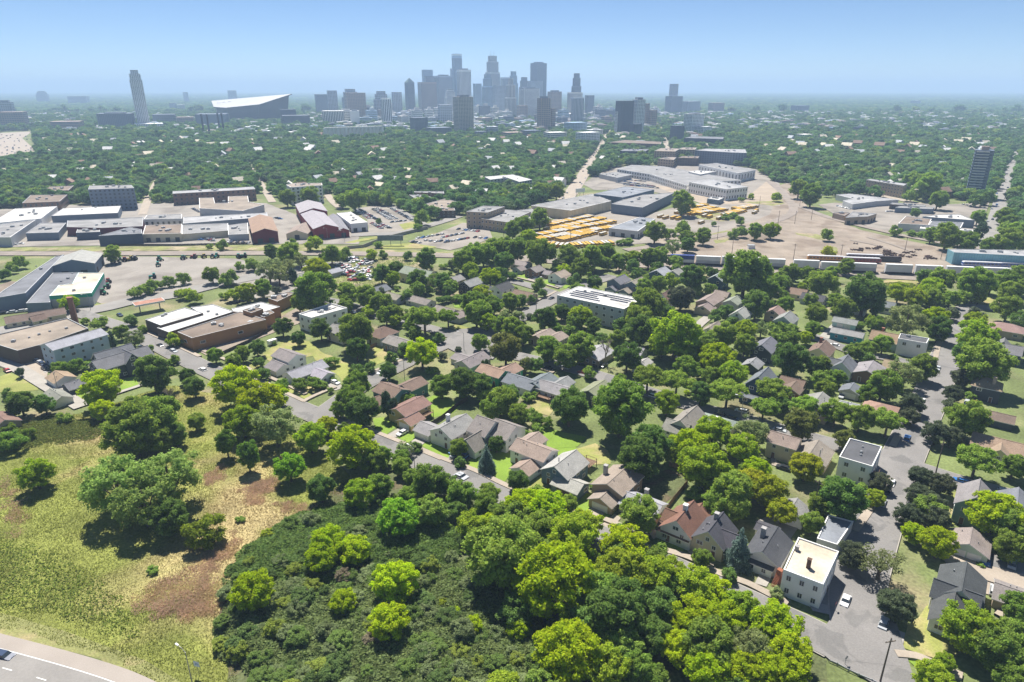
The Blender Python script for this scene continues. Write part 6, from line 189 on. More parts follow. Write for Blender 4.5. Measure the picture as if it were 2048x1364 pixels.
TREES=[(-3.1, 130.7, 18.4, 20.6, 'g'), (9.5, 123.0, 17.6, 18.5, 'y'), (-112.4, 162.4, 18.9, 18.9, 'c'), (11.2, 104.6, 12.8, 13.4, 'y'), (-99.8, 166.4, 18.1, 18.1, 'c'), (21.6, 113.7, 13.1, 14.6, 'd'), (-101.9, 156.2, 16.6, 16.6, 'c'), (37.9, 207.6, 19.8, 22.1, 'g'), (-124.3, 193.6, 17.6, 19.7, 'g'), (15.0, 139.5, 13.5, 14.8, 'h'), (19.9, 121.4, 11.7, 13.1, 'g'), (25.7, 128.2, 12.1, 13.3, 'h'), (41.3, 107.8, 10.7, 12.0, 'g'), (101.4, 107.2, 10.3, 11.6, 'g'), (189.9, 247.6, 19.8, 22.2, 'g'), (73.3, 278.8, 21.8, 24.0, 'h'), (58.1, 173.7, 14.7, 16.2, 'h'), (135.0, 373.7, 27.6, 30.9, 'g'), (91.1, 134.0, 11.8, 9.4, 'W'), (131.2, 152.0, 12.8, 13.5, 'y'), (98.8, 112.3, 10.4, 11.5, 'h'), (-122.4, 205.6, 16.3, 18.3, 'g'), (25.6, 120.3, 10.5, 11.8, 'd'), (40.4, 114.9, 10.2, 10.7, 'y'), (57.6, 113.6, 10.1, 10.6, 'y'), (-51.1, 186.5, 14.6, 15.3, 'y'), (62.5, 162.0, 13.0, 14.6, 'g'), (92.3, 158.4, 12.8, 14.3, 'd'), (-80.2, 200.5, 15.3, 16.0, 'w'), (-105.6, 231.3, 16.8, 17.7, 'y'), (-91.1, 217.2, 16.0, 16.8, 'y'), (2.0, 139.5, 11.2, 12.5, 'g'), (-27.7, 126.9, 10.4, 10.9, 'y'), (28.5, 140.0, 11.2, 11.7, 'y'), (-105.6, 344.4, 23.5, 26.3, 'g'), (39.2, 179.8, 13.5, 15.2, 'd'), (98.6, 111.7, 9.3, 10.2, 'h'), (106.4, 109.4, 9.2, 10.3, 'g'), (-82.6, 148.2, 11.5, 9.2, 'D'), (34.3, 128.2, 9.9, 10.9, 'h'), (46.5, 115.5, 9.2, 9.7, 'y'), (50.1, 108.2, 8.8, 9.2, 'w'), (39.5, 102.1, 8.4, 8.9, 'y'), (19.4, 103.5, 8.5, 9.4, 'h'), (58.1, 107.0, 8.7, 9.2, 'y'), (188.1, 340.5, 22.3, 24.9, 'd'), (-60.5, 124.2, 9.5, 10.0, 'y'), (-156.3, 230.9, 15.5, 16.3, 'y'), (44.2, 188.3, 13.1, 14.7, 'd'), (34.5, 153.0, 11.1, 12.4, 'g'), (144.4, 180.0, 12.7, 10.8, 't'), (43.1, 125.2, 9.5, 10.5, 'h'), (-30.8, 152.2, 10.9, 11.5, 'l'), (9.5, 156.0, 11.2, 11.7, 'y'), (157.8, 205.2, 13.7, 15.3, 'g'), (46.5, 102.9, 8.0, 8.4, 'y'), (132.1, 148.1, 10.3, 11.5, 'g'), (-142.8, 242.8, 15.4, 17.2, 'd'), (20.6, 215.3, 13.9, 15.6, 'd'), (-27.4, 115.4, 8.5, 8.9, 'y'), (190.7, 303.3, 18.2, 19.1, 'w'), (-72.2, 291.1, 17.5, 19.6, 'g'), (82.1, 229.7, 14.3, 12.2, 't'), (46.8, 124.9, 8.7, 9.1, 'y'), (35.2, 108.7, 7.9, 8.2, 'y'), (31.1, 112.0, 8.0, 9.0, 'd'), (51.7, 119.1, 8.4, 9.2, 'h'), (84.5, 100.7, 7.4, 8.2, 'h'), (101.0, 101.2, 7.5, 8.3, 'g'), (-24.2, 169.9, 10.9, 12.2, 'g'), (3.2, 157.7, 10.2, 10.8, 'y'), (6.8, 147.2, 9.7, 10.9, 'g'), (19.5, 148.1, 9.7, 10.7, 'h'), (-93.1, 152.1, 9.9, 11.1, 'd'), (38.1, 129.9, 8.8, 9.7, 'h'), (69.2, 325.6, 18.3, 20.5, 'g'), (99.3, 203.8, 12.2, 14.7, 'O'), (117.3, 258.8, 15.0, 16.8, 'd'), (57.4, 190.2, 11.6, 12.2, 'y'), (67.4, 197.7, 11.9, 13.1, 'h'), (80.8, 198.3, 12.0, 12.6, 'w'), (74.4, 164.9, 10.3, 10.8, 'o'), (61.5, 157.4, 9.9, 11.1, 'g'), (-47.6, 142.4, 9.0, 9.4, 'y'), (52.2, 103.4, 7.1, 7.5, 'y'), (25.9, 104.2, 7.1, 8.0, 'g'), (29.3, 102.3, 7.1, 5.3, 'B'), (-43.4, 312.3, 17.2, 14.6, 't'), (87.9, 120.3, 7.9, 8.3, 'K'), (-94.0, 206.7, 12.0, 13.2, 'h'), (262.8, 364.1, 19.4, 21.8, 'g'), (213.7, 286.2, 15.7, 17.3, 'h'), (-54.6, 214.3, 12.0, 13.5, 'd'), (-2.7, 270.8, 14.7, 17.6, 'O'), (54.1, 242.6, 13.4, 11.4, 't'), (65.2, 239.9, 13.3, 11.3, 't'), (99.5, 231.2, 12.9, 10.9, 't'), (70.8, 169.2, 9.9, 10.4, 'o'), (58.7, 159.6, 9.5, 10.6, 'g'), (144.1, 235.6, 13.0, 14.6, 'g'), (131.6, 207.5, 11.8, 10.0, 't'), (110.7, 142.7, 8.6, 9.1, 'y'), (87.7, 263.1, 13.9, 14.6, 'y'), (22.9, 102.0, 6.6, 4.9, 'B'), (57.0, 102.6, 6.6, 6.9, 'y'), (128.7, 141.2, 8.3, 9.3, 'g'), (115.8, 120.0, 7.3, 8.2, 'g'), (-144.9, 174.8, 9.8, 10.8, 'h'), (-39.1, 268.0, 13.7, 14.4, 'y'), (-67.2, 196.3, 10.4, 11.4, 'h'), (-44.1, 164.5, 9.0, 9.9, 'h'), (-14.5, 164.3, 9.0, 10.1, 'g'), (-40.8, 140.4, 8.0, 8.4, 'y'), (-48.0, 137.1, 7.8, 8.2, 'y'), (-118.0, 195.1, 10.1, 11.4, 'g'), (-169.7, 197.5, 10.3, 7.7, 'B'), (-60.2, 224.9, 11.4, 12.8, 'g'), (-19.4, 238.7, 12.0, 13.4, 'd'), (-4.5, 223.6, 11.4, 12.7, 'g'), (18.2, 440.8, 20.6, 23.1, 'g'), (30.4, 273.9, 13.8, 15.4, 'g'), (60.9, 295.4, 14.4, 16.1, 'd'), (49.4, 264.2, 13.1, 14.6, 'd'), (74.8, 189.6, 9.9, 10.9, 'h'), (91.2, 179.1, 9.5, 9.9, 'o'), (159.5, 247.3, 12.4, 13.0, 'w'), (38.3, 126.4, 7.1, 8.0, 'g'), (-68.9, 178.7, 9.3, 9.8, 'l'), (92.6, 219.9, 10.9, 9.2, 't'), (107.2, 220.2, 11.0, 9.4, 't'), (86.6, 138.8, 7.5, 7.9, 'k'), (-56.2, 167.9, 8.6, 9.7, 'd'), (35.8, 136.2, 7.2, 8.0, 'g'), (179.8, 373.1, 16.6, 18.6, 'g'), (-61.2, 237.6, 11.2, 12.5, 'g'), (-18.1, 321.8, 14.5, 16.2, 'g'), (128.6, 334.0, 15.0, 16.8, 'd'), (63.2, 313.1, 14.2, 15.9, 'g'), (98.5, 289.4, 13.2, 14.8, 'g'), (170.5, 254.1, 11.8, 13.2, 'g'), (123.7, 211.2, 10.1, 11.3, 'g'), (90.1, 248.2, 11.2, 12.3, 'h'), (116.9, 215.3, 9.9, 11.1, 'g'), (-39.3, 168.9, 8.1, 9.1, 'g'), (-1.2, 155.4, 7.6, 8.5, 'g'), (-183.3, 223.6, 9.9, 11.0, 'd'), (15.9, 275.0, 11.8, 13.2, 'g'), (22.7, 266.3, 11.4, 12.8, 'g'), (107.4, 384.8, 15.8, 17.7, 'd'), (87.6, 160.1, 7.5, 8.4, 'g'), (75.6, 156.9, 7.7, 8.1, 'o'), (58.0, 139.4, 6.8, 11.9, 's'), (259.3, 330.9, 13.7, 15.4, 'g'), (328.2, 497.2, 19.5, 21.9, 'g'), (452.9, 734.7, 28.1, 31.5, 'g'), (361.5, 478.1, 18.8, 21.1, 'g'), (119.7, 160.7, 7.4, 7.7, 'k'), (110.6, 155.9, 7.2, 7.5, 'k'), (117.0, 154.1, 7.1, 7.5, 'k'), (157.2, 180.7, 8.1, 9.0, 'g'), (-43.6, 182.9, 8.1, 9.1, 'g'), (-7.2, 160.7, 7.3, 8.2, 'g'), (-39.2, 123.0, 6.0, 6.3, 'y'), (-152.4, 405.4, 15.9, 16.7, 'w'), (-122.4, 405.4, 15.9, 16.7, 'o'), (-90.2, 229.7, 9.7, 10.2, 'y'), (-12.8, 237.8, 10.0, 11.2, 'd'), (-7.7, 219.7, 9.3, 10.5, 'g'), (0.3, 300.1, 12.2, 13.7, 'g'), (-26.1, 441.6, 17.2, 19.3, 'g'), (52.8, 436.4, 17.0, 19.1, 'g'), (-20.6, 340.3, 13.6, 15.3, 'g'), (144.8, 364.7, 14.5, 16.2, 'g'), (93.0, 350.4, 14.0, 14.7, 'k'), (68.2, 281.2, 11.5, 12.7, 'h'), (80.1, 272.1, 11.2, 12.3, 'h'), (73.3, 255.1, 10.6, 11.9, 'g'), (57.9, 224.1, 9.5, 10.5, 'h'), (76.1, 178.9, 7.9, 8.3, 'y'), (145.6, 202.0, 8.7, 9.2, 'k'), (213.2, 316.6, 12.6, 13.3, 'y'), (205.6, 301.3, 12.1, 13.5, 'd'), (257.5, 384.0, 15.0, 16.8, 'g'), (128.7, 170.8, 7.4, 7.8, 'k'), (118.9, 165.5, 7.2, 7.6, 'k'), (72.7, 231.8, 9.4, 10.5, 'd'), (162.4, 640.1, 23.0, 25.8, 'g'), (-84.0, 184.6, 7.5, 12.7, 'A'), (-153.4, 447.7, 16.0, 18.0, 'g'), (-144.4, 399.3, 14.5, 15.2, 'w'), (-69.4, 276.6, 10.5, 11.7, 'd'), (-27.6, 238.5, 9.2, 10.3, 'g'), (-19.7, 447.7, 16.0, 18.0, 'g'), (3.8, 458.7, 16.4, 18.4, 'g'), (38.0, 439.8, 15.8, 17.7, 'g'), (16.6, 317.7, 11.8, 13.2, 'd'), (105.5, 281.2, 10.6, 11.9, 'g'), (82.2, 152.5, 6.4, 7.2, 'g'), (1.3, 115.4, 5.1, 5.4, 'y'), (174.2, 332.5, 12.0, 13.4, 'g'), (156.1, 323.9, 11.7, 13.1, 'g'), (241.0, 367.6, 13.1, 14.4, 'h'), (284.0, 380.2, 13.5, 15.1, 'g'), (296.9, 384.7, 13.7, 15.3, 'g'), (283.7, 363.0, 13.0, 14.5, 'g'), (125.2, 175.2, 6.9, 7.2, 'k'), (-155.4, 664.5, 22.2, 24.8, 'g'), (112.3, 518.4, 17.6, 19.7, 'g'), (-151.2, 219.9, 8.2, 8.7, 'y'), (-114.5, 200.7, 7.6, 8.6, 'd'), (-125.5, 239.1, 8.8, 9.9, 'd'), (-92.8, 359.1, 12.6, 14.1, 'g'), (-80.7, 353.7, 12.4, 13.9, 'g'), (-92.7, 303.2, 10.8, 12.1, 'd'), (1.7, 173.9, 6.8, 7.6, 'd'), (-7.0, 166.3, 6.6, 7.3, 'g'), (5.4, 296.0, 10.6, 11.9, 'g'), (41.3, 272.8, 9.9, 12.9, 'b'), (-56.3, 383.9, 13.4, 15.0, 'd'), (-57.0, 433.8, 14.9, 16.7, 'd'), (-32.5, 428.8, 14.8, 16.5, 'g'), (-12.7, 460.5, 15.8, 17.6, 'g'), (-5.2, 466.2, 15.9, 17.8, 'g'), (34.7, 321.9, 11.4, 12.6, 'h'), (-32.7, 322.1, 11.4, 9.7, 't'), (149.9, 224.4, 8.4, 8.8, 'k'), (111.9, 198.0, 7.5, 9.1, 'O'), (149.7, 199.8, 7.6, 8.0, 'k'), (108.1, 148.8, 6.0, 6.3, 'y'), (-30.0, 165.1, 6.4, 7.2, 'g'), (-6.0, 153.5, 6.0, 6.3, 'y'), (23.9, 572.7, 18.6, 20.8, 'g'), (308.0, 692.3, 22.2, 24.8, 'g'), (-94.4, 193.3, 7.1, 12.0, 'A'), (-70.4, 344.6, 11.6, 13.0, 'g'), (469.1, 789.0, 24.1, 27.0, 'g'), (400.1, 522.6, 16.4, 18.3, 'g'), (337.7, 485.3, 15.3, 17.1, 'g'), (170.5, 285.1, 9.4, 10.6, 'g'), (219.1, 362.0, 11.7, 12.8, 'h'), (223.9, 353.9, 11.4, 12.6, 'h'), (232.2, 314.8, 10.3, 11.3, 'h'), (-177.4, 291.7, 9.5, 10.0, 'w'), (-189.9, 264.5, 8.8, 6.6, 'B'), (-175.4, 224.9, 7.6, 8.6, 'd'), (-169.5, 204.8, 7.1, 5.3, 'B'), (-124.7, 450.3, 14.0, 15.7, 'g'), (-64.8, 324.9, 10.5, 11.7, 'g'), (-81.3, 401.5, 12.7, 14.2, 'd'), (-65.5, 208.9, 7.2, 7.5, 'o'), (-42.0, 188.2, 6.6, 7.4, 'g'), (2.0, 216.8, 7.4, 8.3, 'g'), (-5.5, 309.7, 10.0, 11.3, 'g'), (-13.4, 394.6, 12.5, 13.1, 'y'), (-6.1, 432.1, 13.5, 15.1, 'd'), (44.3, 415.1, 13.0, 14.6, 'g'), (-9.7, 340.7, 10.9, 12.2, 'g'), (-17.3, 358.2, 11.4, 12.6, 'h'), (65.1, 453.1, 14.1, 15.8, 'g'), (92.4, 439.7, 13.7, 15.4, 'g'), (100.1, 445.0, 13.9, 15.6, 'g'), (159.3, 380.5, 12.1, 13.5, 'g'), (173.3, 401.5, 12.7, 14.2, 'g'), (113.5, 303.9, 9.9, 10.9, 'h'), (49.1, 289.5, 9.5, 10.6, 'g'), (81.7, 250.1, 8.4, 9.4, 'g'), (128.4, 259.0, 8.6, 9.6, 'd'), (52.0, 189.3, 6.6, 7.4, 'g'), (48.5, 139.1, 5.2, 5.8, 'g'), (111.9, 173.5, 6.2, 6.5, 'k'), (160.4, 278.5, 9.2, 10.3, 'g'), (123.7, 237.3, 8.0, 8.9, 'g'), (137.7, 233.0, 7.9, 8.8, 'g'), (-34.7, 182.6, 6.4, 7.1, 'g'), (-8.7, 116.9, 4.5, 4.7, 'y'), (-209.1, 694.2, 20.5, 22.9, 'g'), (9.3, 549.8, 16.5, 18.4, 'g'), (176.1, 345.1, 10.6, 11.8, 'g'), (233.7, 354.8, 10.8, 12.1, 'g'), (201.6, 276.7, 8.7, 9.7, 'd'), (106.2, 165.1, 5.6, 6.2, 'h'), (-141.9, 223.8, 7.2, 8.1, 'g'), (-151.8, 364.8, 11.0, 12.1, 'h'), (-116.2, 346.7, 10.5, 11.8, 'g'), (-113.0, 308.5, 9.5, 10.7, 'd'), (-63.7, 221.4, 7.2, 8.0, 'g'), (-17.5, 193.4, 6.6, 7.4, 'g'), (16.2, 162.3, 5.6, 6.2, 'g'), (-1.3, 346.7, 10.5, 11.8, 'g'), (183.5, 248.6, 7.9, 8.3, 'k'), (317.5, 747.4, 21.0, 23.5, 'g'), (428.9, 676.3, 18.8, 21.0, 'g'), (91.0, 106.7, 3.9, 4.3, 'h'), (-194.7, 263.2, 7.9, 5.9, 'B'), (-113.3, 212.1, 6.5, 7.3, 'g'), (-145.2, 373.2, 10.7, 12.0, 'g'), (-147.1, 422.3, 11.9, 12.5, 'w'), (-60.9, 328.4, 9.5, 10.7, 'g'), (-51.8, 255.4, 7.7, 8.6, 'd'), (-86.5, 246.4, 7.4, 5.6, 'B'), (-80.8, 247.4, 7.5, 5.6, 'B'), (-35.6, 187.7, 5.9, 6.6, 'g'), (9.1, 216.7, 6.7, 5.0, 'B'), (-12.5, 316.0, 9.2, 10.1, 'h'), (-14.7, 288.5, 8.5, 9.5, 'g'), (72.0, 435.4, 12.3, 13.7, 'g'), (87.5, 383.1, 10.9, 12.2, 'g'), (77.3, 375.2, 10.7, 12.0, 'g'), (130.9, 292.3, 8.6, 9.6, 'g'), (144.0, 215.4, 6.6, 7.0, 'k'), (133.2, 263.4, 7.9, 8.8, 'g'), (171.8, 234.6, 7.1, 7.5, 'k'), (-35.2, 193.3, 6.1, 6.4, 'w'), (180.6, 311.7, 9.1, 10.2, 'g'), (316.1, 402.9, 11.4, 12.8, 'g'), (-8.2, 184.7, 5.8, 10.1, 's'), (-278.8, 455.8, 12.1, 13.5, 'g'), (-243.0, 348.4, 9.5, 10.0, 'y'), (-187.7, 403.6, 10.8, 12.1, 'g'), (-116.2, 282.1, 7.9, 8.8, 'd'), (-121.2, 266.4, 7.5, 8.4, 'g'), (-40.8, 232.9, 6.7, 5.1, 'B'), (-5.2, 196.5, 5.8, 6.5, 'd'), (-41.4, 386.5, 10.4, 11.7, 'd'), (40.6, 311.7, 8.6, 9.6, 'd'), (-52.1, 324.2, 8.9, 7.6, 't'), (82.5, 442.8, 11.8, 12.9, 'h'), (122.3, 307.1, 8.5, 8.9, 'w'), (133.5, 250.0, 7.1, 8.0, 'g'), (-232.4, 694.4, 17.8, 19.9, 'g'), (0.4, 536.8, 14.0, 15.7, 'g'), (32.2, 737.9, 18.9, 21.1, 'g'), (48.5, 737.9, 18.9, 21.1, 'g'), (134.8, 503.8, 13.2, 14.8, 'g'), (184.5, 404.5, 10.7, 12.0, 'g'), (244.6, 355.3, 9.6, 10.7, 'g'), (277.5, 394.7, 10.5, 11.8, 'g'), (215.4, 294.0, 8.1, 8.5, 'k'), (195.7, 340.0, 9.2, 10.3, 'd'), (300.0, 376.3, 10.1, 11.3, 'g'), (344.6, 507.3, 12.8, 14.3, 'g'), (352.2, 484.2, 12.2, 13.7, 'g'), (383.3, 493.9, 12.5, 13.9, 'g'), (439.4, 594.9, 14.8, 16.6, 'g'), (425.4, 568.3, 14.2, 15.9, 'g'), (149.7, 514.4, 12.8, 14.3, 'g'), (118.2, 480.7, 12.0, 12.6, 'w'), (196.1, 532.6, 13.2, 14.8, 'g'), (210.6, 536.5, 13.3, 14.6, 'h'), (-134.7, 252.7, 6.7, 7.6, 'd'), (-120.6, 275.9, 7.3, 8.1, 'g'), (-132.3, 274.7, 7.3, 8.1, 'g'), (-75.8, 418.9, 10.5, 11.8, 'd'), (12.6, 214.3, 5.9, 4.4, 'B'), (26.1, 333.5, 8.6, 9.6, 'd'), (149.5, 346.6, 8.9, 10.0, 'g'), (112.5, 331.9, 8.6, 9.6, 'd'), (132.7, 143.3, 4.2, 3.2, 'B'), (147.8, 307.4, 7.9, 8.8, 'g'), (264.4, 361.0, 9.1, 10.0, 'h'), (219.5, 424.6, 10.5, 11.7, 'g'), (203.0, 408.7, 10.1, 11.3, 'g'), (13.3, 514.1, 12.1, 13.3, 'h'), (330.8, 520.2, 12.3, 13.7, 'g'), (415.4, 593.4, 13.8, 15.5, 'g'), (-190.3, 303.8, 7.4, 8.3, 'g'), (-132.8, 233.7, 5.9, 7.7, 'b'), (-178.3, 209.8, 5.4, 4.1, 'B'), (-171.8, 465.1, 10.9, 12.2, 'd'), (-143.5, 442.1, 10.4, 10.9, 'w'), (-91.7, 351.1, 8.4, 9.4, 'g'), (-102.1, 295.9, 7.3, 8.1, 'd'), (-74.2, 398.1, 9.4, 10.4, 'h'), (-94.1, 247.6, 6.2, 4.7, 'B'), (-58.5, 207.0, 5.4, 6.0, 'g'), (-30.4, 174.9, 4.7, 3.5, 'B'), (44.0, 247.0, 6.2, 7.0, 'g'), (33.8, 434.3, 10.2, 10.7, 'w'), (22.3, 312.3, 7.6, 5.7, 'B'), (131.3, 489.3, 11.4, 12.7, 'd'), (132.2, 314.8, 7.8, 8.7, 'g'), (54.5, 168.8, 4.5, 5.1, 'd'), (104.4, 170.5, 4.6, 5.1, 'g'), (231.4, 332.5, 7.8, 8.2, 'k'), (258.8, 402.7, 9.3, 10.4, 'd'), (255.1, 359.9, 8.4, 9.4, 'g'), (243.0, 330.7, 7.8, 8.2, 'k'), (229.4, 280.6, 6.7, 7.1, 'w'), (128.7, 141.6, 3.8, 2.9, 'B'), (-45.8, 221.5, 5.4, 11.4, 'e'), (-149.7, 494.7, 11.1, 12.2, 'h'), (-80.9, 592.6, 13.1, 14.6, 'g'), (12.5, 749.9, 16.3, 18.2, 'g'), (141.4, 549.8, 12.2, 13.6, 'g'), (-220.7, 374.4, 8.3, 9.3, 'g'), (-190.5, 372.7, 8.3, 9.1, 'h'), (-180.6, 363.3, 8.1, 8.9, 'h'), (-211.3, 320.2, 7.3, 8.1, 'g'), (-175.9, 401.3, 8.9, 9.9, 'g'), (-79.6, 270.4, 6.3, 4.7, 'B'), (-48.9, 282.0, 6.5, 7.3, 'd'), (7.8, 169.6, 4.3, 4.8, 'g'), (5.8, 264.0, 6.1, 7.4, 'O'), (97.9, 395.1, 8.7, 9.6, 'h'), (107.2, 329.2, 7.4, 8.3, 'd'), (54.2, 133.9, 3.5, 4.0, 'd'), (165.9, 226.5, 5.4, 5.7, 'k'), (-173.7, 687.8, 14.1, 15.8, 'g'), (-130.6, 703.3, 14.4, 16.2, 'g'), (496.7, 703.0, 14.1, 15.8, 'd'), (228.8, 470.5, 9.7, 10.2, 'o'), (411.1, 551.9, 11.2, 12.6, 'g'), (-333.5, 441.3, 9.0, 10.1, 'g'), (-216.1, 381.6, 7.9, 8.8, 'g'), (-160.6, 295.2, 6.3, 6.9, 'h'), (-164.1, 217.3, 4.8, 5.4, 'g'), (-77.7, 340.1, 7.1, 7.8, 'h'), (-66.3, 259.5, 5.6, 6.3, 'd'), (3.2, 227.6, 5.0, 3.8, 'B'), (6.8, 221.9, 4.9, 3.7, 'B'), (-6.5, 411.8, 8.4, 9.4, 'd'), (5.2, 355.1, 7.4, 8.3, 'd'), (29.7, 313.5, 6.6, 5.0, 'B'), (110.9, 441.3, 9.0, 10.1, 'g'), (54.3, 316.7, 6.7, 7.5, 'd'), (116.5, 259.0, 5.6, 4.2, 'B'), (39.3, 145.7, 3.5, 2.6, 'B'), (157.3, 273.3, 5.9, 6.6, 'd'), (129.3, 181.5, 4.2, 4.4, 'k'), (-148.0, 712.3, 13.7, 15.3, 'g'), (-14.1, 122.2, 3.0, 3.1, 'y'), (480.0, 694.8, 12.8, 14.4, 'd'), (252.6, 527.5, 9.9, 11.1, 'g'), (429.0, 727.0, 13.4, 15.0, 'g'), (-205.2, 402.0, 7.6, 8.5, 'g'), (-186.3, 267.0, 5.3, 4.0, 'B'), (-175.7, 435.2, 8.2, 9.2, 'g'), (-161.0, 367.5, 7.0, 7.7, 'h'), (-119.4, 465.1, 8.7, 9.7, 'g'), (-53.9, 274.2, 5.4, 6.1, 'd'), (-104.6, 256.2, 5.1, 5.7, 'd'), (-34.3, 262.8, 5.2, 3.9, 'B'), (6.4, 236.4, 4.8, 3.6, 'B'), (32.5, 257.6, 5.2, 5.8, 'g'), (-60.7, 365.2, 7.0, 7.9, 'd'), (38.5, 397.6, 7.5, 8.5, 'd'), (16.4, 389.1, 7.4, 8.3, 'g'), (-3.3, 332.0, 6.4, 6.7, 'w'), (117.5, 378.9, 7.2, 8.1, 'g'), (138.2, 309.9, 6.2, 6.9, 'g'), (63.8, 127.9, 2.9, 3.1, 'w'), (89.7, 516.9, 8.8, 6.6, 'B'), (-7.7, 736.6, 12.3, 13.7, 'g'), (127.4, 532.6, 9.1, 10.1, 'g'), (188.8, 542.2, 9.2, 10.3, 'g'), (-324.6, 412.5, 7.2, 8.0, 'd'), (-332.0, 429.3, 7.4, 8.3, 'g'), (-214.7, 392.5, 6.8, 7.7, 'g'), (-211.4, 396.8, 6.9, 7.7, 'g'), (-196.4, 324.5, 5.8, 6.5, 'd'), (-178.2, 399.0, 6.9, 7.8, 'g'), (-100.8, 464.5, 8.0, 8.8, 'h'), (-61.0, 263.9, 4.8, 5.4, 'd'), (-78.0, 248.2, 4.6, 3.4, 'B'), (-32.1, 196.5, 3.8, 4.2, 'd'), (-16.9, 187.0, 3.6, 4.1, 'd'), (9.0, 211.3, 4.0, 3.0, 'B'), (3.4, 331.3, 5.9, 6.2, 'w'), (-35.0, 299.2, 5.4, 6.0, 'd'), (-31.1, 365.7, 6.5, 4.9, 'B'), (-27.2, 365.4, 6.4, 4.8, 'B'), (113.6, 321.7, 5.8, 6.4, 'd'), (129.3, 305.9, 5.5, 6.1, 'g'), (29.4, 154.0, 3.1, 2.3, 'B'), (180.6, 237.9, 4.4, 3.3, 'B'), (-91.4, 136.8, 2.7, 2.0, 'B'), (318.0, 547.9, 8.6, 9.6, 'g'), (-154.7, 296.6, 4.9, 5.1, 'w'), (-199.7, 238.5, 4.0, 4.5, 'd'), (-219.5, 496.7, 7.7, 8.6, 'g'), (-111.7, 270.0, 4.5, 5.0, 'd'), (-76.5, 373.8, 6.0, 6.3, 'k'), (-39.7, 362.2, 5.8, 6.5, 'd'), (-26.0, 426.0, 6.7, 7.5, 'g'), (1.0, 414.0, 6.5, 7.3, 'd'), (376.8, 531.1, 8.0, 16.8, 'e'), (-166.9, 501.0, 7.2, 8.1, 'g'), (-102.5, 505.0, 7.3, 5.5, 'B'), (-74.7, 464.4, 6.8, 7.6, 'd'), (-82.1, 572.1, 8.2, 6.2, 'B'), (179.8, 536.9, 7.7, 8.7, 'g'), (203.7, 592.8, 8.5, 9.5, 'g'), (286.6, 728.0, 10.3, 11.3, 'h'), (207.9, 626.9, 8.9, 6.7, 'B'), (381.6, 632.7, 8.8, 9.9, 'd'), (331.7, 546.6, 7.7, 5.8, 'B'), (336.1, 542.6, 7.7, 5.8, 'B'), (-150.4, 274.1, 4.1, 4.6, 'g'), (-183.1, 435.2, 6.1, 6.9, 'g'), (-114.4, 260.0, 3.9, 4.4, 'd'), (-96.4, 413.1, 5.9, 4.4, 'B'), (-31.6, 277.9, 4.1, 4.3, 'k'), (5.4, 207.6, 3.2, 2.4, 'B'), (3.8, 217.9, 3.4, 2.5, 'B'), (-20.2, 167.9, 2.7, 2.0, 'B'), (25.3, 175.1, 2.8, 2.1, 'B'), (8.8, 239.9, 3.7, 2.8, 'B'), (-36.7, 365.3, 5.3, 5.9, 'd'), (18.1, 374.8, 5.4, 6.0, 'd'), (11.5, 363.0, 5.3, 5.9, 'd'), (-46.4, 442.8, 6.3, 4.7, 'B'), (208.0, 301.5, 4.4, 4.6, 'w'), (-188.6, 292.4, 4.1, 8.7, 'e'), (-137.2, 402.5, 5.5, 11.5, 'e'), (353.5, 785.9, 10.0, 11.2, 'd'), (-77.1, 158.2, 2.4, 1.8, 'B'), (367.9, 764.0, 9.4, 10.5, 'd'), (356.1, 760.3, 9.3, 10.5, 'd'), (-185.1, 314.1, 4.1, 4.6, 'g'), (-168.5, 287.7, 3.8, 4.2, 'g'), (-168.0, 370.3, 4.7, 5.3, 'g'), (-92.8, 469.9, 5.9, 6.6, 'g'), (-140.5, 381.7, 4.9, 5.1, 'k'), (10.2, 335.8, 4.3, 4.6, 'k'), (172.8, 278.7, 3.7, 2.8, 'B'), (176.8, 319.3, 4.1, 4.6, 'g'), (84.3, 514.8, 6.1, 4.6, 'B'), (199.5, 622.2, 7.3, 5.4, 'B'), (120.3, 139.2, 1.9, 1.4, 'B'), (-208.5, 259.3, 3.1, 6.5, 'e'), (-222.1, 326.9, 3.7, 4.1, 'g'), (-75.2, 255.1, 3.0, 2.3, 'B'), (-114.9, 690.1, 7.1, 8.0, 'g'), (-136.9, 442.0, 4.7, 9.8, 'e'), (-132.5, 455.5, 4.8, 10.1, 'e'), (-198.0, 376.7, 3.6, 4.0, 'g'), (-232.2, 502.2, 4.7, 5.2, 'g'), (-73.2, 243.4, 2.5, 2.8, 'g'), (-25.2, 288.2, 2.8, 3.0, 'k'), (60.7, 378.4, 3.7, 2.8, 'B'), (248.4, 725.8, 6.5, 7.3, 'g'), (264.2, 743.4, 6.7, 7.3, 'h'), (-11.9, 269.0, 2.6, 6.3, 'a'), (-120.7, 602.0, 4.7, 5.3, 'd'), (179.6, 590.3, 4.6, 5.2, 'g'), (233.1, 752.9, 5.8, 6.5, 'g')]
HAZE_DENSITY=1.45e-4
CLEAR=[[(-531.3, 653.5), (-473.2, 701.0), (-351.3, 676.5), (-363.6, 723.9), (-286.2, 797.7), (-242.7, 734.1), (-239.3, 759.1), (-184.2, 741.1), (-76.7, 621.7), (-6.8, 648.0), (18.8, 701.0), (150.8, 998.0), (171.4, 1085.4), (322.6, 1115.3), (371.3, 1043.3), (345.2, 872.6), (370.2, 797.7), (403.9, 770.3), (424.3, 734.1), (511.7, 734.1), (392.2, 533.9), (442.5, 515.4), (361.6, 413.3), (107.1, 438.4), (-44.5, 466.5), (-377.7, 452.1)], [(-1322.3, 1745.6), (-1438.7, 1955.2), (-1397.2, 2036.3), (-879.5, 1282.3), (-816.9, 1091.3), (-829.5, 1078.8)]]
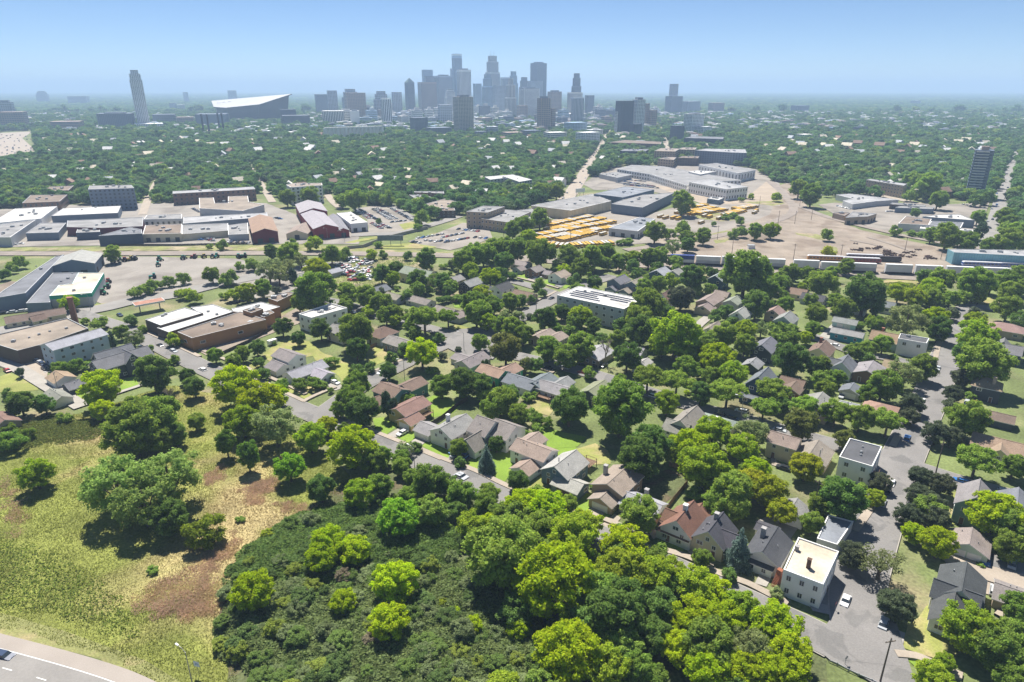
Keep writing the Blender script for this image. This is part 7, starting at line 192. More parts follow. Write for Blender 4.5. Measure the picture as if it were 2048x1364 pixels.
THICK=[([(-72.6, 135.9), (-72.5, 144.5), (-68.1, 154.0), (-61.3, 162.3), (-50.4, 167.8), (-38.0, 165.6), (-26.1, 164.5), (-15.9, 159.1), (-8.6, 153.0), (-12.8, 142.7), (-15.8, 136.7), (-22.9, 139.3), (-36.7, 139.3), (-45.6, 129.6), (-59.6, 134.3), (-66.2, 129.6)], 110000, 1.2, 3.2, (0.165, 0.245, 0.075), 0.7, 'thicket', 'dense dark green sumac thicket filling the hollow in the foreground'), ([(-72.5, 134.3), (-59.9, 135.1), (-45.6, 129.6), (-36.7, 139.3), (-22.9, 139.3), (-12.8, 142.7), (-3.0, 136.7), (5.4, 129.6), (10.1, 116.8), (13.8, 103.0), (13.0, 94.3), (-54.0, 94.3), (-54.4, 104.7), (-64.7, 110.5), (-68.5, 119.5), (-68.5, 125.8)], 120000, 0.8, 3.4, (0.2, 0.255, 0.1), 0.7, 'thicket', 'mottled grey-green brush below the sumac, near the bottom edge'), ([(-186.6, 212.7), (-181.3, 214.1), (-173.8, 223.4), (-158.2, 221.8), (-146.9, 217.9), (-142.2, 208.3), (-150.7, 203.5), (-160.8, 200.8), (-175.1, 196.8)], 26000, 0.5, 1.6, (0.14, 0.17, 0.05), 0.5, 'thicket', 'pale bramble patch spread along the left meadow edge'), ([(229.7, 403.9), (245.6, 407.8), (254.5, 399.0), (257.6, 387.0), (267.0, 375.6), (258.3, 367.0), (229.7, 367.0), (227.7, 384.7)], 16000, 0.8, 2.5, (0.16, 0.21, 0.045), 0.6, 'thicket', 'weedy green scrub on the rail embankment at right'), ([(-151.0, 154.5), (-130.6, 149.1), (-112.7, 141.9), (-94.9, 130.8), (-80.0, 113.6), (-92.7, 116.4), (-107.1, 121.3), (-128.1, 124.4)], 15000, 0.2, 0.9, (0.17, 0.225, 0.05), 0.5, 'thicket', 'green herbs on the slope just above the highway verge'), ([(-132.1, 452.1), (-121.6, 474.1), (-82.3, 478.7), (-60.6, 452.1), (-62.3, 413.3), (-97.7, 385.3), (-120.2, 401.6)], 9000, 0.3, 1.4, (0.12, 0.18, 0.05), 0.6, 'thicket', 'weeds and creepers between wrecks in the salvage yard')]
BUSES=[(33.7, 591.3, 2.37, 0), (35.9, 593.7, 2.37, 0), (38.2, 596.0, 2.37, 0), (40.4, 598.3, 5.51, 0), (42.7, 600.6, 2.37, 0), (44.9, 602.9, 5.51, 0), (47.2, 605.2, 5.51, 0), (49.4, 607.5, 2.37, 0), (51.7, 609.9, 2.37, 0), (53.9, 612.2, 2.37, 0), (56.2, 614.5, 5.51, 0), (58.4, 616.8, 5.51, 0), (60.7, 619.1, 5.51, 0), (62.9, 621.4, 5.51, 0), (65.2, 623.7, 5.51, 0), (67.4, 626.0, 2.37, 0), (69.6, 628.4, 2.37, 0), (71.9, 630.7, 5.51, 0), (74.1, 633.0, 5.51, 0), (31.3, 566.9, 5.51, 1), (33.5, 569.2, 5.51, 1), (35.8, 571.4, 5.51, 1), (38.0, 573.7, 2.37, 1), (40.2, 576.0, 2.37, 1), (42.4, 578.2, 2.37, 1), (44.6, 580.5, 2.37, 1), (46.8, 582.8, 2.37, 1), (49.0, 585.0, 2.37, 1), (51.3, 587.3, 5.51, 1), (53.5, 589.5, 2.37, 1), (55.7, 591.8, 2.37, 1), (57.9, 594.1, 5.51, 1), (60.1, 596.3, 2.37, 1), (62.3, 598.6, 5.51, 1), (64.5, 600.9, 5.51, 1), (66.8, 603.1, 5.51, 1), (69.0, 605.4, 5.51, 1), (71.2, 607.6, 5.51, 1), (73.4, 609.9, 5.51, 1), (75.6, 612.2, 2.37, 1), (77.8, 614.4, 5.51, 1), (80.0, 616.7, 5.51, 1), (82.3, 619.0, 2.37, 1), (84.5, 621.2, 5.51, 1), (23.0, 546.0, 5.44, 2), (25.5, 548.2, 5.44, 2), (27.9, 550.3, 5.44, 2), (30.3, 552.5, 5.44, 2), (32.7, 554.6, 5.44, 2), (35.2, 556.8, 5.44, 2), (37.6, 559.0, 5.44, 2), (40.0, 561.1, 5.44, 2), (42.4, 563.3, 2.3, 2), (44.9, 565.5, 5.44, 2), (47.3, 567.6, 2.3, 2), (49.7, 569.8, 5.44, 2), (52.1, 571.9, 5.44, 2), (54.6, 574.1, 5.44, 2), (57.0, 576.3, 5.44, 2), (59.4, 578.4, 5.44, 2), (61.8, 580.6, 5.44, 2), (64.3, 582.8, 2.3, 2), (66.7, 584.9, 5.44, 2), (69.1, 587.1, 5.44, 2), (71.5, 589.2, 2.3, 2), (74.0, 591.4, 5.44, 2), (76.4, 593.6, 2.3, 2), (78.8, 595.7, 2.3, 2), (81.2, 597.9, 2.3, 2), (83.7, 600.1, 2.3, 2), (86.1, 602.2, 2.3, 2), (88.5, 604.4, 5.44, 2), (90.9, 606.6, 2.3, 2), (20.4, 529.6, 2.21, 3), (23.0, 531.5, 2.21, 3), (25.5, 533.4, 5.35, 3), (28.1, 535.3, 2.21, 3), (30.7, 537.2, 2.21, 3), (33.2, 539.1, 2.21, 3), (35.8, 541.0, 5.35, 3), (38.4, 542.9, 2.21, 3), (40.9, 544.8, 2.21, 3), (43.5, 546.7, 5.35, 3), (46.0, 548.6, 5.35, 3), (48.6, 550.5, 2.21, 3), (51.2, 552.4, 2.21, 3), (53.7, 554.4, 2.21, 3), (56.3, 556.3, 2.21, 3), (58.9, 558.2, 2.21, 3), (61.4, 560.1, 2.21, 3), (64.0, 562.0, 2.21, 3), (66.6, 563.9, 2.21, 3), (69.1, 565.8, 2.21, 3), (71.7, 567.7, 5.35, 3), (74.3, 569.6, 5.35, 3), (76.8, 571.5, 2.21, 3), (79.4, 573.4, 2.21, 3), (82.0, 575.3, 2.21, 3), (84.5, 577.2, 2.21, 3), (87.1, 579.1, 5.35, 3), (38.3, 527.4, 2.36, 4), (40.6, 529.7, 2.36, 4), (42.8, 532.0, 2.36, 4), (45.1, 534.3, 2.36, 4), (47.4, 536.6, 2.36, 4), (49.7, 538.9, 5.5, 4), (52.0, 541.2, 2.36, 4), (54.2, 543.5, 5.5, 4), (56.5, 545.8, 5.5, 4), (58.8, 548.1, 5.5, 4), (61.1, 550.4, 2.36, 4), (63.4, 552.7, 5.5, 4), (65.7, 555.0, 5.5, 4), (67.9, 557.3, 2.36, 4), (21.1, 514.1, 4.4, 5), (24.6, 513.0, 4.4, 5), (28.1, 511.8, 1.25, 5), (31.6, 510.7, 4.4, 5), (35.1, 509.6, 1.25, 5), (38.6, 508.4, 1.25, 5), (42.1, 507.3, 4.4, 5), (46.6, 508.2, 1.82, 6), (49.8, 509.0, 1.82, 6), (52.9, 509.8, 4.96, 6), (56.0, 510.6, 1.82, 6), (59.2, 511.4, 4.96, 6), (62.3, 512.2, 4.96, 6), (65.4, 513.0, 4.96, 6), (68.6, 513.8, 1.82, 6), (71.7, 514.6, 4.96, 6), (74.8, 515.4, 4.96, 6), (78.0, 516.2, 4.96, 6), (185.5, 685.6, 5.44, 7), (187.9, 687.8, 2.3, 7), (190.3, 690.0, 2.3, 7), (192.8, 692.2, 2.3, 7), (195.2, 694.4, 5.44, 7), (197.6, 696.5, 2.3, 7), (200.1, 698.7, 2.3, 7), (178.1, 659.7, 2.3, 8), (180.6, 662.0, 2.3, 8), (183.1, 664.3, 2.3, 8), (185.7, 666.5, 5.44, 8), (188.2, 668.8, 2.3, 8), (190.8, 671.0, 2.3, 8), (193.3, 673.3, 2.3, 8), (195.8, 675.6, 2.3, 8), (198.4, 677.8, 5.44, 8), (200.9, 680.1, 2.3, 8), (203.5, 682.3, 5.44, 8), (206.0, 684.6, 2.3, 8), (179.0, 647.5, 2.22, 9), (181.6, 649.5, 5.36, 9), (184.2, 651.4, 5.36, 9), (186.8, 653.4, 5.36, 9), (189.4, 655.3, 5.36, 9), (192.0, 657.3, 2.22, 9), (194.6, 659.2, 2.22, 9), (197.1, 661.2, 2.22, 9), (199.7, 663.2, 5.36, 9), (202.3, 665.1, 5.36, 9), (204.9, 667.1, 2.22, 9), (207.5, 669.0, 2.22, 9), (210.1, 671.0, 2.22, 9), (212.7, 672.9, 2.22, 9), (208.2, 645.6, 2.35, 10), (210.6, 648.0, 2.35, 10), (212.9, 650.3, 2.35, 10), (215.3, 652.6, 2.35, 10), (217.6, 654.9, 2.35, 10), (220.0, 657.2, 2.35, 10), (222.4, 659.6, 2.35, 10), (224.7, 661.9, 2.35, 10), (227.1, 664.2, 5.49, 10), (229.4, 666.5, 5.49, 10), (226.1, 674.4, 5.35, 11), (228.7, 676.4, 5.35, 11), (231.4, 678.3, 2.21, 11), (234.0, 680.2, 2.21, 11), (236.6, 682.2, 5.35, 11), (239.2, 684.1, 5.35, 11), (241.8, 686.0, 2.21, 11), (244.4, 688.0, 2.21, 11), (247.0, 689.9, 5.35, 11), (249.6, 691.8, 2.21, 11), (203.2, 639.7, 1.72, 12), (207.8, 640.4, 4.86, 12), (212.4, 641.1, 4.86, 12), (141.8, 635.0, 0.9, -1), (145.3, 628.4, 0.9, -1), (152.1, 626.3, 0.9, -1), (156.0, 622.0, 0.9, -1), (162.4, 655.5, 0.9, -1), (165.5, 653.1, 0.9, -1), (168.0, 650.8, 0.9, -1), (172.9, 648.5, 0.9, -1), (176.5, 646.2, 0.9, -1), (184.4, 637.2, 0.9, -1), (187.7, 631.5, 0.9, -1), (194.5, 624.1, 0.9, -1), (172.2, 603.4, 0.9, -1), (238.2, 655.0, 0.9, -1), (243.1, 665.0, 0.9, -1), (76.5, 552.3, 0.9, -1), (141.4, 633.7, 0.9, -1), (144.7, 627.1, 0.9, -1)]
CONT=[(118.5, 452.9), (135.5, 449.3), (152.8, 447.3), (165.0, 445.4), (177.1, 441.8), (198.5, 438.0), (214.6, 432.6), (232.6, 429.7), (254.5, 426.3), (272.6, 423.4), (291.1, 420.6), (311.7, 417.8), (329.0, 415.6)]
TRAIN_ANG=-0.175
COACH=[(223.2, 463.1, 'orange'), (245.9, 457.6, 'maroon'), (253.1, 467.4, 'gray'), (267.8, 460.8, 'black'), (322.4, 445.1, 'blue'), (345.5, 442.0, 'blue')]
POLES=[('u', 163.3, 484.9), ('u', 201.6, 466.2), ('u', 166.7, 534.2), ('u', 241.9, 603.3), ('u', 256.2, 601.3), ('u', 234.1, 464.1), ('u', 293.7, 488.7), ('u', 307.7, 467.1), ('u', 255.7, 692.3), ('u', 299.5, 697.5), ('u', 279.2, 620.4), ('u', 76.1, 103.5), ('u', 135.3, 183.6), ('u', 134.9, 183.0), ('u', 50.5, 398.3), ('u', 13.1, 342.8), ('u', 86.5, 161.0), ('u', -6.8, 544.5), ('u', 45.5, 513.4), ('l', -45.5, 257.6), ('l', -22.5, 289.9), ('l', -31.0, 183.7), ('l', -183.3, 244.0), ('l', -233.1, 350.2), ('l', -65.7, 102.8), ('l', -150.3, 536.4), ('l', -133.8, 525.4), ('l', 84.9, 220.5)]
FENCES=[('brown board fence running back beside the rust-roofed cottage', 1.8, 'brown', [(38.7, 153.8), (42.4, 159.7), (48.3, 168.6), (54.5, 177.3)]), ('dark stained fence along the bright lawn behind the brown-roofed house', 1.8, 'dark', [(-30.0, 214.6), (-26.0, 220.7), (-20.7, 232.1), (-17.5, 236.4)]), ('dark fence beside the white L-shaped house and the green house', 1.8, 'dark', [(-11.2, 243.5), (-6.6, 251.1), (-2.2, 258.0)]), ('wooden fence behind the blue-grey house and its dry yard', 1.8, 'brown', [(-68.6, 289.6), (-64.4, 296.6), (-61.4, 300.5)]), ('low fence along the bare lot edge by the left orange brick factory', 1.6, 'dark', [(-135.0, 281.9), (-126.5, 302.6), (-120.6, 324.0)]), ('concrete retaining wall climbing beside the railway to the junction', 2.6, 'conc', [(-125.7, 500.5), (-114.9, 504.7), (-110.0, 519.3), (-104.3, 534.8), (-90.4, 554.5), (-73.8, 579.2)]), ('steel guard rail at the dead end of the right street', 0.8, 'steel', [(67.9, 108.9), (69.3, 108.0), (70.9, 106.4), (72.5, 105.2), (74.5, 103.8), (75.9, 102.7)]), ('fence along the tracks behind the warehouse car parks', 1.6, 'dark', [(-315.0, 512.8), (-266.3, 511.6), (-208.5, 517.7)]), ('wooden fence across the shaded yard under the big maple', 1.8, 'brown', [(51.1, 187.9), (53.9, 186.1), (54.7, 178.1)])]
MISC={'trailer': (-115.0, 297.9), 'parasol': (-33.9, 222.3), 'deck1': (-33.0, 221.5), 'deck2': (-1.3, 248.4), 'deck3': (13.2, 237.6), 'deck4': (24.5, 187.0), 'deck5': (109.9, 180.4), 'stair0': (66.7, 132.9), 'stair1': (64.8, 131.3), 'canopy': (-199.9, 349.7), 'bill1': (-94.9, 513.1), 'bill2': (74.5, 737.1), 'stop': (75.8, 123.7), 'hsign': (-65.6, 105.5), 'dsign': (70.9, 108.0), 'chim': (-227.4, 327.3), 'stackbase': (-804.5, 1810.4), 'sub': (183.2, 501.9)}
STACKS=[(-807.7, 1823.9), (-787.6, 1810.4), (-804.5, 1916.9), (-772.5, 1865.7)]
SILO=[(-451.1, 1683.0), (-328.5, 1756.3)]
SHEDS=[(-927.1, 1461.6, 30.7), (-890.4, 1461.6, 33.3), (-848.9, 1470.5, 52.7), (-809.9, 1493.2, 49.8), (-779.1, 1507.2, 22.4), (-744.6, 1507.2, 31.7), (-637.9, 1470.5, 20.0), (-627.3, 1507.2, 27.9), (-779.1, 1180.8, 72.1), (-736.3, 1248.8, 55.9), (-492.4, 1310.3, 27.6)]
STAD=[(-1083.5, 2560, 52.5), (-1015.3, 2500, 51.4), (-891.3, 2490, 62.8), (-812.6, 2620, 96.7), (-878.2, 2760, 93.5), (-1157.1, 2720, 70.7)]
JUNK=[(-113.1, 445.5, 0.9, 'white'), (-115.6, 439.8, 3.8, 'silver'), (-106.8, 430.4, 0.3, 'red'), (-97.0, 442.4, 1.1, 'white'), (-95.8, 432.0, 4.9, 'red'), (-96.2, 414.6, 5.8, 'white'), (-101.7, 423.9, 2.6, 'white'), (-96.5, 413.2, 2.5, 'silver'), (-104.5, 456.9, 5.6, 'red'), (-117.6, 469.1, 2.7, 'white'), (-102.2, 470.5, 4.8, 'white'), (-101.7, 456.7, 0.1, 'white'), (-109.0, 433.0, 3.4, 'white'), (-114.1, 443.9, 4.0, 'white'), (-108.8, 460.6, 5.9, 'white'), (-111.8, 460.3, 1.7, 'white'), (-99.4, 454.4, 3.8, 'white'), (-98.3, 416.9, 3.3, 'white'), (-103.9, 463.0, 5.5, 'silver'), (-113.0, 443.7, 6.2, 'white'), (-112.3, 430.9, 0.0, 'white'), (-119.9, 441.0, 2.0, 'white'), (-119.4, 451.3, 3.2, 'white'), (-100.5, 437.7, 4.5, 'white'), (-114.4, 466.1, 4.1, 'white'), (-96.9, 443.8, 2.3, 'black'), (-111.7, 427.3, 1.1, 'silver'), (-103.6, 452.7, 1.0, 'white'), (-113.9, 469.9, 0.4, 'white'), (-103.9, 450.7, 0.1, 'silver'), (-117.0, 438.7, 1.7, 'white'), (-105.1, 450.5, 0.7, 'red'), (-108.7, 425.2, 4.8, 'red'), (-103.3, 419.4, 4.2, 'silver'), (-96.9, 415.0, 3.1, 'white'), (-99.8, 451.8, 0.8, 'white'), (-102.8, 456.7, 3.0, 'black'), (-114.8, 464.9, 3.4, 'silver'), (-103.1, 411.6, 0.2, 'red'), (-108.4, 436.1, 3.4, 'white'), (-97.4, 433.0, 6.0, 'white'), (-100.2, 424.2, 0.6, 'navy'), (-111.7, 438.1, 4.0, 'white'), (-111.3, 468.7, 1.5, 'navy'), (-101.3, 429.9, 5.5, 'white'), (-112.3, 464.8, 0.3, 'red'), (-119.6, 465.9, 1.2, 'white'), (-131.0, 468.6, 3.9, 'black'), (-116.1, 468.9, 4.9, 'silver'), (-111.9, 440.7, 0.9, 'red'), (-91.0, 417.7, 0.7, 'silver'), (-105.4, 440.5, 0.8, 'white'), (-129.7, 467.0, 0.5, 'white'), (-110.6, 423.0, 2.9, 'black'), (-131.5, 470.4, 4.8, 'white'), (-100.6, 410.5, 3.3, 'red'), (-97.8, 431.1, 1.4, 'white'), (-109.6, 461.5, 0.2, 'white'), (-91.9, 420.3, 5.7, 'white'), (-93.3, 412.7, 6.1, 'white'), (-115.3, 448.9, 3.5, 'red'), (-118.7, 465.2, 1.9, 'navy'), (-105.7, 433.3, 2.8, 'white'), (-122.3, 466.6, 0.6, 'silver'), (-113.3, 457.7, 4.5, 'white'), (-101.7, 464.7, 6.1, 'red'), (-118.4, 434.9, 2.1, 'white'), (-105.9, 442.4, 1.4, 'silver'), (-98.1, 419.6, 3.2, 'navy'), (-106.3, 451.3, 3.4, 'white'), (-122.3, 464.3, 2.1, 'white'), (-105.8, 420.1, 2.5, 'red'), (-112.3, 432.2, 5.5, 'black'), (-106.1, 446.4, 1.7, 'silver'), (-96.3, 433.4, 5.0, 'white'), (-115.2, 470.1, 4.3, 'white'), (-116.6, 436.1, 4.7, 'red'), (-94.3, 422.2, 1.7, 'white'), (-109.8, 438.8, 6.2, 'white')]
TRACT=[(-281.0, 459.2), (-277.6, 460.6), (-274.2, 462.0), (-272.2, 463.4), (-270.2, 464.9), (-232.4, 416.5), (-244.3, 448.1), (-248.7, 392.9), (-243.1, 380.4), (-254.3, 403.8), (-250.6, 463.4), (-235.8, 467.8), (-230.1, 470.7), (-223.4, 472.2), (-217.0, 472.2), (-214.2, 472.2), (-197.2, 472.2), (-194.9, 473.7)]
HWCARS=[(-966.8, 1332.2), (-1020.1, 1409.8), (-893.0, 1247.5), (-1241.4, 1684.2), (-962.6, 1372.8), (-1265.0, 1726.0), (-1053.7, 1442.7), (-1147.4, 1660.8), (-998.5, 1364.0), (-927.1, 1284.7), (-860.6, 1244.3), (-1033.9, 1470.5), (-965.0, 1302.9), (-1072.7, 1490.5), (-876.7, 1232.2), (-895.6, 1252.4), (-1213.8, 1768.0), (-918.3, 1265.5), (-866.3, 1230.1), (-1060.5, 1449.7), (-999.5, 1444.6), (-871.0, 1227.6), (-1305.5, 1792.9), (-989.6, 1420.9), (-947.1, 1291.4), (-1250.7, 1730.0), (-1306.7, 1811.3), (-950.6, 1316.7), (-888.3, 1232.0), (-1247.6, 1694.8), (-1046.0, 1424.7), (-1005.6, 1373.8), (-1014.7, 1421.1), (-916.4, 1311.7), (-1179.9, 1711.7), (-894.5, 1233.8), (-1156.1, 1609.6), (-1203.8, 1688.6), (-969.4, 1390.5), (-912.1, 1232.1), (-1161.7, 1632.8), (-882.3, 1238.5), (-1316.2, 1831.6), (-1301.8, 1791.0), (-1132.0, 1591.1), (-1157.3, 1668.8), (-1102.6, 1489.9), (-1166.8, 1591.8), (-1228.2, 1690.7), (-884.7, 1244.3), (-1003.9, 1389.1), (-912.1, 1253.6), (-1286.5, 1817.5), (-1165.1, 1666.0), (-1341.6, 1826.6), (-943.7, 1351.5), (-1036.5, 1434.3), (-1243.6, 1776.2), (-953.8, 1352.1), (-1231.0, 1790.6)]
AVCARS=[(37.6, 691.8, 1.29), (39.3, 664.4, 1.29), (52.0, 729.6, 1.29), (42.8, 709.8, 1.29), (56.6, 747.5, 1.38), (64.6, 789.1, 1.38), (61.8, 791.6, 1.38), (89.3, 868.2, 1.38), (57.4, 751.4, 1.38), (88.5, 881.3, 1.38), (104.9, 1006.5, 1.4), (115.7, 1013.8, 1.4), (124.9, 1138.4, 1.4), (114.7, 1027.1, 1.4), (100.2, 926.0, 1.4), (120.3, 1093.8, 1.4), (114.5, 1007.2, 1.4), (110.0, 981.4, 1.4), (159.9, 1281.1, 1.39), (189.1, 1496.5, 1.39), (148.6, 1199.5, 1.39), (153.4, 1226.3, 1.39), (171.6, 1327.6, 1.39), (150.7, 1211.2, 1.39), (153.4, 1278.7, 1.39), (179.7, 1391.3, 1.39), (201.4, 1493.7, 1.39), (163.0, 1332.3, 1.39), (134.6, 1192.6, 1.39), (192.7, 1464.0, 1.39), (148.4, 1251.1, 1.39), (279.9, 1248.4, 1.38), (334.1, 1482.8, 1.38), (316.6, 1373.5, 1.38), (303.5, 1354.2, 1.38), (308.0, 1378.0, 1.38), (276.4, 1162.7, 1.38), (283.7, 1218.3, 1.38), (281.6, 1207.7, 1.38), (295.5, 1262.9, 1.38), (263.1, 1110.3, 1.38), (326.4, 1424.9, 1.38), (313.7, 1375.5, 1.38), (298.9, 1348.0, 1.38), (265.1, 1152.7, 1.38), (386.1, 525.7, 0.92), (352.6, 481.6, 0.92), (375.7, 527.5, 0.92), (448.8, 620.9, 0.94), (487.4, 679.5, 0.94), (458.9, 624.5, 0.94), (418.6, 579.5, 0.94), (438.0, 611.7, 0.94), (594.5, 810.3, 0.94), (565.2, 786.0, 0.94), (510.1, 705.0, 0.94), (618.9, 854.0, 0.94), (578.3, 782.6, 0.94), (611.0, 833.0, 0.94), (501.9, 693.7, 0.94)]
INFILL=[[(-111.7, 370.0), (-84.8, 413.3), (-43.2, 452.1), (-8.7, 474.1), (109.0, 431.9), (185.0, 413.3), (254.7, 370.0), (284.3, 351.4), (106.1, 103.8), (90.8, 103.8), (92.7, 130.8), (77.9, 136.2), (39.3, 159.1), (-4.0, 191.9), (-49.7, 224.3), (-101.4, 267.2), (-118.5, 290.9)], [(-128.8, 351.4), (-8.7, 474.1), (109.0, 431.9), (221.6, 390.6), (227.4, 334.3), (125.2, 198.4), (74.8, 179.8), (13.3, 205.3), (-50.7, 278.6)], [(-130.1, 438.4), (-8.6, 466.5), (107.1, 438.4), (211.6, 401.6), (196.6, 370.0), (82.2, 380.1), (-36.1, 370.0), (-114.4, 380.1)], [(-50.9, 179.8), (-19.5, 179.8), (34.3, 140.0), (65.9, 113.6), (60.0, 94.9), (-2.3, 94.9), (-3.0, 136.2)]]
# ================================================================ ground
m_ground = mat("ground_cover", (.13, .16, .055), .95, .3, .05, col2=(.22, .19, .11), c2lo=.52, c2hi=.68, c2scale=.035, fine=.25, fscale=1.2)
GM = dict(
  asphalt=mat("asphalt", (0.193, 0.184, 0.176), .9, .12, .08, fine=.1, fscale=2.5, col2=(.150, .145, .14), c2lo=.56, c2hi=.6, c2scale=.11),
  asphaltlight=mat("worn_asphalt", (0.234, 0.222, 0.207), .9, .12, .08, fine=.06, fscale=2),
  concrete=mat("concrete", (0.312, 0.289, 0.257), .85, .1, .25, fine=.06, fscale=2),
  concretewarm=mat("warm_concrete", (0.320, 0.272, 0.220), .85, .12, .15, fine=.08, fscale=2),
  concretelight=mat("pale_concrete", (0.312, 0.292, 0.269), .85, .08, .15, fine=.05, fscale=2),
  ballast=mat("ballast", (.24, .205, .175), .95, .15, .1, fine=.2, fscale=3),
  gravel=mat("pale_gravel", (0.258, 0.236, 0.209), .95, .12, .05, col2=(.19, .17, .15), c2scale=.03, fine=.1, fscale=2),
  gravelgray=mat("grey_gravel", (0.258, 0.232, 0.201), .95, .12, .05, col2=(.19, .17, .145), c2scale=.03, fine=.1, fscale=2),
  dirt=mat("bare_dirt", (0.254, 0.211, 0.168), .95, .18, .06, col2=(.19, .15, .115), c2scale=.04, fine=.12, fscale=1.5),
  dirtlight=mat("pale_dirt", (0.328, 0.269, 0.207), .95, .15, .06, fine=.1, fscale=1.5),
  weeds=mat("weedy_soil", (.20, .205, .075), .95, .3, .12, col2=(.28, .23, .15), c2scale=.08, fine=.25, fscale=1.5),
  meadow=mat("meadow_turf", (0.187, 0.206, 0.045), .95, .3, .07, col2=(.34, .275, .13), c2lo=.46, c2hi=.62, c2scale=.022, fine=.3, fscale=1.3, bump=.4),
  verge=mat("mown_verge", (.20, .205, .075), .95, .2, .1, col2=(.27, .23, .115), c2scale=.12, fine=.25, fscale=2.2),
  dry=mat("dry_grass_soil", (.50, .37, .25), .95, .25, .15, col2=(.30, .23, .12), c2scale=.12, fine=.3, fscale=1.5, bump=.4),
  lawn=mat("lawn_turf", (.165, .255, .032), .95, .15, .1, col2=(.22, .24, .06), c2lo=.56, c2hi=.72, c2scale=.1, fine=.15, fscale=2.5),
  drylawn=mat("dry_lawn", (.22, .235, .065), .95, .18, .1, col2=(.32, .265, .13), c2lo=.48, c2hi=.62, c2scale=.07, fine=.18, fscale=2.5),
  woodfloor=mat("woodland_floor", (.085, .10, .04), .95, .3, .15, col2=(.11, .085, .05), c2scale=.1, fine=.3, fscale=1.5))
g = MB(); S = 33000
g.poly([(-S, -1500, 0), (S, -1500, 0), (S, S, 0), (-S, S, 0)])
tag(g.build("ground", m_ground), "green and brown ground reaching to the horizon", kind="structure")
ZL = [0.03]
def lay():
    ZL[0] += 0.004; return ZL[0]
from mathutils.geometry import tessellate_polygon
def sheet(name, pts, m, z=None, label=None):
    z = lay() if z is None else z
    vs3 = [Vector((p[0], p[1], 0)) for p in pts]
    tris = tessellate_polygon([vs3]); b = MB(); b.v = [(p[0], p[1], z) for p in pts]
    for t in tris:
        a, c, d = (vs3[i] for i in t)
        if (c - a).cross(d - a).z < 0: t = (t[0], t[2], t[1])
        b.f.append(tuple(t)); b.m.append(0)
    o = b.build(name, m); return tag(o, label, kind="structure")
def smooth(pts, n=4):
    out = []
    for i in range(len(pts) - 1):
        p0 = pts[max(i - 1, 0)]; p1 = pts[i]; p2 = pts[i + 1]; p3 = pts[min(i + 2, len(pts) - 1)]
        for k in range(n):
            t = k / n
            out.append(tuple(.5 * (2 * p1[j] + (p2[j] - p0[j]) * t + (2 * p0[j] - 5 * p1[j] + 4 * p2[j] - p3[j]) * t * t + (3 * p1[j] - p0[j] - 3 * p2[j] + p3[j]) * t ** 3) for j in (0, 1)))
    out.append(tuple(pts[-1])); return out
def offset(pts, d):
    out = []
    for i, p in enumerate(pts):
        a = pts[max(i - 1, 0)]; b = pts[min(i + 1, len(pts) - 1)]
        tx, ty = b[0] - a[0], b[1] - a[1]; l = math.hypot(tx, ty) or 1
        out.append((p[0] - ty / l * d, p[1] + tx / l * d))
    return out
def ribbon(name, pts, w, m, z=None, label=None, h=0):
    z = lay() if z is None else z
    l = offset(pts, w / 2); r = offset(pts, -w / 2); b = MB(); n = len(pts)
    b.v = [(p[0], p[1], z + h) for p in l] + [(p[0], p[1], z + h) for p in r]
    for i in range(n - 1): b.f.append((i, n + i, n + i + 1, i + 1)); b.m.append(0)
    if h:
        for s, o in ((l, 0), (r, n)):
            k = len(b.v); b.v += [(p[0], p[1], 0) for p in s]
            for i in range(n - 1): b.f.append((o + i, o + i + 1, k + i + 1, k + i) if o else (o + i + 1, o + i, k + i, k + i + 1)); b.m.append(0)
    return tag(b.build(name, m), label, kind="structure")
def jag(poly, amp, step=4.0):
    out = []; r2 = random.Random(len(poly))
    for i, p in enumerate(poly):
        q = poly[(i + 1) % len(poly)]; n = max(1, int(math.dist(p, q) / step))
        for k in range(n): out.append((p[0] + (q[0] - p[0]) * k / n + r2.uniform(-amp, amp), p[1] + (q[1] - p[1]) * k / n + r2.uniform(-amp, amp)))
    return out
PATCHES = [(nm, jag(pts, *JAG[mk]) if mk in JAG else pts, mk) for JAG in [dict(dry=(1.6, 3), weeds=(1.6, 5), meadow=(1.5, 5), woodfloor=(1.5, 4), dirt=(1.2, 8), gravel=(.8, 8), drylawn=(.5, 4))] for nm, pts, mk in PATCHES]
for nm, pts, mk in PATCHES:
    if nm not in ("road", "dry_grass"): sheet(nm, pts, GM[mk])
ROADPTS = []
for nm, pts, w, mk in ROADS:
    sp = smooth(pts); ROADPTS.append((nm, sp, w))
    if nm == "road" and mk == "asphalt":
        for s in (1, -1):
            ribbon("kerb", offset(sp, s * (w / 2 + .15)), .35, GM["concrete"], h=.0)
for nm, pts, mk in PATCHES:
    if nm == "road": sheet(nm, pts, GM[mk])
for (nm, sp, w), (_, _, _, mk) in zip(ROADPTS, ROADS): ribbon(nm, sp, w, GM[mk])
for pts, w in WALKS: ribbon("sidewalk", smooth(pts), w, GM["concretewarm"], h=.05)
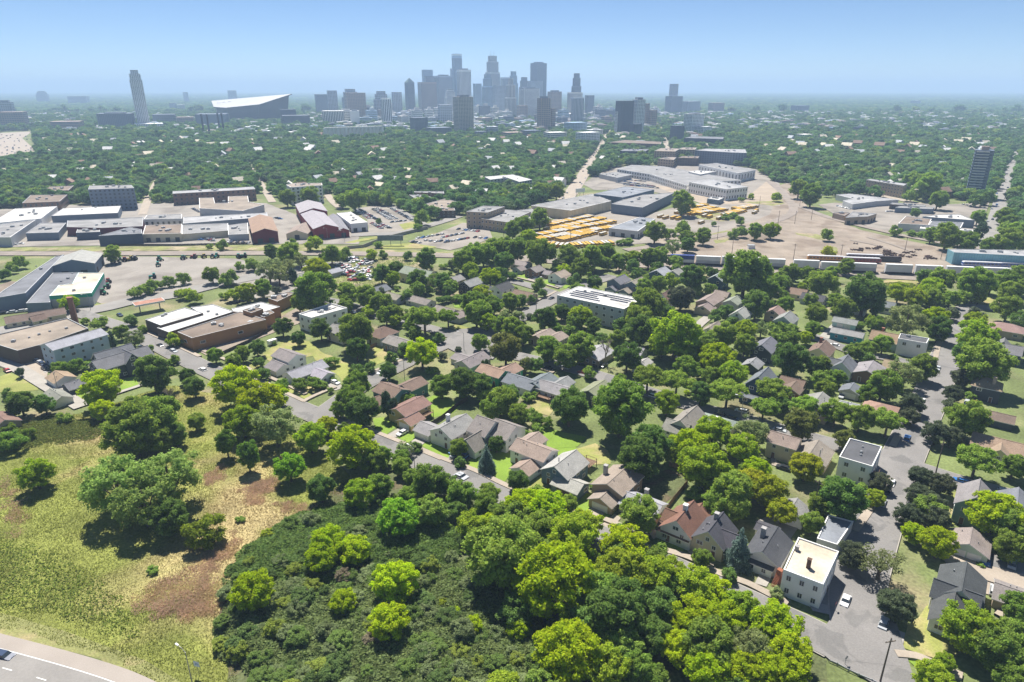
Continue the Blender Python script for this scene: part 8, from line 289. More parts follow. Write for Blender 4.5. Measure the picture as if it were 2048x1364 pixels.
# --- highway bend in the lower left corner
hw = smooth([(-175, 132), (-145, 124), (-115, 116.3), (-89, 109), (-74, 103.5), (-58, 95), (-40, 80)], 6)
ribbon("highway", offset(hw, -14), 28, GM["asphaltlight"])
ribbon("highway_shoulder", offset(hw, -1.6), 3.2, mat("shoulder_concrete", (0.303, 0.267, 0.234), .9, .08, .1, fine=.06))
m_line = mat("road_paint", (0.612, 0.603, 0.578), .7, .1, 1.0)
ribbon("lane_line", offset(hw, -3.4), .22, m_line)
ds = offset(hw, -7.3)
for i in range(0, len(ds) - 1):
    a, b2 = Vector(ds[i]), Vector(ds[i + 1]); l = (b2 - a).length
    if l > 1 and i % 2 == 0:
        e = a + (b2 - a).normalized() * min(2.6, l); ribbon("lane_dash", [tuple(a), tuple(e)], .25, m_line)
# --- railway rails
m_rail = mat("rail_steel", (.12, .09, .075), .5, .2, 1.0, metal=.4)
def rails(pts, offs, label):
    t = thing("railway_track", label, "railway track")
    for o in offs:
        for s in (-.72, .72):
            p = offset(pts, o + s); b = MB()
            for a, c in zip(p, p[1:]):
                d = (c[0] - a[0], c[1] - a[1]); l = math.hypot(*d)
                b.box(((a[0] + c[0]) / 2, (a[1] + c[1]) / 2, .05), (l, .16, .25), math.atan2(d[1], d[0]))
            b.build("rail", m_rail, t)
    m_tie = mat("timber_tie", (.075, .06, .05), .95, .2)
    for o in offs:
        p = offset(pts, o); b = MB()
        for a, c in zip(p, p[1:]):
            d = (c[0] - a[0], c[1] - a[1]); l = math.hypot(*d)
            b.box(((a[0] + c[0]) / 2, (a[1] + c[1]) / 2, .02), (l, 2.5, .09), math.atan2(d[1], d[0]))
        tag(b.build("ties", m_tie, t), kind="stuff")
rb = [sp for nm, sp, w in ROADPTS if nm == "rail_bed"]
rails(rb[0], (-3.6, 1.2), "double railway track crossing the left half below the warehouses")
rails(rb[1], (-4, 1, 6), "railway tracks under the container train")
rails(rb[2], (0,), "curved railway spur sweeping up from the bus lots to the bridge")
for sp_ in [sp for nm, sp, w in ROADPTS if nm == "rail_spur"]: rails(sp_, (0,), ["rusty spur track crossing the upper rail yard", "rusty spur track beside the wheel heaps", "second curved spur leading to the rail bridge"][[q for n, q, w in ROADPTS if n == "rail_spur"].index(sp_)])
rails(rb[3], (0,), "railway track along the upper edge of the dirt rail yard")
# ================================================================ buildings
def visible(n, p): return n[0] * (0 - p[0]) + n[1] * (0 - p[1]) > 0
# shared window units (1 m x 1 m, facing -Y, origin at the centre)
def window_meshes():
    f = MB(); t = .11
    for c, d in (((0, 0, .5 - t), (1, .1, t)), ((0, 0, -.5), (1, .1, t)), ((-.5 + t / 2, 0, -.5 + t), (t, .1, 1 - 2 * t)), ((.5 - t / 2, 0, -.5 + t), (t, .1, 1 - 2 * t)), ((0, 0, -.5 + t), (.05, .08, 1 - 2 * t))):
        f.box(c, d, bottom=True)
    p = MB(); p.box((0, .02, -.45), (.9, .06, .9))
    return f.mesh("window_frame", m_trim), p.mesh("window_pane", m_glass)
ME_FRAME, ME_PANE = window_meshes()
def dark_window():
    f = MB(); f.box((0, 0, -.5), (1, .12, 1), m=0, bottom=True); f.poly([(-.44, -.07, -.42), (.44, -.07, -.42), (.44, -.07, .42), (-.44, -.07, .42)], 1)
    return f.mesh("window_unit", [m_trim, m_glass])
ME_WIN = dark_window()
def put_window(parent, x, y, z, nx, ny, w, h, pane=True):
    rz = math.atan2(ny, nx) + math.pi / 2
    if pane:
        o = link("window", ME_FRAME, parent, (x, y, z), rz, (w, 1, h)); link("pane", ME_PANE, o)
    else: o = link("window", ME_WIN, parent, (x, y, z), rz, (w, 1, h))
    return o
def gdoor_mesh(m):
    b = MB()
    for i in range(4): b.box((0, 0, .02 + i * .245), (1, .1, .215), bottom=True)
    b.box((0, .03, 0), (1.06, .08, 1.03)); return b.mesh("garage_door_panel", m)
ME_GD = gdoor_mesh(m_gdoor); ME_GDB = gdoor_mesh(mat("brown_door", (.08, .045, .035), .7, .1)); ME_GDD = gdoor_mesh(mat("dark_overhead_door", (.05, .055, .06), .7, .1))
def door_mesh():
    b = MB(); b.box((0, 0, 0), (1, .1, 2.1), m=0); b.box((0, .02, 0), (1.2, .08, 2.2), m=1); return b.mesh("door", [m_door, m_trim])
ME_DOOR = door_mesh()
def inblock(x, y, bl, pad=0):
    X, Y, a, L, Wd = bl[:5]; a = R(a); dx, dy = x - X, y - Y
    return abs(dx * math.cos(a) + dy * math.sin(a)) < L / 2 + pad and abs(-dx * math.sin(a) + dy * math.cos(a)) < Wd / 2 + pad
FOOT = []   # footprints for scatter exclusion: (x, y, radius)
def house(name, label, roof, wall, blocks, o, near):
    X0, Y0 = blocks[0][0], blocks[0][1]
    t = thing(name, label, {"apartment_row": "building", "cottage_row": "building"}.get(name, name.replace("_", " ")), (X0, Y0, 0))
    rc, wc = COL[roof], WALL[wall]
    j = lambda c, s=.06: tuple(max(0, v * (1 + rng.uniform(-s, s))) for v in c)
    rc = j(rc)
    roofs = []
    for bi, (X, Y, ang, L, Wd, e, r, kind) in enumerate(blocks):
        FOOT.append((X, Y, max(L, Wd) / 2 + 1))
        a = R(ang); ca, sa = math.cos(a), math.sin(a)
        def P3(x, y, z): return (X - X0 + x * ca - y * sa, Y - Y0 + x * sa + y * ca, z)
        l, w = L / 2, Wd / 2
        if kind == 'hip':
            b = MB(); b.prism([P3(*q, 0)[:2] for q in ((-l, -w), (l, -w), (l, w), (-l, w))], 0, e)
        else:
            b = MB(); c4 = [(-l, -w), (l, -w), (l, w), (-l, w)]
            b.poly([P3(-l, -w, 0), P3(l, -w, 0), P3(l, -w, e), P3(-l, -w, e)]); b.poly([P3(l, w, 0), P3(-l, w, 0), P3(-l, w, e), P3(l, w, e)])
            b.poly([P3(l, -w, 0), P3(l, w, 0), P3(l, w, e), P3(l, 0, r - .15), P3(l, -w, e)]); b.poly([P3(-l, w, 0), P3(-l, -w, 0), P3(-l, -w, e), P3(-l, 0, r - .15), P3(-l, w, e)])
        b.build("wall", m_wall, t, color=j(wc, .03))
        oh = .45; th = .22; b = MB(); s = (r - e) / w; ez = e - s * oh
        if kind == 'hip':
            rl = max(l - w * .95, .3)
            pts = [P3(-l - oh, -w - oh, ez), P3(l + oh, -w - oh, ez), P3(l + oh, w + oh, ez), P3(-l - oh, w + oh, ez)]; A, B = P3(-rl, 0, r), P3(rl, 0, r)
            b.poly([pts[0], pts[1], B, A]); b.poly([pts[1], pts[2], B]); b.poly([pts[2], pts[3], A, B]); b.poly([pts[3], pts[0], A])
            lo = [(p[0], p[1], p[2] - th) for p in pts]
            for i in range(4): b.poly([lo[i], lo[(i + 1) % 4], pts[(i + 1) % 4], pts[i]], 1)
            b.poly(lo[::-1], 1)
        else:
            for sg in (-1, 1):
                p = [P3(-l - oh, 0, r), P3(l + oh, 0, r), P3(l + oh, sg * (w + oh), ez), P3(-l - oh, sg * (w + oh), ez)]
                q = [(v[0], v[1], v[2] - th) for v in p]
                if sg > 0: p = p[::-1]; q = q[::-1]
                b.poly(p[::-1]); b.poly(q, 1)
                for i in range(4):
                    k = (i + 1) % 4; b.poly([q[k], q[i], p[i], p[k]], 1)
            b.box(P3(0, 0, r - .06), (L + 2 * oh, .3, .12), a)
        ro = b.build("roof", [m_roof, m_trim], t, color=rc if bi == 0 else j(rc, .04)); roofs.append(ro)
        if near and bi == 0:
            for k in range(rng.randint(1, 3)):   # vent pipes
                b = MB(); sx = rng.uniform(-.35, .35) * L; sy = rng.choice((-1, 1)) * rng.uniform(.1, .5) * w
                z = r - abs(sy) * s; b.cyl(P3(sx, sy, z - .2), P3(sx, sy, z + .55), .12, .12, 6); b.build("vent_pipe", m_metal, ro)
        # openings
        garage = o.get('garage', 0) and bi == (len(blocks) - 1 if len(blocks) > 1 and not (o.get('garage') == 2 and len(blocks) > 2) else (2 if len(blocks) > 2 else 0))
        for nx, ny, half, span in ((0, -1, w, L), (0, 1, w, L), (1, 0, l, Wd), (-1, 0, l, Wd)):
            n = (nx * ca - ny * sa, nx * sa + ny * ca)
            fc = (X + n[0] * half, Y + n[1] * half)
            if not visible(n, fc): continue
            tx, ty = -n[1], n[0]
            street = n[0] * -.606 + n[1] * -.795 > .8
            if garage and street:
                k = 2 if o['garage'] == 2 else 1; gw = min(span * .42, 2.9) if k == 2 else min(span * .68, 4.9)
                for q in range(k):
                    off = 0 if k == 1 else (q - .5) * (gw + .5)
                    link("garage_door", ME_GDB if o.get('gdoor') == 'brown' else ME_GD, t, (fc[0] - X0 + tx * off + n[0] * .05, fc[1] - Y0 + ty * off + n[1] * .05, .05), math.atan2(n[1], n[0]) + math.pi / 2, (gw, 1, 2.2))
                continue
            if name in ("garage", "shed"): continue
            nf = o.get('floors') or max(1, int(round((e - .4) / 2.6)))
            gable = (nx != 0) and kind != 'hip' and r - e > 2.2
            cnt = max(1, int(span / (3.4 if near else 4.2)))
            did = False
            for fl in range(nf + (1 if gable else 0)):
                if name == "warehouse":
                    if fl > 0: break
                    cnt = max(1, int(span / 9))
                for k in range(cnt if fl < nf else 1):
                    if name != "apartment_row" and rng.random() < .22 and cnt > 1: continue
                    off = ((k + .5) / cnt - .5) * span * .9 if fl < nf else 0
                    x, y = fc[0] + tx * off, fc[1] + ty * off
                    if any(inblock(x + n[0] * .6, y + n[1] * .6, bb) for q, bb in enumerate(blocks) if q != bi): continue
                    z = (e / nf) * fl + (e / nf) * .56 if fl < nf else e + (r - e) * .25
                    if street and fl == 0 and not did and bi == 0 and near and name == "house":
                        link("door", ME_DOOR, t, (x - X0 + n[0] * .04, y - Y0 + n[1] * .04, .25), math.atan2(n[1], n[0]) + math.pi / 2); did = True; continue
                    if name == "warehouse":
                        link("overhead_door", ME_GDD, t, (x - X0 + n[0] * .05, y - Y0 + n[1] * .05, .05), math.atan2(n[1], n[0]) + math.pi / 2, (3.6, 1, 3.8)); continue
                    put_window(t, x - X0 + n[0] * .03, y - Y0 + n[1] * .03, z, n[0], n[1], rng.choice((1.2, 1.5, 1.9)), 1.35, near)
    for c in o.get('chim', ()):
        b = MB()
        if c[2] == 'pipe': b.cyl((c[0] - X0, c[1] - Y0, blocks[0][5]), (c[0] - X0, c[1] - Y0, blocks[0][6] + 1.1), .16, .16, 8); m = m_metal
        else:
            b.box((c[0] - X0, c[1] - Y0, blocks[0][5] - .3), (1.1, 1.1, blocks[0][6] - blocks[0][5] + 1.6), R(blocks[0][2])); b.box((c[0] - X0, c[1] - Y0, blocks[0][6] + 1.3), (1.3, 1.3, .2), R(blocks[0][2]))
            m = mat("chimney_" + c[2], {"white": (.7, .69, .67), "gray": (.32, .31, .3), "tan": (.42, .33, .25), "brick": (.28, .13, .09)}[c[2]], .9, .15, 1.5)
        b.build("chimney", m, roofs[0])
    return t
for nm, label, roof, wall, blocks, o in HOUSES:
    house(nm, label, roof, wall, blocks, o, math.hypot(blocks[0][0], blocks[0][1]) < 330)
# ---------------------------------------------------------------- flat-roofed buildings
def inset(poly, d):
    n = len(poly); out = []
    for i in range(n):
        p0, p1, p2 = Vector(poly[i - 1]), Vector(poly[i]), Vector(poly[(i + 1) % n])
        a = (p1 - p0).normalized(); b = (p2 - p1).normalized(); n1 = Vector((-a.y, a.x)); n2 = Vector((-b.y, b.x))
        m = n1 + n2; k = m.dot(n1); m = m / k if abs(k) > .35 else n1
        out.append(tuple(p1 + m * d))
    return out
def tri_cap(b, pts, z, m=0):
    v3 = [Vector((p[0], p[1], 0)) for p in pts]; n = len(b.v); b.v += [(p[0], p[1], z) for p in pts]
    for t in tessellate_polygon([v3]):
        a, c, d = (v3[i] for i in t)
        if (c - a).cross(d - a).z < 0: t = (t[0], t[2], t[1])
        b.f.append(tuple(n + i for i in t)); b.m.append(m)
POLYS = []
m_solar = mat("solar_panel", (.02, .025, .04), .25, .1, .5, spec=.6)
def solar_mesh():
    b = MB(); b.poly([(-.5, -.5, .12), (.5, -.5, .12), (.5, .5, .42), (-.5, .5, .42)]); b.poly([(-.5, .5, .40), (.5, .5, .40), (.5, -.5, .10), (-.5, -.5, .10)], 1); b.poly([(-.5, .5, 0), (-.5, .5, .4), (.5, .5, .4), (.5, .5, 0)][::-1], 1)
    return b.mesh("solar_panel", [m_solar, m_metal])
ME_SOLAR = solar_mesh()
def flat(name, label, cat, h, roof, wall, poly, o):
    cx = sum(p[0] for p in poly) / len(poly); cy_ = sum(p[1] for p in poly) / len(poly)
    t = thing(name, label, cat, (cx, cy_, 0)); P0 = [(p[0] - cx, p[1] - cy_) for p in poly]
    POLYS.append(poly); D = math.hypot(cx, cy_); near = D < 420
    pp = o.get('parapet', .3); n = len(P0); th = .3 if near else .5
    ins = inset(P0, th); b = MB()
    for i in range(n):
        j = (i + 1) % n
        b.poly([(*P0[i], 0), (*P0[j], 0), (*P0[j], h + pp), (*P0[i], h + pp)]); b.poly([(*P0[i], h + pp), (*P0[j], h + pp), (*ins[j], h + pp), (*ins[i], h + pp)], 1)
        b.poly([(*ins[j], h - .1), (*ins[i], h - .1), (*ins[i], h + pp), (*ins[j], h + pp)], 1)
    capm = m_trim if wall in ('white', 'palegray', 'cream') else m_metal
    b.build("wall", [m_wall, capm], t, color=WALL[wall])
    b = MB(); tri_cap(b, ins, h); ro = b.build("roof", m_flat, t, color=COL[roof])
    for x, y in o.get('units', ()):
        u = MB(); s = rng.uniform(.8, 1.8) * (.6 if D < 250 else 1); u.box((0, 0, 0), (s, s * .8, s * .6), rng.random()); u.box((0, 0, s * .6), (s * .7, s * .5, .15), 0)
        link("rooftop_unit", u.mesh("rooftop_unit", m_metal), ro, (x - cx, y - cy_, h))
    if not o.get('units') and 200 < D < 1300:
        for k in range(3 if near else 5):
            i = rng.randrange(n); a = Vector(P0[i]); w2 = [rng.random() for _ in P0]; sw = sum(w2)
            q = sum((Vector(p) * (ww / sw) for p, ww in zip(ins, w2)), Vector((0, 0))) * .9
            u = MB(); s = rng.uniform(1, 2.4); u.box((0, 0, 0), (s * 1.3, s, s * .6), rng.random() * 3); u.box((0, 0, s * .6), (s * .6, s * .6, .2), 0)
            link("rooftop_unit", u.mesh("rooftop_unit", m_metal), ro, (q.x, q.y, h))
    for c in o.get('chim', ()):
        u = MB(); u.box((0, 0, 0), (.9, .9, c[2]), R(-37)); u.box((0, 0, c[2]), (1.05, 1.05, .15), R(-37))
        link("chimney", u.mesh("chimney", mat("chimney_" + c[3], {"brown": (.10, .06, .045), "gray": (.32, .31, .3)}.get(c[3], (.3, .3, .3)), .9, .15, 1.5)), ro, (c[0] - cx, c[1] - cy_, h))
    if 'band' in o:
        b = MB(); e = inset(P0, -.12)
        for i in range(n):
            j = (i + 1) % n; b.poly([(*e[i], h - 1.9), (*e[j], h - 1.9), (*e[j], h + pp + .02), (*e[i], h + pp + .02)])
            b.poly([(*e[i], h + pp + .02), (*e[j], h + pp + .02), (*P0[j], h + pp + .02), (*P0[i], h + pp + .02)])
        b.build("wall_band", m_wall, t, color=WALL[o['band']])
    far = MB()
    for i in range(n):
        a, c = Vector(P0[i]), Vector(P0[(i + 1) % n]); d = c - a; L = d.length
        if L < 2.5: continue
        d /= L; nn = (d.y, -d.x); mid = (a + c) / 2 + Vector((cx, cy_))
        if not visible(nn, mid): continue
        rz = math.atan2(nn[1], nn[0]) + math.pi / 2
        if 'win' in o:
            nf, sp, kd = o['win']; cnt = max(1, int(L / sp)); fh = h / nf
            for fl in range(nf):
                if kd == 'top' and fl == 0: continue
                for k in range(cnt):
                    if kd == 'sparse' and rng.random() < .5: continue
                    q = a + d * (L * (k + .5) / cnt) + Vector(nn) * .04; z = fh * (fl + .55)
                    ww = min(sp * .42, 1.9) if kd != 'sparse' else 2.6; hh = fh * .48
                    if kd == 'near' and fl == 0 and k == cnt // 2 and i == 0 and D < 250:
                        link("door", ME_DOOR, t, (q.x, q.y, .1), rz); continue
                    if kd in ('near', 'mid', 'top'): put_window(t, q.x, q.y, z, nn[0], nn[1], ww, hh, near)
                    elif kd == 'sparse': put_window(t, q.x, q.y, z, nn[0], nn[1], ww, 1.4, False)
                    else: far.box((q.x, q.y, z - hh / 2), (ww, .25, hh), rz)
        if o.get('docks'):
            cnt = max(1, int(L / 7))
            if L > 10:
                for k in range(cnt):
                    q = a + d * (L * (k + .5) / cnt); link("overhead_door", ME_GDD, t, (q.x + nn[0] * .05, q.y + nn[1] * .05, .1), rz, (3.2, 1, 3.4))
        if (o.get('ribs') or o.get('pil')) and L > 8:
            b = MB(); st = 1.6 if o.get('ribs') else 7.0
            for k in range(int(L / st) + 1):
                q = a + d * min(L - .1, k * st + .1); b.box((q.x, q.y, 0), (.25, .25, h - .05), rz)
            tag(b.build("wall_ribs", m_wall, t, color=tuple(v * .8 for v in WALL[wall])), kind="stuff")
    if far.v: tag(far.build("window_panes", m_glass, t), kind="stuff")
    if o.get('solar'):
        i0 = max(range(n), key=lambda i: (Vector(P0[i]) - Vector(P0[(i + 1) % n])).length)
        a, c = Vector(ins[i0]), Vector(ins[(i0 + 1) % n]); dx = (c - a).normalized(); L = (c - a).length; e = Vector(ins[i0 - 1]) - a; dy = Vector((-dx.y, dx.x)); Hh = e.dot(dy)
        if Hh < 0: dy = -dy; Hh = -Hh
        st = (2.6, 3.1) if o['solar'] == 1 else (2.4, 2.6)
        for r_ in range(1, int(Hh / st[1])):
            for k in range(1, int(L / st[0]) - 1):
                if o['solar'] == 1 and (nz := math.sin(k * .55 + r_ * 1.3) + math.sin(k * .23 - r_ * .7)) > .45: continue
                if o['solar'] == 2 and (k % 7 > 3 or r_ % 2): continue
                q = a + dx * ((k + .5) * st[0]) + dy * ((r_ + .4) * st[1])
                link("solar_panel", ME_SOLAR, ro, (q.x, q.y, h), math.atan2(dx.y, dx.x), (st[0] * .93, st[1] * .42, .7))
    return t, P0, cx, cy_
for nm, label, cat, h, roof, wall, poly, o in FLATS: flat(nm, label, cat, h, roof, wall, poly, o)
# ---------------------------------------------------------------- skyline
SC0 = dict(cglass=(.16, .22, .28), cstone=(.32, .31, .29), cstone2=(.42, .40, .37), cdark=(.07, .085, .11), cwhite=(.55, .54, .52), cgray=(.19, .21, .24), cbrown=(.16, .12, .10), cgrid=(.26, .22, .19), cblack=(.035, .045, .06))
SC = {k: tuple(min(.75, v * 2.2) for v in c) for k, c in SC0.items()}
m_far = mat("facade", objcol=True, rough=.6, var=.08, scale=.02)
m_farglass = mat("facade_glass", (.085, .11, .145), .25, .15, .05, spec=.5)
m_farlite = mat("facade_pale_trim", (.55, .54, .52), .7, .08, .05)
def facade(b, w, d, h, z0, style):
    """window bands on the two sides seen, as thin boxes standing proud of the wall"""
    for sx, sy, W_, D_ in ((0, -1, w, d), (-1, 0, d, w), (1, 0, d, w)):
        def bx(u, z, uw, zh, pr=.25):
            if sy: b.box((u, -D_ / 2 - pr / 2 + .02, z0 + z), (uw, pr, zh))
            else: b.box((sx * (D_ / 2 + pr / 2 - .02), u, z0 + z), (pr, uw, zh))
        if style == 'hor':
            k = max(2, int(h / 4))
            for i in range(k): bx(0, (i + .35) * h / k, W_ * .94, h / k * .45)
        elif style == 'vert':
            k = max(3, int(W_ / 5))
            for i in range(k): bx(((i + .5) / k - .5) * W_, h * .03, W_ / k * .5, h * .93)
        elif style in ('grid', 'grid2', 'tower18'):
            k = max(3, int(W_ / (4.5 if style != 'grid' else 6))); q = max(2, int(h / (3.3 if style != 'grid' else 5)))
            for i in range(k):
                for j in range(q): bx(((i + .5) / k - .5) * W_ * .96, (j + .3) * h / q, W_ / k * .58, h / q * .5)
for nm, label, cat, X, Y, w, h, col, style, o in SKY:
    rot = R(o.get('rot', 20)); k = abs(math.cos(rot)) + .75 * abs(math.sin(rot)); w = w / k; d = w * .75
    t = thing(nm, label, cat, (X, Y, 0), rot); FOOT.append((X, Y, w * .75))
    segs = [(w, d, 0, h)]
    if o.get('step') == 1: segs = [(w, d, 0, h * .72), (w * .8, d * .8, h * .72, h * .9), (w * .6, d * .6, h * .9, h)]
    if o.get('step') == 2: segs = [(w, d, 0, h * .55), (w * .8, d * .85, h * .55, h * .85), (w * .45, d * .5, h * .85, h)]
    if o.get('taper'): segs = [(w, d, 0, h * .84), (w * .88, d * .88, h * .84, h * .94), (w * .62, d * .65, h * .94, h)]
    if o.get('pyr'): segs = [(w, d, 0, h)]
    for a, b2, z0, z1 in segs:
        b = MB(); b.box((0, 0, z0), (a, b2, z1 - z0)); b.build("wall", m_far, t, color=SC[col])
        if style != 'plain':
            f = MB(); facade(f, a, b2, z1 - z0, z0, style); tag(f.build("window_bands", m_farglass if col != 'cblack' else m_farglass, t), kind="stuff")
    a, b2, z0, z1 = segs[-1]
    if style == 'tower18':
        f = MB()
        for q in range(17):
            f.box((-1.5, -d / 2 - .7, 2.2 + q * h / 17.5), (w * .7, 1.0, 1.1))
        tag(f.build("balconies", m_farlite, t), kind="stuff")
        f = MB(); f.box((0, 0, h), (w * .4, d * .5, 4)); f.build("penthouse", m_far, t, color=SC['cbrown'])
    if o.get('pent'): b = MB(); b.box((0, 0, z1), (a * .6, b2 * .6, 5 if h > 60 else 3)); b.build("penthouse", m_far, t, color=SC['cdark'])
    if o.get('pyr'):
        b = MB(); b.box((0, 0, h), (w * 1.02, d * 1.02, w * .55), taper=.02); b.build("roof", m_far, t, color=(.10, .16, .17))
    if o.get('crown'):
        b = MB()
        for i in range(9): b.box(((i - 4) / 4 * a * .48, -b2 * .48, z1), (a * .06, .8, 7)); b.box(((i - 4) / 4 * a * .48, b2 * .48, z1), (a * .06, .8, 7))
        b.box((0, 0, z1 + 7), (a * 1.1, b2 * 1.1, 1.5)); b.build("crown", m_far, t, color=SC['cwhite'])
    for k in range(o.get('mast', 0)):
        b = MB(); b.cyl((a * (.25 - .5 * k), 0, z1), (a * (.25 - .5 * k), 0, z1 + 26), .9, .4, 6); b.build("mast", m_metal, t)
# ================================================================ special structures
# stadium with a sloping white roof and dark glass sides
t = thing("stadium", "angular stadium with sloping white roof and dark pointed prow", "stadium", (STAD[1][0], STAD[1][1], 0))
sx, sy = STAD[1][0], STAD[1][1]; SP = [(p[0] - sx, p[1] - sy, p[2]) for p in STAD]
b = MB(); b.poly(SP); b.poly([(p[0], p[1], p[2] - 3) for p in SP][::-1], 1)
for i in range(6):
    j = (i + 1) % 6; p, q = SP[i], SP[j]; b.poly([(p[0], p[1], p[2] - 3), (q[0], q[1], q[2] - 3), q, p], 1)
b.build("roof", [mat("stadium_roof", (.42, .42, .41), .6, .05, .02), mat("stadium_edge", (.06, .07, .09), .5, .1)], t)
cxs = sum(p[0] for p in SP) / 6; cys = sum(p[1] for p in SP) / 6
W2 = [((p[0] - cxs) * .93 + cxs, (p[1] - cys) * .93 + cys, p[2] - 3) for p in SP]; B2 = [((p[0] - cxs) * .86 + cxs - 6, (p[1] - cys) * .9 + cys, 0) for p in SP]
b = MB()
for i in range(6):
    j = (i + 1) % 6; b.poly([B2[i], B2[j], W2[j], W2[i]])
b.build("wall", mat("stadium_glass", (.045, .06, .085), .3, .2, .01, spec=.5), t)
txc = bpy.data.curves.new("roof_lettering", 'FONT'); txc.body = "U.S. BANK STADIUM"; txc.size = 21; txc.align_x = 'CENTER'; txc.extrude = .1
txo = bpy.data.objects.new("roof_lettering", txc); C.objects.link(txo); txo.parent = t
A_, B_, F_ = Vector(SP[0]), Vector(SP[3]), Vector(SP[5]); ex = (Vector(SP[4]) - Vector(SP[5])).normalized(); nz = ex.cross((Vector(SP[0]) - F_).normalized()); nz = nz if nz.z > 0 else -nz; ey = nz.cross(ex)
mid = (Vector(SP[4]) + F_ + Vector(SP[0]) + Vector(SP[2])) / 4
txo.matrix_local = Matrix(((ex.x, ey.x, nz.x, mid.x), (ex.y, ey.y, nz.y, mid.y), (ex.z, ey.z, nz.z, mid.z + 2.5), (0, 0, 0, 1)))
txc.materials.append(mat("roof_letter_grey", (.12, .13, .16), .7, .05)); FOOT.append((sx + cxs, sy + cys, 90))
def cut(l): return ' '.join(l.split()[:16])
def to_mesh(ob):
    """lettering as plain mesh"""
    bpy.context.view_layer.update(); me = bpy.data.meshes.new_from_object(ob.evaluated_get(bpy.context.evaluated_depsgraph_get()))
    n = bpy.data.objects.new(ob.name + '_mesh', me); C.objects.link(n); n.parent = ob.parent; n.matrix_local = ob.matrix_local.copy(); nm_ = ob.name; bpy.data.objects.remove(ob); n.name = nm_; return n
to_mesh(txo)
for i, (x, y) in enumerate(STACKS):
    b = MB(); b.cyl((0, 0, 0), (0, 0, 52), 2.6, 2.2, 12); b.cyl((0, 0, 51), (0, 0, 53), 2.7, 2.7, 12)
    tag(link("smokestack", b.mesh("smokestack", mat("stack_concrete", (.06, .07, .085), .8, .1, .05)), None, (x, y, 0)), ["leftmost", "second from left", "third from left", "rightmost"][i] + " of the four dark chimneys in front of the stadium", "chimney", "four dark chimneys")
# white silos
(ax, ay), (bx_, by_) = SILO; t = thing("grain_silo_row", "row of bright white grain silos with flat top among the far trees", "grain elevator", (ax, ay, 0)); n = 15
for i in range(n):
    x, y = (bx_ - ax) * i / (n - 1), (by_ - ay) * i / (n - 1); b = MB(); r = math.hypot(bx_ - ax, by_ - ay) / n * .52; b.cyl((x, y, 0), (x, y, 24), r, r, 12); b.build("silo", mat("silo_white", (.66, .65, .63), .8, .06, .05), t)
b = MB(); l = math.hypot(bx_ - ax, by_ - ay); b.box(((bx_ - ax) / 2, (by_ - ay) / 2, 24), (l * 1.03, 8, 3), math.atan2(by_ - ay, bx_ - ax)); b.build("headhouse", mat("silo_white"), t)
FOOT.append(((ax + bx_) / 2, (ay + by_) / 2, l / 2)); FOOT.append((ax, ay, 30)); FOOT.append((bx_, by_, 30))
for i, (x, y, w) in enumerate(SHEDS):
    t = thing("shed", ("bright white-roofed industrial shed in the far row at left" if i < 8 else "long pale-roofed shed among the left trees"), "shed", (x, y, 0), .05, group="white sheds in the far row" if i < 8 else "pale sheds among the left trees")
    b = MB(); b.box((0, 0, 0), (w, 22, 5)); b.build("wall", m_far, t, color=(.30, .27, .25)); b = MB(); k = 7.5 if i < 8 else 6
    b.poly([(-w / 2 - .5, -11.5, 4.9), (0, -11.5, k + 1.5), (0, 11.5, k + 1.5), (-w / 2 - .5, 11.5, 4.9)][::1]); b.poly([(0, -11.5, k + 1.5), (w / 2 + .5, -11.5, 4.9), (w / 2 + .5, 11.5, 4.9), (0, 11.5, k + 1.5)]); b.poly([(-w / 2, -11, 5), (w / 2, -11, 5), (0, -11, k + 1.4)])
    b.build("roof", mat("white_metal_roof", (.48, .47, .46), .6, .05, .1), t); FOOT.append((x, y, w / 2 + 4))
# square factory chimney
cx_, cy2 = MISC['chim']; b = MB(); b.box((0, 0, 0), (2.6, 2.6, 14), .4, taper=.86); b.box((0, 0, 14), (2.5, 2.5, .8), .4)
tag(link("factory_chimney", b.mesh("factory_chimney", mat("chimney_brick", (.13, .075, .06), .9, .2, .8)), None, (cx_, cy2, 0)), "tall square dark brick chimney of the tan-roofed factory at left", "chimney")
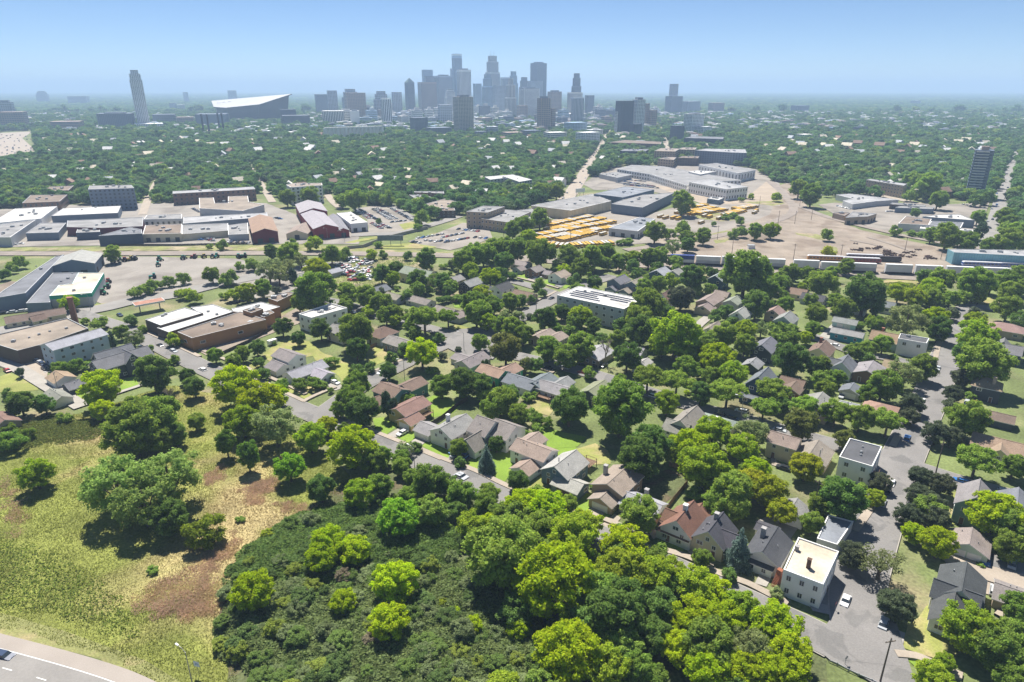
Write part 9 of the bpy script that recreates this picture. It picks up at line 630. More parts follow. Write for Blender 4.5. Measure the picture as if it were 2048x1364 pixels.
# ---------------------------------------------------------------- cars
CC = dict(white=(.72, .72, .71), silver=(.42, .44, .46), black=(.02, .022, .026), navy=(.03, .05, .10), blue=(.03, .14, .40), red=(.35, .03, .04))
def car_parts(L=4.6, Wd=1.82, kind=0):
    b = MB(); h = 1.45
    prof = [(-L / 2, .35), (-L / 2, .78), (-L / 2 + .5, .95), (L / 2 - 1.25, .95), (L / 2 - .15, .78), (L / 2, .6), (L / 2, .35)]
    w = Wd / 2
    for s in (-1, 1):
        q = [(x, s * w, z) for x, z in prof]; b.poly(q if s < 0 else q[::-1])
    for (x0, z0), (x1, z1) in zip(prof, prof[1:]): b.poly([(x0, w, z0), (x0, -w, z0), (x1, -w, z1), (x1, w, z1)][::-1])
    # roof slab
    r0, r1 = (-L * .28, L * .10) if kind == 0 else (-L * .42, L * .10)
    b.poly([(r0, -w * .78, h), (r1, -w * .78, h), (r1, w * .78, h), (r0, w * .78, h)])
    body = b.mesh("car_body", m_paint)
    g_ = MB(); lo = .95; a0, a1 = (-L * .40, L * .24) if kind == 0 else (-L * .47, L * .24)
    B4 = [(a0, -w * .93, lo), (a1, -w * .93, lo), (a1, w * .93, lo), (a0, w * .93, lo)]; T4 = [(r0, -w * .78, h - .02), (r1, -w * .78, h - .02), (r1, w * .78, h - .02), (r0, w * .78, h - .02)]
    for i in range(4): j = (i + 1) % 4; g_.poly([B4[i], B4[j], T4[j], T4[i]])
    glass = g_.mesh("car_glass", m_glass)
    wh = MB(); wh.cyl((0, -.11, 0), (0, .11, 0), .33, .33, 10); wh.cyl((0, .11, 0), (0, -.11, 0), .33, .33, 10); wheel = wh.mesh("car_wheel", m_dark)
    lt = MB(); lt.box((0, 0, 0), (.08, .35, .16), bottom=True); light = lt.mesh("car_light", mat("lamp_glass", (.6, .6, .58), .2, .05))
    return body, glass, wheel, light
CP = [car_parts(4.6, 1.82, 0), car_parts(4.7, 1.9, 1)]
def car_flat(kind):
    b = MB()
    for me, mi in zip(CP[kind][:2], (0, 1)):
        k = len(b.v); b.v += [tuple(v.co) for v in me.vertices]
        for p in me.polygons: b.f.append(tuple(k + i for i in p.vertices)); b.m.append(mi)
    for x in (-1.4, 1.4): b.box((x, 0, .0), (.62, 1.7, .4), m=2)
    return b.mesh("small_car", [m_paint, m_glass, m_dark])
ME_CAR = [car_flat(0), car_flat(1)]
def lm_label(x, y, n=7):
    best = min(LMK0, key=lambda l: (l[0] - x) ** 2 + (l[1] - y) ** 2); return best[2]
LMK0 = [(b[4][0][0], b[4][0][1], b[1]) for b in HOUSES] + [(sum(p[0] for p in b[6]) / len(b[6]), sum(p[1] for p in b[6]) / len(b[6]), b[1]) for b in FLATS]
used = {}
for i, (x, y, a, c) in enumerate(CARS):
    kd = rng.random() < .45; near = math.hypot(x, y) < 330
    lb = lm_label(x, y).split(' with ')[0].split(',')[0]; w = lb.split()[:9]
    label = f"{c} {'sport utility car' if kd else 'sedan'} parked near the {' '.join(w[:8])}"
    k = used.get(label, 0); used[label] = k + 1
    if k: label = ['', 'second ', 'third ', 'fourth '][k] + label
    if a == -14: label = "dark blue car driving on the highway bend at the lower left"
    t = thing("parked_car" if a != -14 else "car", label, "car", (x, y, .02), R(a + (180 if rng.random() < .5 else 0)))
    body, glass, wheel, light = CP[int(kd)]
    link("body", body, t, color=CC[c]); link("window", glass, t)
    if near:
        for sx_ in (-1.42, 1.42):
            for sy_ in (-.84, .84): link("wheel", wheel, t, (sx_, sy_, .33))
        for sy_ in (-.62, .62): link("headlight", light, t, (2.28, sy_, .66))
cnames = list(CC); wts = [4, 4, 3, 2, 1, 1]
def lotcar(x, y, a, label, group, s=1.0, name="parked_car"):
    cn = rng.choices(cnames, wts)[0]; o = link(name, rng.choice(ME_CAR), None, (x, y, .12), a, s, CC[cn]); tag(o, cn + ' ' + label, "car", group)
zr = {}; ORDW = ['first', 'second', 'third', 'fourth', 'fifth', 'sixth', 'seventh', 'eighth', 'ninth', 'tenth', 'eleventh', 'twelfth', 'last']
for x, y, hd, ri in LOTCARS:
    if x < -60 and y > 530 and x > -200: z = "car park beside the red warehouse"
    elif x < 60 and y < 660 and x > -70: z = "car park in front of the brick office"
    elif y > 800: z = "car park of the white factory"
    elif x > 250: z = "yards right of the rail junction"
    else: z = "yards of the left warehouses"
    l_ = zr.setdefault(z, []); l_.append(ri) if ri not in l_ else None; rw = ORDW[min(l_.index(ri), 12)]
    lotcar(x, y, R(hd), f"car in the {rw} row of the {z}", "cars in the " + z)
for x, y in HWCARS: lotcar(x, y, R(115) + rng.uniform(-.1, .1), "car on the broad highway at the far left", "cars on the far left highway", 1.25, "car")
for x, y, a in AVCARS: lotcar(x, y, a, "car driving along one of the far avenues", "cars on the far avenues", 1.15, "car")
for x, y, a, c in JUNK:
    o = link("wrecked_car" if rng.random() < .75 else "wrecked_van", rng.choice(ME_CAR), None, (x, y, .12), a, (rng.uniform(.9, 1.5), 1, rng.uniform(.8, 1.4)), CC[c]); tag(o, c + " wrecked vehicle heaped in the salvage yard below the tracks", "wreck", "wrecks in the salvage yard")
# ---------------------------------------------------------------- school buses
m_busw = mat("bus_roof_white", (.48, .47, .44), .5, .05)
def bus_mesh():
    b = MB(); L, w = 11, 1.22
    b.box((-.6, 0, .5), (9.6, 2 * w, 1.35), m=0); b.box((-.6, 0, 1.85), (9.58, 2 * w - .04, .62), m=1); b.box((-.6, 0, 2.47), (9.6, 2 * w, .25), m=0); b.box((-.6, 0, 2.72), (9.4, 2 * w - .3, .12), m=2, taper=.9)
    b.box((4.75, 0, .5), (1.3, 2 * w - .3, .95), m=0, taper=.92); b.box((4.21, 0, 1.6), (.06, 2.1, .8), m=1)
    for x in (-3.4, 3.6): b.box((x, 0, 0), (1.0, 2 * w - .1, .9), m=3)
    b.box((-.6, 0, 1.3), (9.64, 2 * w + .04, .07), m=3)
    return b
bb = bus_mesh(); m_busy = mat("bus_yellow", (.54, .33, .04), .5, .06); ME_BUS = [bb.mesh("bus_yellow_roof", [m_busy, m_glass, m_busy, m_dark]), bb.mesh("bus_white_roof", [m_busy, m_glass, m_busw, m_dark])]
ROWN = ['back row of the main bus lot', 'second row of the main bus lot', 'long third row of the main bus lot', 'long fourth row of the main bus lot', 'short fifth row of the main bus lot', 'front left row of the main bus lot', 'front row of the main bus lot', 'shed end of the second bus lot', 'left half of the second bus lot', 'middle of the second bus lot', 'right block of the second bus lot', 'rear right block of the second bus lot', 'front edge of the second bus lot']
for i, (x, y, a, ri) in enumerate(BUSES):
    k = 0 if rng.random() < .55 else 1; z = ROWN[ri] if ri >= 0 else "loose group between the bus lots"
    tag(link("school_bus", ME_BUS[k], None, (x, y, .12), a), f"yellow school bus with {'yellow' if k == 0 else 'white'} roof in the {z}", "bus", "school buses")
# ---------------------------------------------------------------- trains
m_cont = mat("container_white", (.62, .63, .63), .6, .08, .3); m_cont2 = mat("container_grey", (.40, .41, .43), .6, .08, .3); m_contb = mat("container_blue", (.04, .07, .25), .6, .08, .3); m_well = mat("well_car_steel", (.05, .04, .04), .8, .2)
def cont_mesh(m):
    b = MB(); b.box((0, 0, 0), (16.2, 2.6, 2.85), bottom=True)
    for i in range(18):
        x = -7.8 + i * .918
        for s in (-1, 1): b.box((x, s * 1.31, .15), (.42, .06, 2.55))
    return b.mesh("container", m)
MC = [cont_mesh(m_cont), cont_mesh(m_cont2), cont_mesh(m_contb)]
wb = MB(); wb.box((0, 0, .6), (18.6, 2.9, .5)); wb.box((0, -1.4, .6), (16.6, .15, 1.3)); wb.box((0, 1.4, .6), (16.6, .15, 1.3))
for x in (-9, 9): wb.box((x, 0, .15), (2.2, 2.4, .8))
ME_WELL = wb.mesh("well_car", m_well)
ord_ = ["first", "second", "third", "fourth", "fifth", "sixth", "seventh", "eighth", "ninth", "tenth", "eleventh", "twelfth", "thirteenth"]
for i, (x, y) in enumerate(CONT):
    tag(link("well_car", ME_WELL, None, (x, y, .15), TRAIN_ANG), f"dark well wagon, {ord_[i]} from the left in the container train", "rail wagon", "wagons of the container train")
    tag(link("shipping_container", MC[rng.choice([0, 1])], None, (x, y, 1.3), TRAIN_ANG), f"lower container on the {ord_[i]} wagon from the left of the train", "container", "containers on the train")
    tag(link("shipping_container", MC[2 if i == 0 else 0], None, (x, y, 4.2), TRAIN_ANG), f"{'blue' if i == 0 else 'white'} upper container on the {ord_[i]} wagon from the left of the train", "container", "containers on the train")
KC = dict(orange=((.45, .22, .06), "orange passenger coach standing beside the container train"), maroon=((.22, .04, .04), "maroon passenger coach with pale roof beside the container train"), gray=((.2, .2, .21), "grey coach standing behind the maroon coach"), black=((.02, .02, .025), "black locomotive tender right of the maroon coach"), blue=((.06, .12, .36), "blue and white commuter coach beside the turquoise shed"))
for i, (x, y, c) in enumerate(COACH):
    t = thing("railway_coach", KC[c][1] + (", left one" if i == 4 else ", right one" if i == 5 else ""), "rail coach", (x, y, .2), TRAIN_ANG); L = 25 if c != 'black' else 14
    b = MB(); b.box((0, 0, .9), (L, 3, 2.5)); b.build("body", m_paint, t, color=KC[c][0]); b = MB(); b.box((0, 0, 3.4), (L, 2.9, .5), taper=.93); b.build("roof", mat("coach_roof_pale", (.5, .5, .52), .6, .1) if c != 'black' else m_well, t)
    b = MB(); b.box((0, 0, .2), (L * .9, 2.4, .7)); b.build("bogie", m_well, t)
    if c != 'black':
        b = MB()
        for s in (-1, 1):
            for k in range(10): b.box((-L / 2 + 2 + k * (L - 4) / 9, s * 1.52, 2.1), (1.5, .06, .8))
        b.build("window", m_glass, t)
        if c == 'blue': b = MB(); b.box((0, 0, 1.6), (L + .02, 3.06, .35)); b.build("stripe", m_trim, t)
# axle and wheel-set heaps in the rail yard
def truck_mesh():
    b = MB()
    for s in (-1, 1): b.box((0, s * 1.0, .35), (2.6, .25, .45)); b.cyl((s * .9, -1.1, .45), (s * .9, 1.1, .45), .12, .12, 6)
    for s in (-.9, .9):
        for q in (-.75, .75): b.cyl((s, q - .07, .45), (s, q + .07, .45), .45, .45, 10)
    return b.mesh("wheel_truck", mat("rusty_steel", (.07, .04, .032), .9, .3, 1))
MT = truck_mesh(); tr = random.Random(4)
for k in range(46):
    u, v = tr.choice([(370, 865), (450, 850), (550, 835), (560, 840), (660, 875), (700, 905), (650, 900), (820, 900), (870, 895), (900, 920), (780, 910), (340, 800), (950, 870), (1050, 938), (1120, 935)])
    u += tr.uniform(-45, 45); v += tr.uniform(-14, 14); x = 1640 + u / 5.0196; y = 330 + v / 5.0196
    dx, dy = (x - 1024) / 1330, (682 - y) / 1330; dz = -math.sin(PITCH) + dy * math.cos(PITCH); tt = -CAM_H / dz
    tag(link("rail_wheel_truck", MT, None, (dx * tt, (math.cos(PITCH) + dy * math.sin(PITCH)) * tt, .1), tr.uniform(0, 3), 1.25), "rusty wheel truck lying in the heaps of the dirt rail yard", "wheel truck", "rusty wheel trucks in the rail yard")
# ---------------------------------------------------------------- tractors and yard machines
def tractor():
    b = MB(); b.box((.6, 0, .8), (2.0, .9, .9), m=0, taper=.9); b.box((-.8, 0, .9), (1.3, 1.4, .5), m=0); b.box((-.8, 0, 1.4), (1.2, 1.3, 1.1), m=1, taper=.85); b.box((-.8, 0, 2.5), (1.2, 1.2, .12), m=0)
    for x, r_ in ((-.9, .85), (1.2, .5)):
        for s in (-1, 1): b.cyl((x, s * .75, r_), (x, s * 1.1, r_), r_, r_, 10, m=2); b.cyl((x, s * 1.1, r_), (x, s * .75, r_), r_, r_, 10, m=2)
    return b.mesh("tractor", [m_paint, m_glass, m_dark])
MTR = tractor(); tcol = [(.03, .20, .10), (.02, .25, .20), (.30, .05, .04), (.45, .33, .05), (.2, .2, .2)]
for i, (x, y) in enumerate(TRACT): tag(link("tractor", MTR, None, (x, y, .12), rng.uniform(0, 6), 1.35, tcol[(0, 0, 2, 3, 4, 1, 1, 0, 0, 2)[i % 10]]), "tractor for sale in the pale gravel yard of the green-banded showroom", "tractor", "tractors in the gravel yard")
# ---------------------------------------------------------------- poles, lamps, fences, signs
m_pole = mat("pole_wood", (.13, .10, .08), .9, .2, 2); m_steel = mat("lamp_steel", (.30, .30, .29), .5, .1, metal=.5)
nu = 0
for i, (k, x, y) in enumerate(POLES):
    lb = lm_label(x, y).split(' with ')[0].split(',')[0]; lb = ' '.join(lb.split()[:8])
    if k == 'u':
        t = thing("utility_pole", (f"wooden utility pole near the {lb}" + (" by the wide junction" if i == 12 else "")) if y < 400 else f"{ord_[nu % 13]} wooden utility pole of the rail yard, counted from the left", "utility pole", (x, y, 0), rng.uniform(0, 3)); nu += y >= 400
        b = MB(); b.cyl((0, 0, 0), (0, 0, 12), .2, .13, 7); b.build("pole", m_pole, t); b = MB(); b.box((0, 0, 11), (2.4, .14, .16), bottom=True); b.build("crossarm", m_pole, t)
        for q in (-1, -.35, .35, 1): b = MB(); b.cyl((q, 0, 11.16), (q, 0, 11.4), .06, .04, 5); b.build("insulator", m_steel, t)
    else:
        t = thing("street_lamp", f"{'tall highway lamp with curved arm by the bend' if i == 24 else ('second ' if i == len(POLES) - 2 else '') + 'slim street lamp near the ' + lb}", "street lamp", (x, y, 0), rng.uniform(2.2, 4))
        b = MB(); b.cyl((0, 0, 0), (0, 0, 9), .13, .08, 7); b.build("pole", m_steel, t); b = MB(); b.cyl((0, 0, 8.9), (1.1, 0, 9.6), .06, .05, 5); b.cyl((1.1, 0, 9.6), (2.3, 0, 9.7), .05, .05, 5); b.build("arm", m_steel, t)
        b = MB(); b.box((2.6, 0, 9.6), (.9, .35, .18), bottom=True); b.build("lamp_head", m_trim, t)
FM = dict(brown=mat("fence_cedar", (.25, .16, .085), .9, .25, 1.5), dark=mat("fence_dark", (.055, .045, .038), .9, .25, 1.5), conc=GM["concrete"], steel=m_metal)
for label, h, mk, pts in FENCES:
    nm = {"conc": "retaining_wall", "steel": "guard_rail"}.get(mk, "fence"); t = thing(nm, label, nm.replace("_", " "), (*pts[0], 0)); x0, y0 = pts[0]
    for a, c in zip(pts, pts[1:]):
        d = Vector((c[0] - a[0], c[1] - a[1])); l = d.length; an = math.atan2(d.y, d.x); d.normalize()
        if mk == 'steel':
            b = MB(); b.box(((a[0] + c[0]) / 2 - x0, (a[1] + c[1]) / 2 - y0, .4), (l, .12, .32), an, bottom=True); b.build("rail", m_metal, t)
        elif mk == 'conc':
            b = MB(); b.box(((a[0] + c[0]) / 2 - x0, (a[1] + c[1]) / 2 - y0, 0), (l, .4, h), an); b.build("wall_panel", FM[mk], t)
        else:
            n = max(1, int(l / .32)); b = MB()
            for k in range(n): p = (a[0] - x0 + d.x * l * (k + .5) / n, a[1] - y0 + d.y * l * (k + .5) / n); b.box((*p, .05), (.28, .05, h * (1 + .02 * math.sin(k * 7.1))), an)
            tag(b.build("boards", FM[mk], t), kind="stuff")
        for k in range(int(l / 2.6) + 1):
            b = MB(); b.box((a[0] - x0 + d.x * min(l, k * 2.6), a[1] - y0 + d.y * min(l, k * 2.6), 0), (.14, .14, h + .1), an); b.build("post", FM[mk] if mk != 'conc' else GM['concretewarm'], t)
# white trailer, decks, parasol, stairs, canopy, billboards, signs
x, y = MISC['trailer']; t = thing("trailer", "small white box trailer on the lawn by the brick yard", "trailer", (x, y, 0), R(52)); b = MB(); b.box((0, 0, .5), (4.2, 2.1, 2.1)); b.build("body", m_trim, t); b = MB(); b.box((0, 0, .05), (1.4, 2.2, .6)); b.build("wheel", m_dark, t)
def deck(key, label, l, w, h, rz):
    x, y = MISC[key]; t = thing("deck", label, "deck", (x, y, 0), R(rz)); n = int(w / .35)
    for k in range(n): b = MB(); b.box((0, -w / 2 + (k + .5) * w / n, h - .1), (l, w / n - .05, .1), bottom=True); b.build("plank", m_wood, t)
    for sx_ in (-1, 1):
        for sy_ in (-1, 1): b = MB(); b.box((sx_ * l / 2 * .95, sy_ * w / 2 * .95, 0), (.16, .16, h + 1)); b.build("post", m_wood, t)
    for s in (-1, 1): b = MB(); b.box((s * l / 2 * .97, 0, h + .9), (.08, w, .1), bottom=True); b.build("railing", m_wood, t); b = MB(); b.box((0, s * w / 2 * .97, h + .92), (l, .08, .1), bottom=True); b.build("railing", m_wood, t)
    return t
deck('deck1', "brown raised deck with the blue parasol behind the tan-sided house", 6, 5, 2.2, 52); deck('deck2', "low wooden deck with clutter at the white L-shaped house", 8, 4.5, .8, -37); deck('deck3', "wooden back deck of the pale blue house", 6, 4, 1.5, -37); deck('deck4', "tall brown deck behind the blue house with brown garage door", 4, 5, 2.0, -37); deck('deck5', "raised deck with bright junk behind the corner block", 9, 4, 3.2, -37)
x, y = MISC['parasol']; t = thing("parasol", "pale blue patio parasol open on the brown deck", "parasol", (x, y, 2.2)); b = MB(); b.cyl((0, 0, 0), (0, 0, 2.4), .04, .04, 6); b.build("pole", m_steel, t)
b = MB(); k = 10
for i in range(k): a, c = 6.283 * i / k, 6.283 * (i + 1) / k; b.poly([(1.7 * math.cos(a), 1.7 * math.sin(a), 2.0), (1.7 * math.cos(c), 1.7 * math.sin(c), 2.0), (0, 0, 2.6)], i % 2)
b.build("canopy", [mat("parasol_blue", (.16, .42, .62), .8, .05), mat("parasol_pale", (.45, .62, .72), .8, .05)], t)
p0, p1 = Vector(MISC['stair0']), Vector(MISC['stair1']); d = p1 - p0; t = thing("staircase", "red-brown outside stairs climbing the left wall of the white stucco block", "stairs", (p0.x, p0.y, 0)); n = 15; an = math.atan2(d.y, d.x)
for k in range(n): q = d * (k + .5) / n; b = MB(); b.box((q.x - .7 * math.cos(an + 1.57), q.y - .7 * math.sin(an + 1.57), 4.0 * (1 - (k + 1) / n)), (d.length / n * .8, 1.3, .12), an, bottom=True); b.build("step", mat("stair_redwood", (.24, .09, .05), .9, .2, 1.5), t)
b = MB(); b.box((-.7 * math.cos(an + 1.57), -.7 * math.sin(an + 1.57), 0), (1.2, 1.3, 4.0), an); b.build("landing", mat("stair_redwood"), t)
x, y = MISC['canopy']; t = thing("canopy", "gas station canopy with rusty top and white edge by the wide road", "canopy", (x, y, 0), R(40)); b = MB(); b.box((0, 0, 4.6), (15, 7, .9), m=0, bottom=True); b.poly([(-7.3, -3.3, 5.53), (7.3, -3.3, 5.53), (7.3, 3.3, 5.53), (-7.3, 3.3, 5.53)], 1); b.build("canopy_roof", [m_trim, mat("rusty_canopy_top", (.33, .17, .12), .9, .2, .4)], t)
for sx_ in (-5, 5): b = MB(); b.box((sx_, 0, 0), (.5, .5, 4.6)); b.build("post", m_steel, t)
for key, label, l, rz, hh in (('bill1', "long billboard on posts seen from behind beside the railway", 20, 0, 4), ('bill2', "tall billboard with pale panel beside the avenue", 12, 30, 9)):
    x, y = MISC[key]; t = thing("billboard", label, "billboard", (x, y, 0), R(rz)); b = MB(); b.box((0, 0, hh), (l, .5, 4.2), bottom=True); b.build("panel", mat("billboard_back", (.17, .20, .22), .7, .15, .4) if key == 'bill1' else m_trim, t)
    for q in (-.4, 0, .4): b = MB(); b.cyl((q * l, .4, 0), (q * l, .4, hh + 3), .2, .2, 6); b.build("post", m_pole, t)
def sign(key, label, h, shape, cols_, rz, text=None, size=.7):
    x, y = MISC[key]; t = thing("road_sign", label, "sign", (x, y, 0), R(rz)); b = MB(); b.cyl((0, 0, 0), (0, 0, h), .05, .05, 6); b.build("post", m_steel, t); k = {"oct": 8, "sq": 4, "dia": 4}[shape]; b = MB()
    ang0 = {"oct": math.pi / 8, "sq": math.pi / 4, "dia": 0}[shape]; rr_ = size; pts = [(rr_ * math.cos(ang0 + 6.2832 * i / k), rr_ * math.sin(ang0 + 6.2832 * i / k)) for i in range(k)]
    b.poly([(p[0], -.08, h + p[1] - size * .3) for p in pts]); b.poly([(p[0], -.06, h + p[1] - size * .3) for p in pts][::-1], 1); b.build("panel", [cols_, m_metal], t)
    if text:
        cu = bpy.data.curves.new("sign_lettering", 'FONT'); cu.body = text; cu.size = size * .75; cu.align_x = 'CENTER'; cu.align_y = 'CENTER'; cu.materials.append(mat("sign_blue_letter" if shape == 'sq' else "sign_white_letter", (.03, .12, .35) if shape == 'sq' else (.7, .7, .68), .6, 0)); ob = bpy.data.objects.new("lettering", cu); C.objects.link(ob); ob.parent = t; ob.location = (0, -.1, h - size * .3); ob.rotation_euler = (math.pi / 2, 0, 0); to_mesh(ob)
sign('stop', "red stop sign at the corner in front of the white stucco block", 2.6, 'oct', mat("sign_red", (.42, .03, .04), .5, .05), 40, "STOP", .45)
sign('hsign', "white route sign with blue figures beside the highway verge", 3.4, 'sq', mat("sign_white", (.62, .68, .72), .5, .05), -15, "65", 1.0)
sign('dsign', "diamond sign seen from behind at the dead end guard rail", 2.4, 'dia', m_metal, 30, None, .6)
x, y = MISC['sub']; t = thing("equipment_cabinet", "small white signal cabinet alone on the dirt rail yard", "cabinet", (x, y, 0)); b = MB(); b.box((0, 0, 0), (5, 3.4, 3)); b.build("body", m_trim, t); b = MB(); b.box((0, 0, 3), (5.3, 3.7, .2)); b.build("roof", m_metal, t); b = MB(); b.box((-9, 0, .05), (14, 5, .12)); b.build("slab", GM['concretelight'], t)
# ================================================================ vegetation
def leaf_quads(cen, nor, size, asp=.62):
    n = len(cen); t = nrg.normal(size=(n, 3)); t -= nor * (t * nor).sum(1, keepdims=True); t /= np.linalg.norm(t, axis=1, keepdims=True) + 1e-9
    u = np.cross(nor, t); s = size[:, None]
    v = np.stack([cen - t * s * .5 - u * s * asp * .18, cen + u * s * asp * .5, cen + t * s * .5 + u * s * asp * .1, cen - u * s * asp * .5], 1)
    return v.reshape(-1, 3)
def np_mesh(name, verts, nv, mats):
    """nv verts per polygon"""
    me = bpy.data.meshes.new(name); n = len(verts); k = n // nv
    me.vertices.add(n); me.vertices.foreach_set("co", verts.astype(np.float32).ravel())
    me.loops.add(n); me.loops.foreach_set("vertex_index", np.arange(n, dtype=np.int32))
    me.polygons.add(k); me.polygons.foreach_set("loop_start", np.arange(0, n, nv, dtype=np.int32)); me.polygons.foreach_set("loop_total", np.full(k, nv, dtype=np.int32))
    for m in mats: me.materials.append(m)
    me.update(calc_edges=True); return me
def sph(n):
    v = nrg.normal(size=(n, 3)); return v / np.linalg.norm(v, axis=1, keepdims=True)
ICO = np.array([(0, 0, 1), (.894, 0, .447), (.276, .851, .447), (-.724, .526, .447), (-.724, -.526, .447), (.276, -.851, .447), (.724, .526, -.447), (-.276, .851, -.447), (-.894, 0, -.447), (-.276, -.851, -.447), (.724, -.526, -.447), (0, 0, -1)])
ICF = [(0, 1, 2), (0, 2, 3), (0, 3, 4), (0, 4, 5), (0, 5, 1), (1, 6, 2), (2, 7, 3), (3, 8, 4), (4, 9, 5), (5, 10, 1), (6, 7, 2), (7, 8, 3), (8, 9, 4), (9, 10, 5), (10, 6, 1), (11, 7, 6), (11, 8, 7), (11, 9, 8), (11, 10, 9), (11, 6, 10)]
def clump_leaves(clumps, per, size, up=.6, droop=0.0, core=.72):
    vs = []
    for c, r in clumps:
        n = max(6, int(per * (r / 1.6) ** 2)); d = sph(n); d[:, 2] = np.where(d[:, 2] < -.45, -d[:, 2] * .6, d[:, 2]); rad = r * nrg.uniform(.72, 1.12, (n, 1))
        p = np.array(c) + d * rad * np.array([1, 1, .85]); nn = d * .55 + sph(n) * .75 + np.array([0, 0, up]); nn /= np.linalg.norm(nn, axis=1, keepdims=True)
        vs.append(leaf_quads(p, nn, size * nrg.uniform(.6, 1.35, n)))
        if core:
            q = np.array(c) + ICO * r * core * nrg.uniform(.8, 1.1, (12, 1))
            for f in ICF: vs.append(np.array([q[f[0]], q[f[1]], q[f[2]], q[f[2]]]))
    return np.concatenate(vs)
def fix_core(v):    # turn the degenerate core quads into kites so every face has four distinct corners
    q = v.reshape(-1, 4, 3); same = np.all(q[:, 2] == q[:, 3], axis=1); q[same, 3] = (q[same, 2] + q[same, 0]) / 2; return q.reshape(-1, 3)
def ell_clumps(n, rx, rz, zc, r0, r1, shell=.45, flat=0, lobes=0):
    out = []; lob = sph(lobes) if lobes else None
    for d in sph(n):
        k = nrg.uniform(shell, .82); s = 1.0
        if lobes: s = .72 + .38 * max(0, (lob @ d).max())
        z = d[2] * rz * k * s
        if flat: z = max(z, -rz * flat)
        out.append(((d[0] * rx * k * s, d[1] * rx * k * s, zc + z), nrg.uniform(r0, r1)))
    return out
def crown(kind):
    if kind == 'round': cl = ell_clumps(84, 5.7, 5.0, 5.9, .75, 1.35, shell=.5, lobes=8) + ell_clumps(10, 2.6, 2.6, 5.4, 1.6, 2.2); v = clump_leaves(cl, 230, .50)
    elif kind == 'lobed': cl = ell_clumps(84, 5.8, 5.0, 5.8, .65, 1.2, shell=.62, lobes=10) + ell_clumps(12, 2.9, 2.9, 5.4, 1.6, 2.2); v = clump_leaves(cl, 240, .50)
    elif kind == 'tall': cl = ell_clumps(80, 5.0, 5.6, 6.2, .7, 1.3, shell=.5, lobes=8) + ell_clumps(10, 2.2, 3, 5.8, 1.5, 2.1); v = clump_leaves(cl, 220, .5)
    elif kind == 'wide': cl = ell_clumps(84, 5.8, 3.2, 6.0, .65, 1.15, flat=.4, lobes=9) + ell_clumps(8, 3, 1.4, 5.8, 1.3, 1.8); v = clump_leaves(cl, 220, .47)
    elif kind == 'airy': cl = ell_clumps(84, 5.9, 5.0, 5.8, .65, 1.15, shell=.4, lobes=9); v = clump_leaves(cl, 220, .42, core=.5)
    elif kind == 'thin': cl = ell_clumps(52, 5.8, 3.6, 6.0, .7, 1.2, shell=.3, lobes=6); v = clump_leaves(cl, 120, .42, core=.3)
    elif kind == 'bush': cl = ell_clumps(48, 5.4, 3.7, 3.2, .8, 1.4, lobes=6); cl = [((c[0], c[1], max(c[2], 1.0)), r) for c, r in cl]; v = clump_leaves(cl, 220, .5)
    elif kind in ('spruce', 'column'):
        cl = []; lv = 22
        for i in range(lv):
            k = i / (lv - 1); z = .6 + k * 9.2; rr = (5 * (1 - k) ** .85 + .15) if kind == 'spruce' else 5 * (1 - abs(2 * k - .8) ** 3 * .3) * (1 if k < .85 else (1 - k) / .15 + .1)
            m = max(3, int(rr * 3.2)); ph = nrg.uniform(0, 6.28)
            for j in range(m):
                a = ph + 6.283 * j / m; q = rr * nrg.uniform(.5, 1.0); cl.append(((math.cos(a) * q, math.sin(a) * q, z - q * .06), max(.35, rr * .27) * nrg.uniform(.6, 1.25)))
            cl.append(((0, 0, z), max(.3, rr * .5)))
        v = clump_leaves(cl, 120, .5, up=.25, core=.6)
    return fix_core(v)
def trunk_mesh(name, h0, h1, r, limbs, spread, upto, seed):
    rr = random.Random(seed); b = MB(); b.cyl((0, 0, -.2), (0, 0, h0), r * 1.25, r, 7, cap=False); b.cyl((0, 0, h0), (0, 0, h1), r, r * .35, 6)
    for i in range(limbs):
        a = 6.283 * i / limbs + rr.uniform(-.4, .4); z = h0 * rr.uniform(.85, 1.4); s = spread * rr.uniform(.6, 1)
        p1 = (math.cos(a) * s * .5, math.sin(a) * s * .5, z + (upto - z) * .5); p2 = (math.cos(a) * s, math.sin(a) * s, upto * rr.uniform(.8, 1))
        b.cyl((0, 0, z), p1, r * .5, r * .3, 5, cap=False); b.cyl(p1, p2, r * .3, r * .1, 4)
    return b.mesh(name, m_bark)
def bare_mesh():
    b = MB(); rr = random.Random(3)
    def br(p, d, l, r, n):
        q = p + d * l; b.cyl(p, q, r, r * .6, 5, cap=False)
        if n == 0: return
        for k in range(3):
            nd = (d + Vector((rr.uniform(-.7, .7), rr.uniform(-.7, .7), rr.uniform(-.1, .5)))).normalized(); br(q, nd, l * rr.uniform(.62, .8), r * .62, n - 1)
    br(Vector((0, 0, -.2)), Vector((0, 0, 1)), 3.4, .4, 5); return b.mesh("bare_branches", mat("bare_bark", (.30, .26, .21), .95, .2, 1.5))
AR = {}
def arche(kind, n):
    L_ = []
    for i in range(n):
        me = np_mesh("crown_" + kind, crown(kind), 4, [m_leaf]); L_.append(me)
    AR[kind] = L_
for kd, n in (('round', 3), ('lobed', 3), ('tall', 2), ('wide', 2), ('airy', 2), ('thin', 1), ('bush', 2), ('spruce', 2), ('column', 1)): arche(kd, n)
TK = dict(round=trunk_mesh("trunk_round", 3.2, 8, .33, 5, 3, 7.5, 1), wide=trunk_mesh("trunk_wide", 3.6, 6.5, .30, 6, 3.8, 6.6, 2), airy=trunk_mesh("trunk_airy", 2.2, 7.5, .36, 6, 3.5, 8.0, 3), conif=trunk_mesh("trunk_conifer", 3, 9.4, .3, 0, 0, 0, 4))
ME_BARE = bare_mesh()
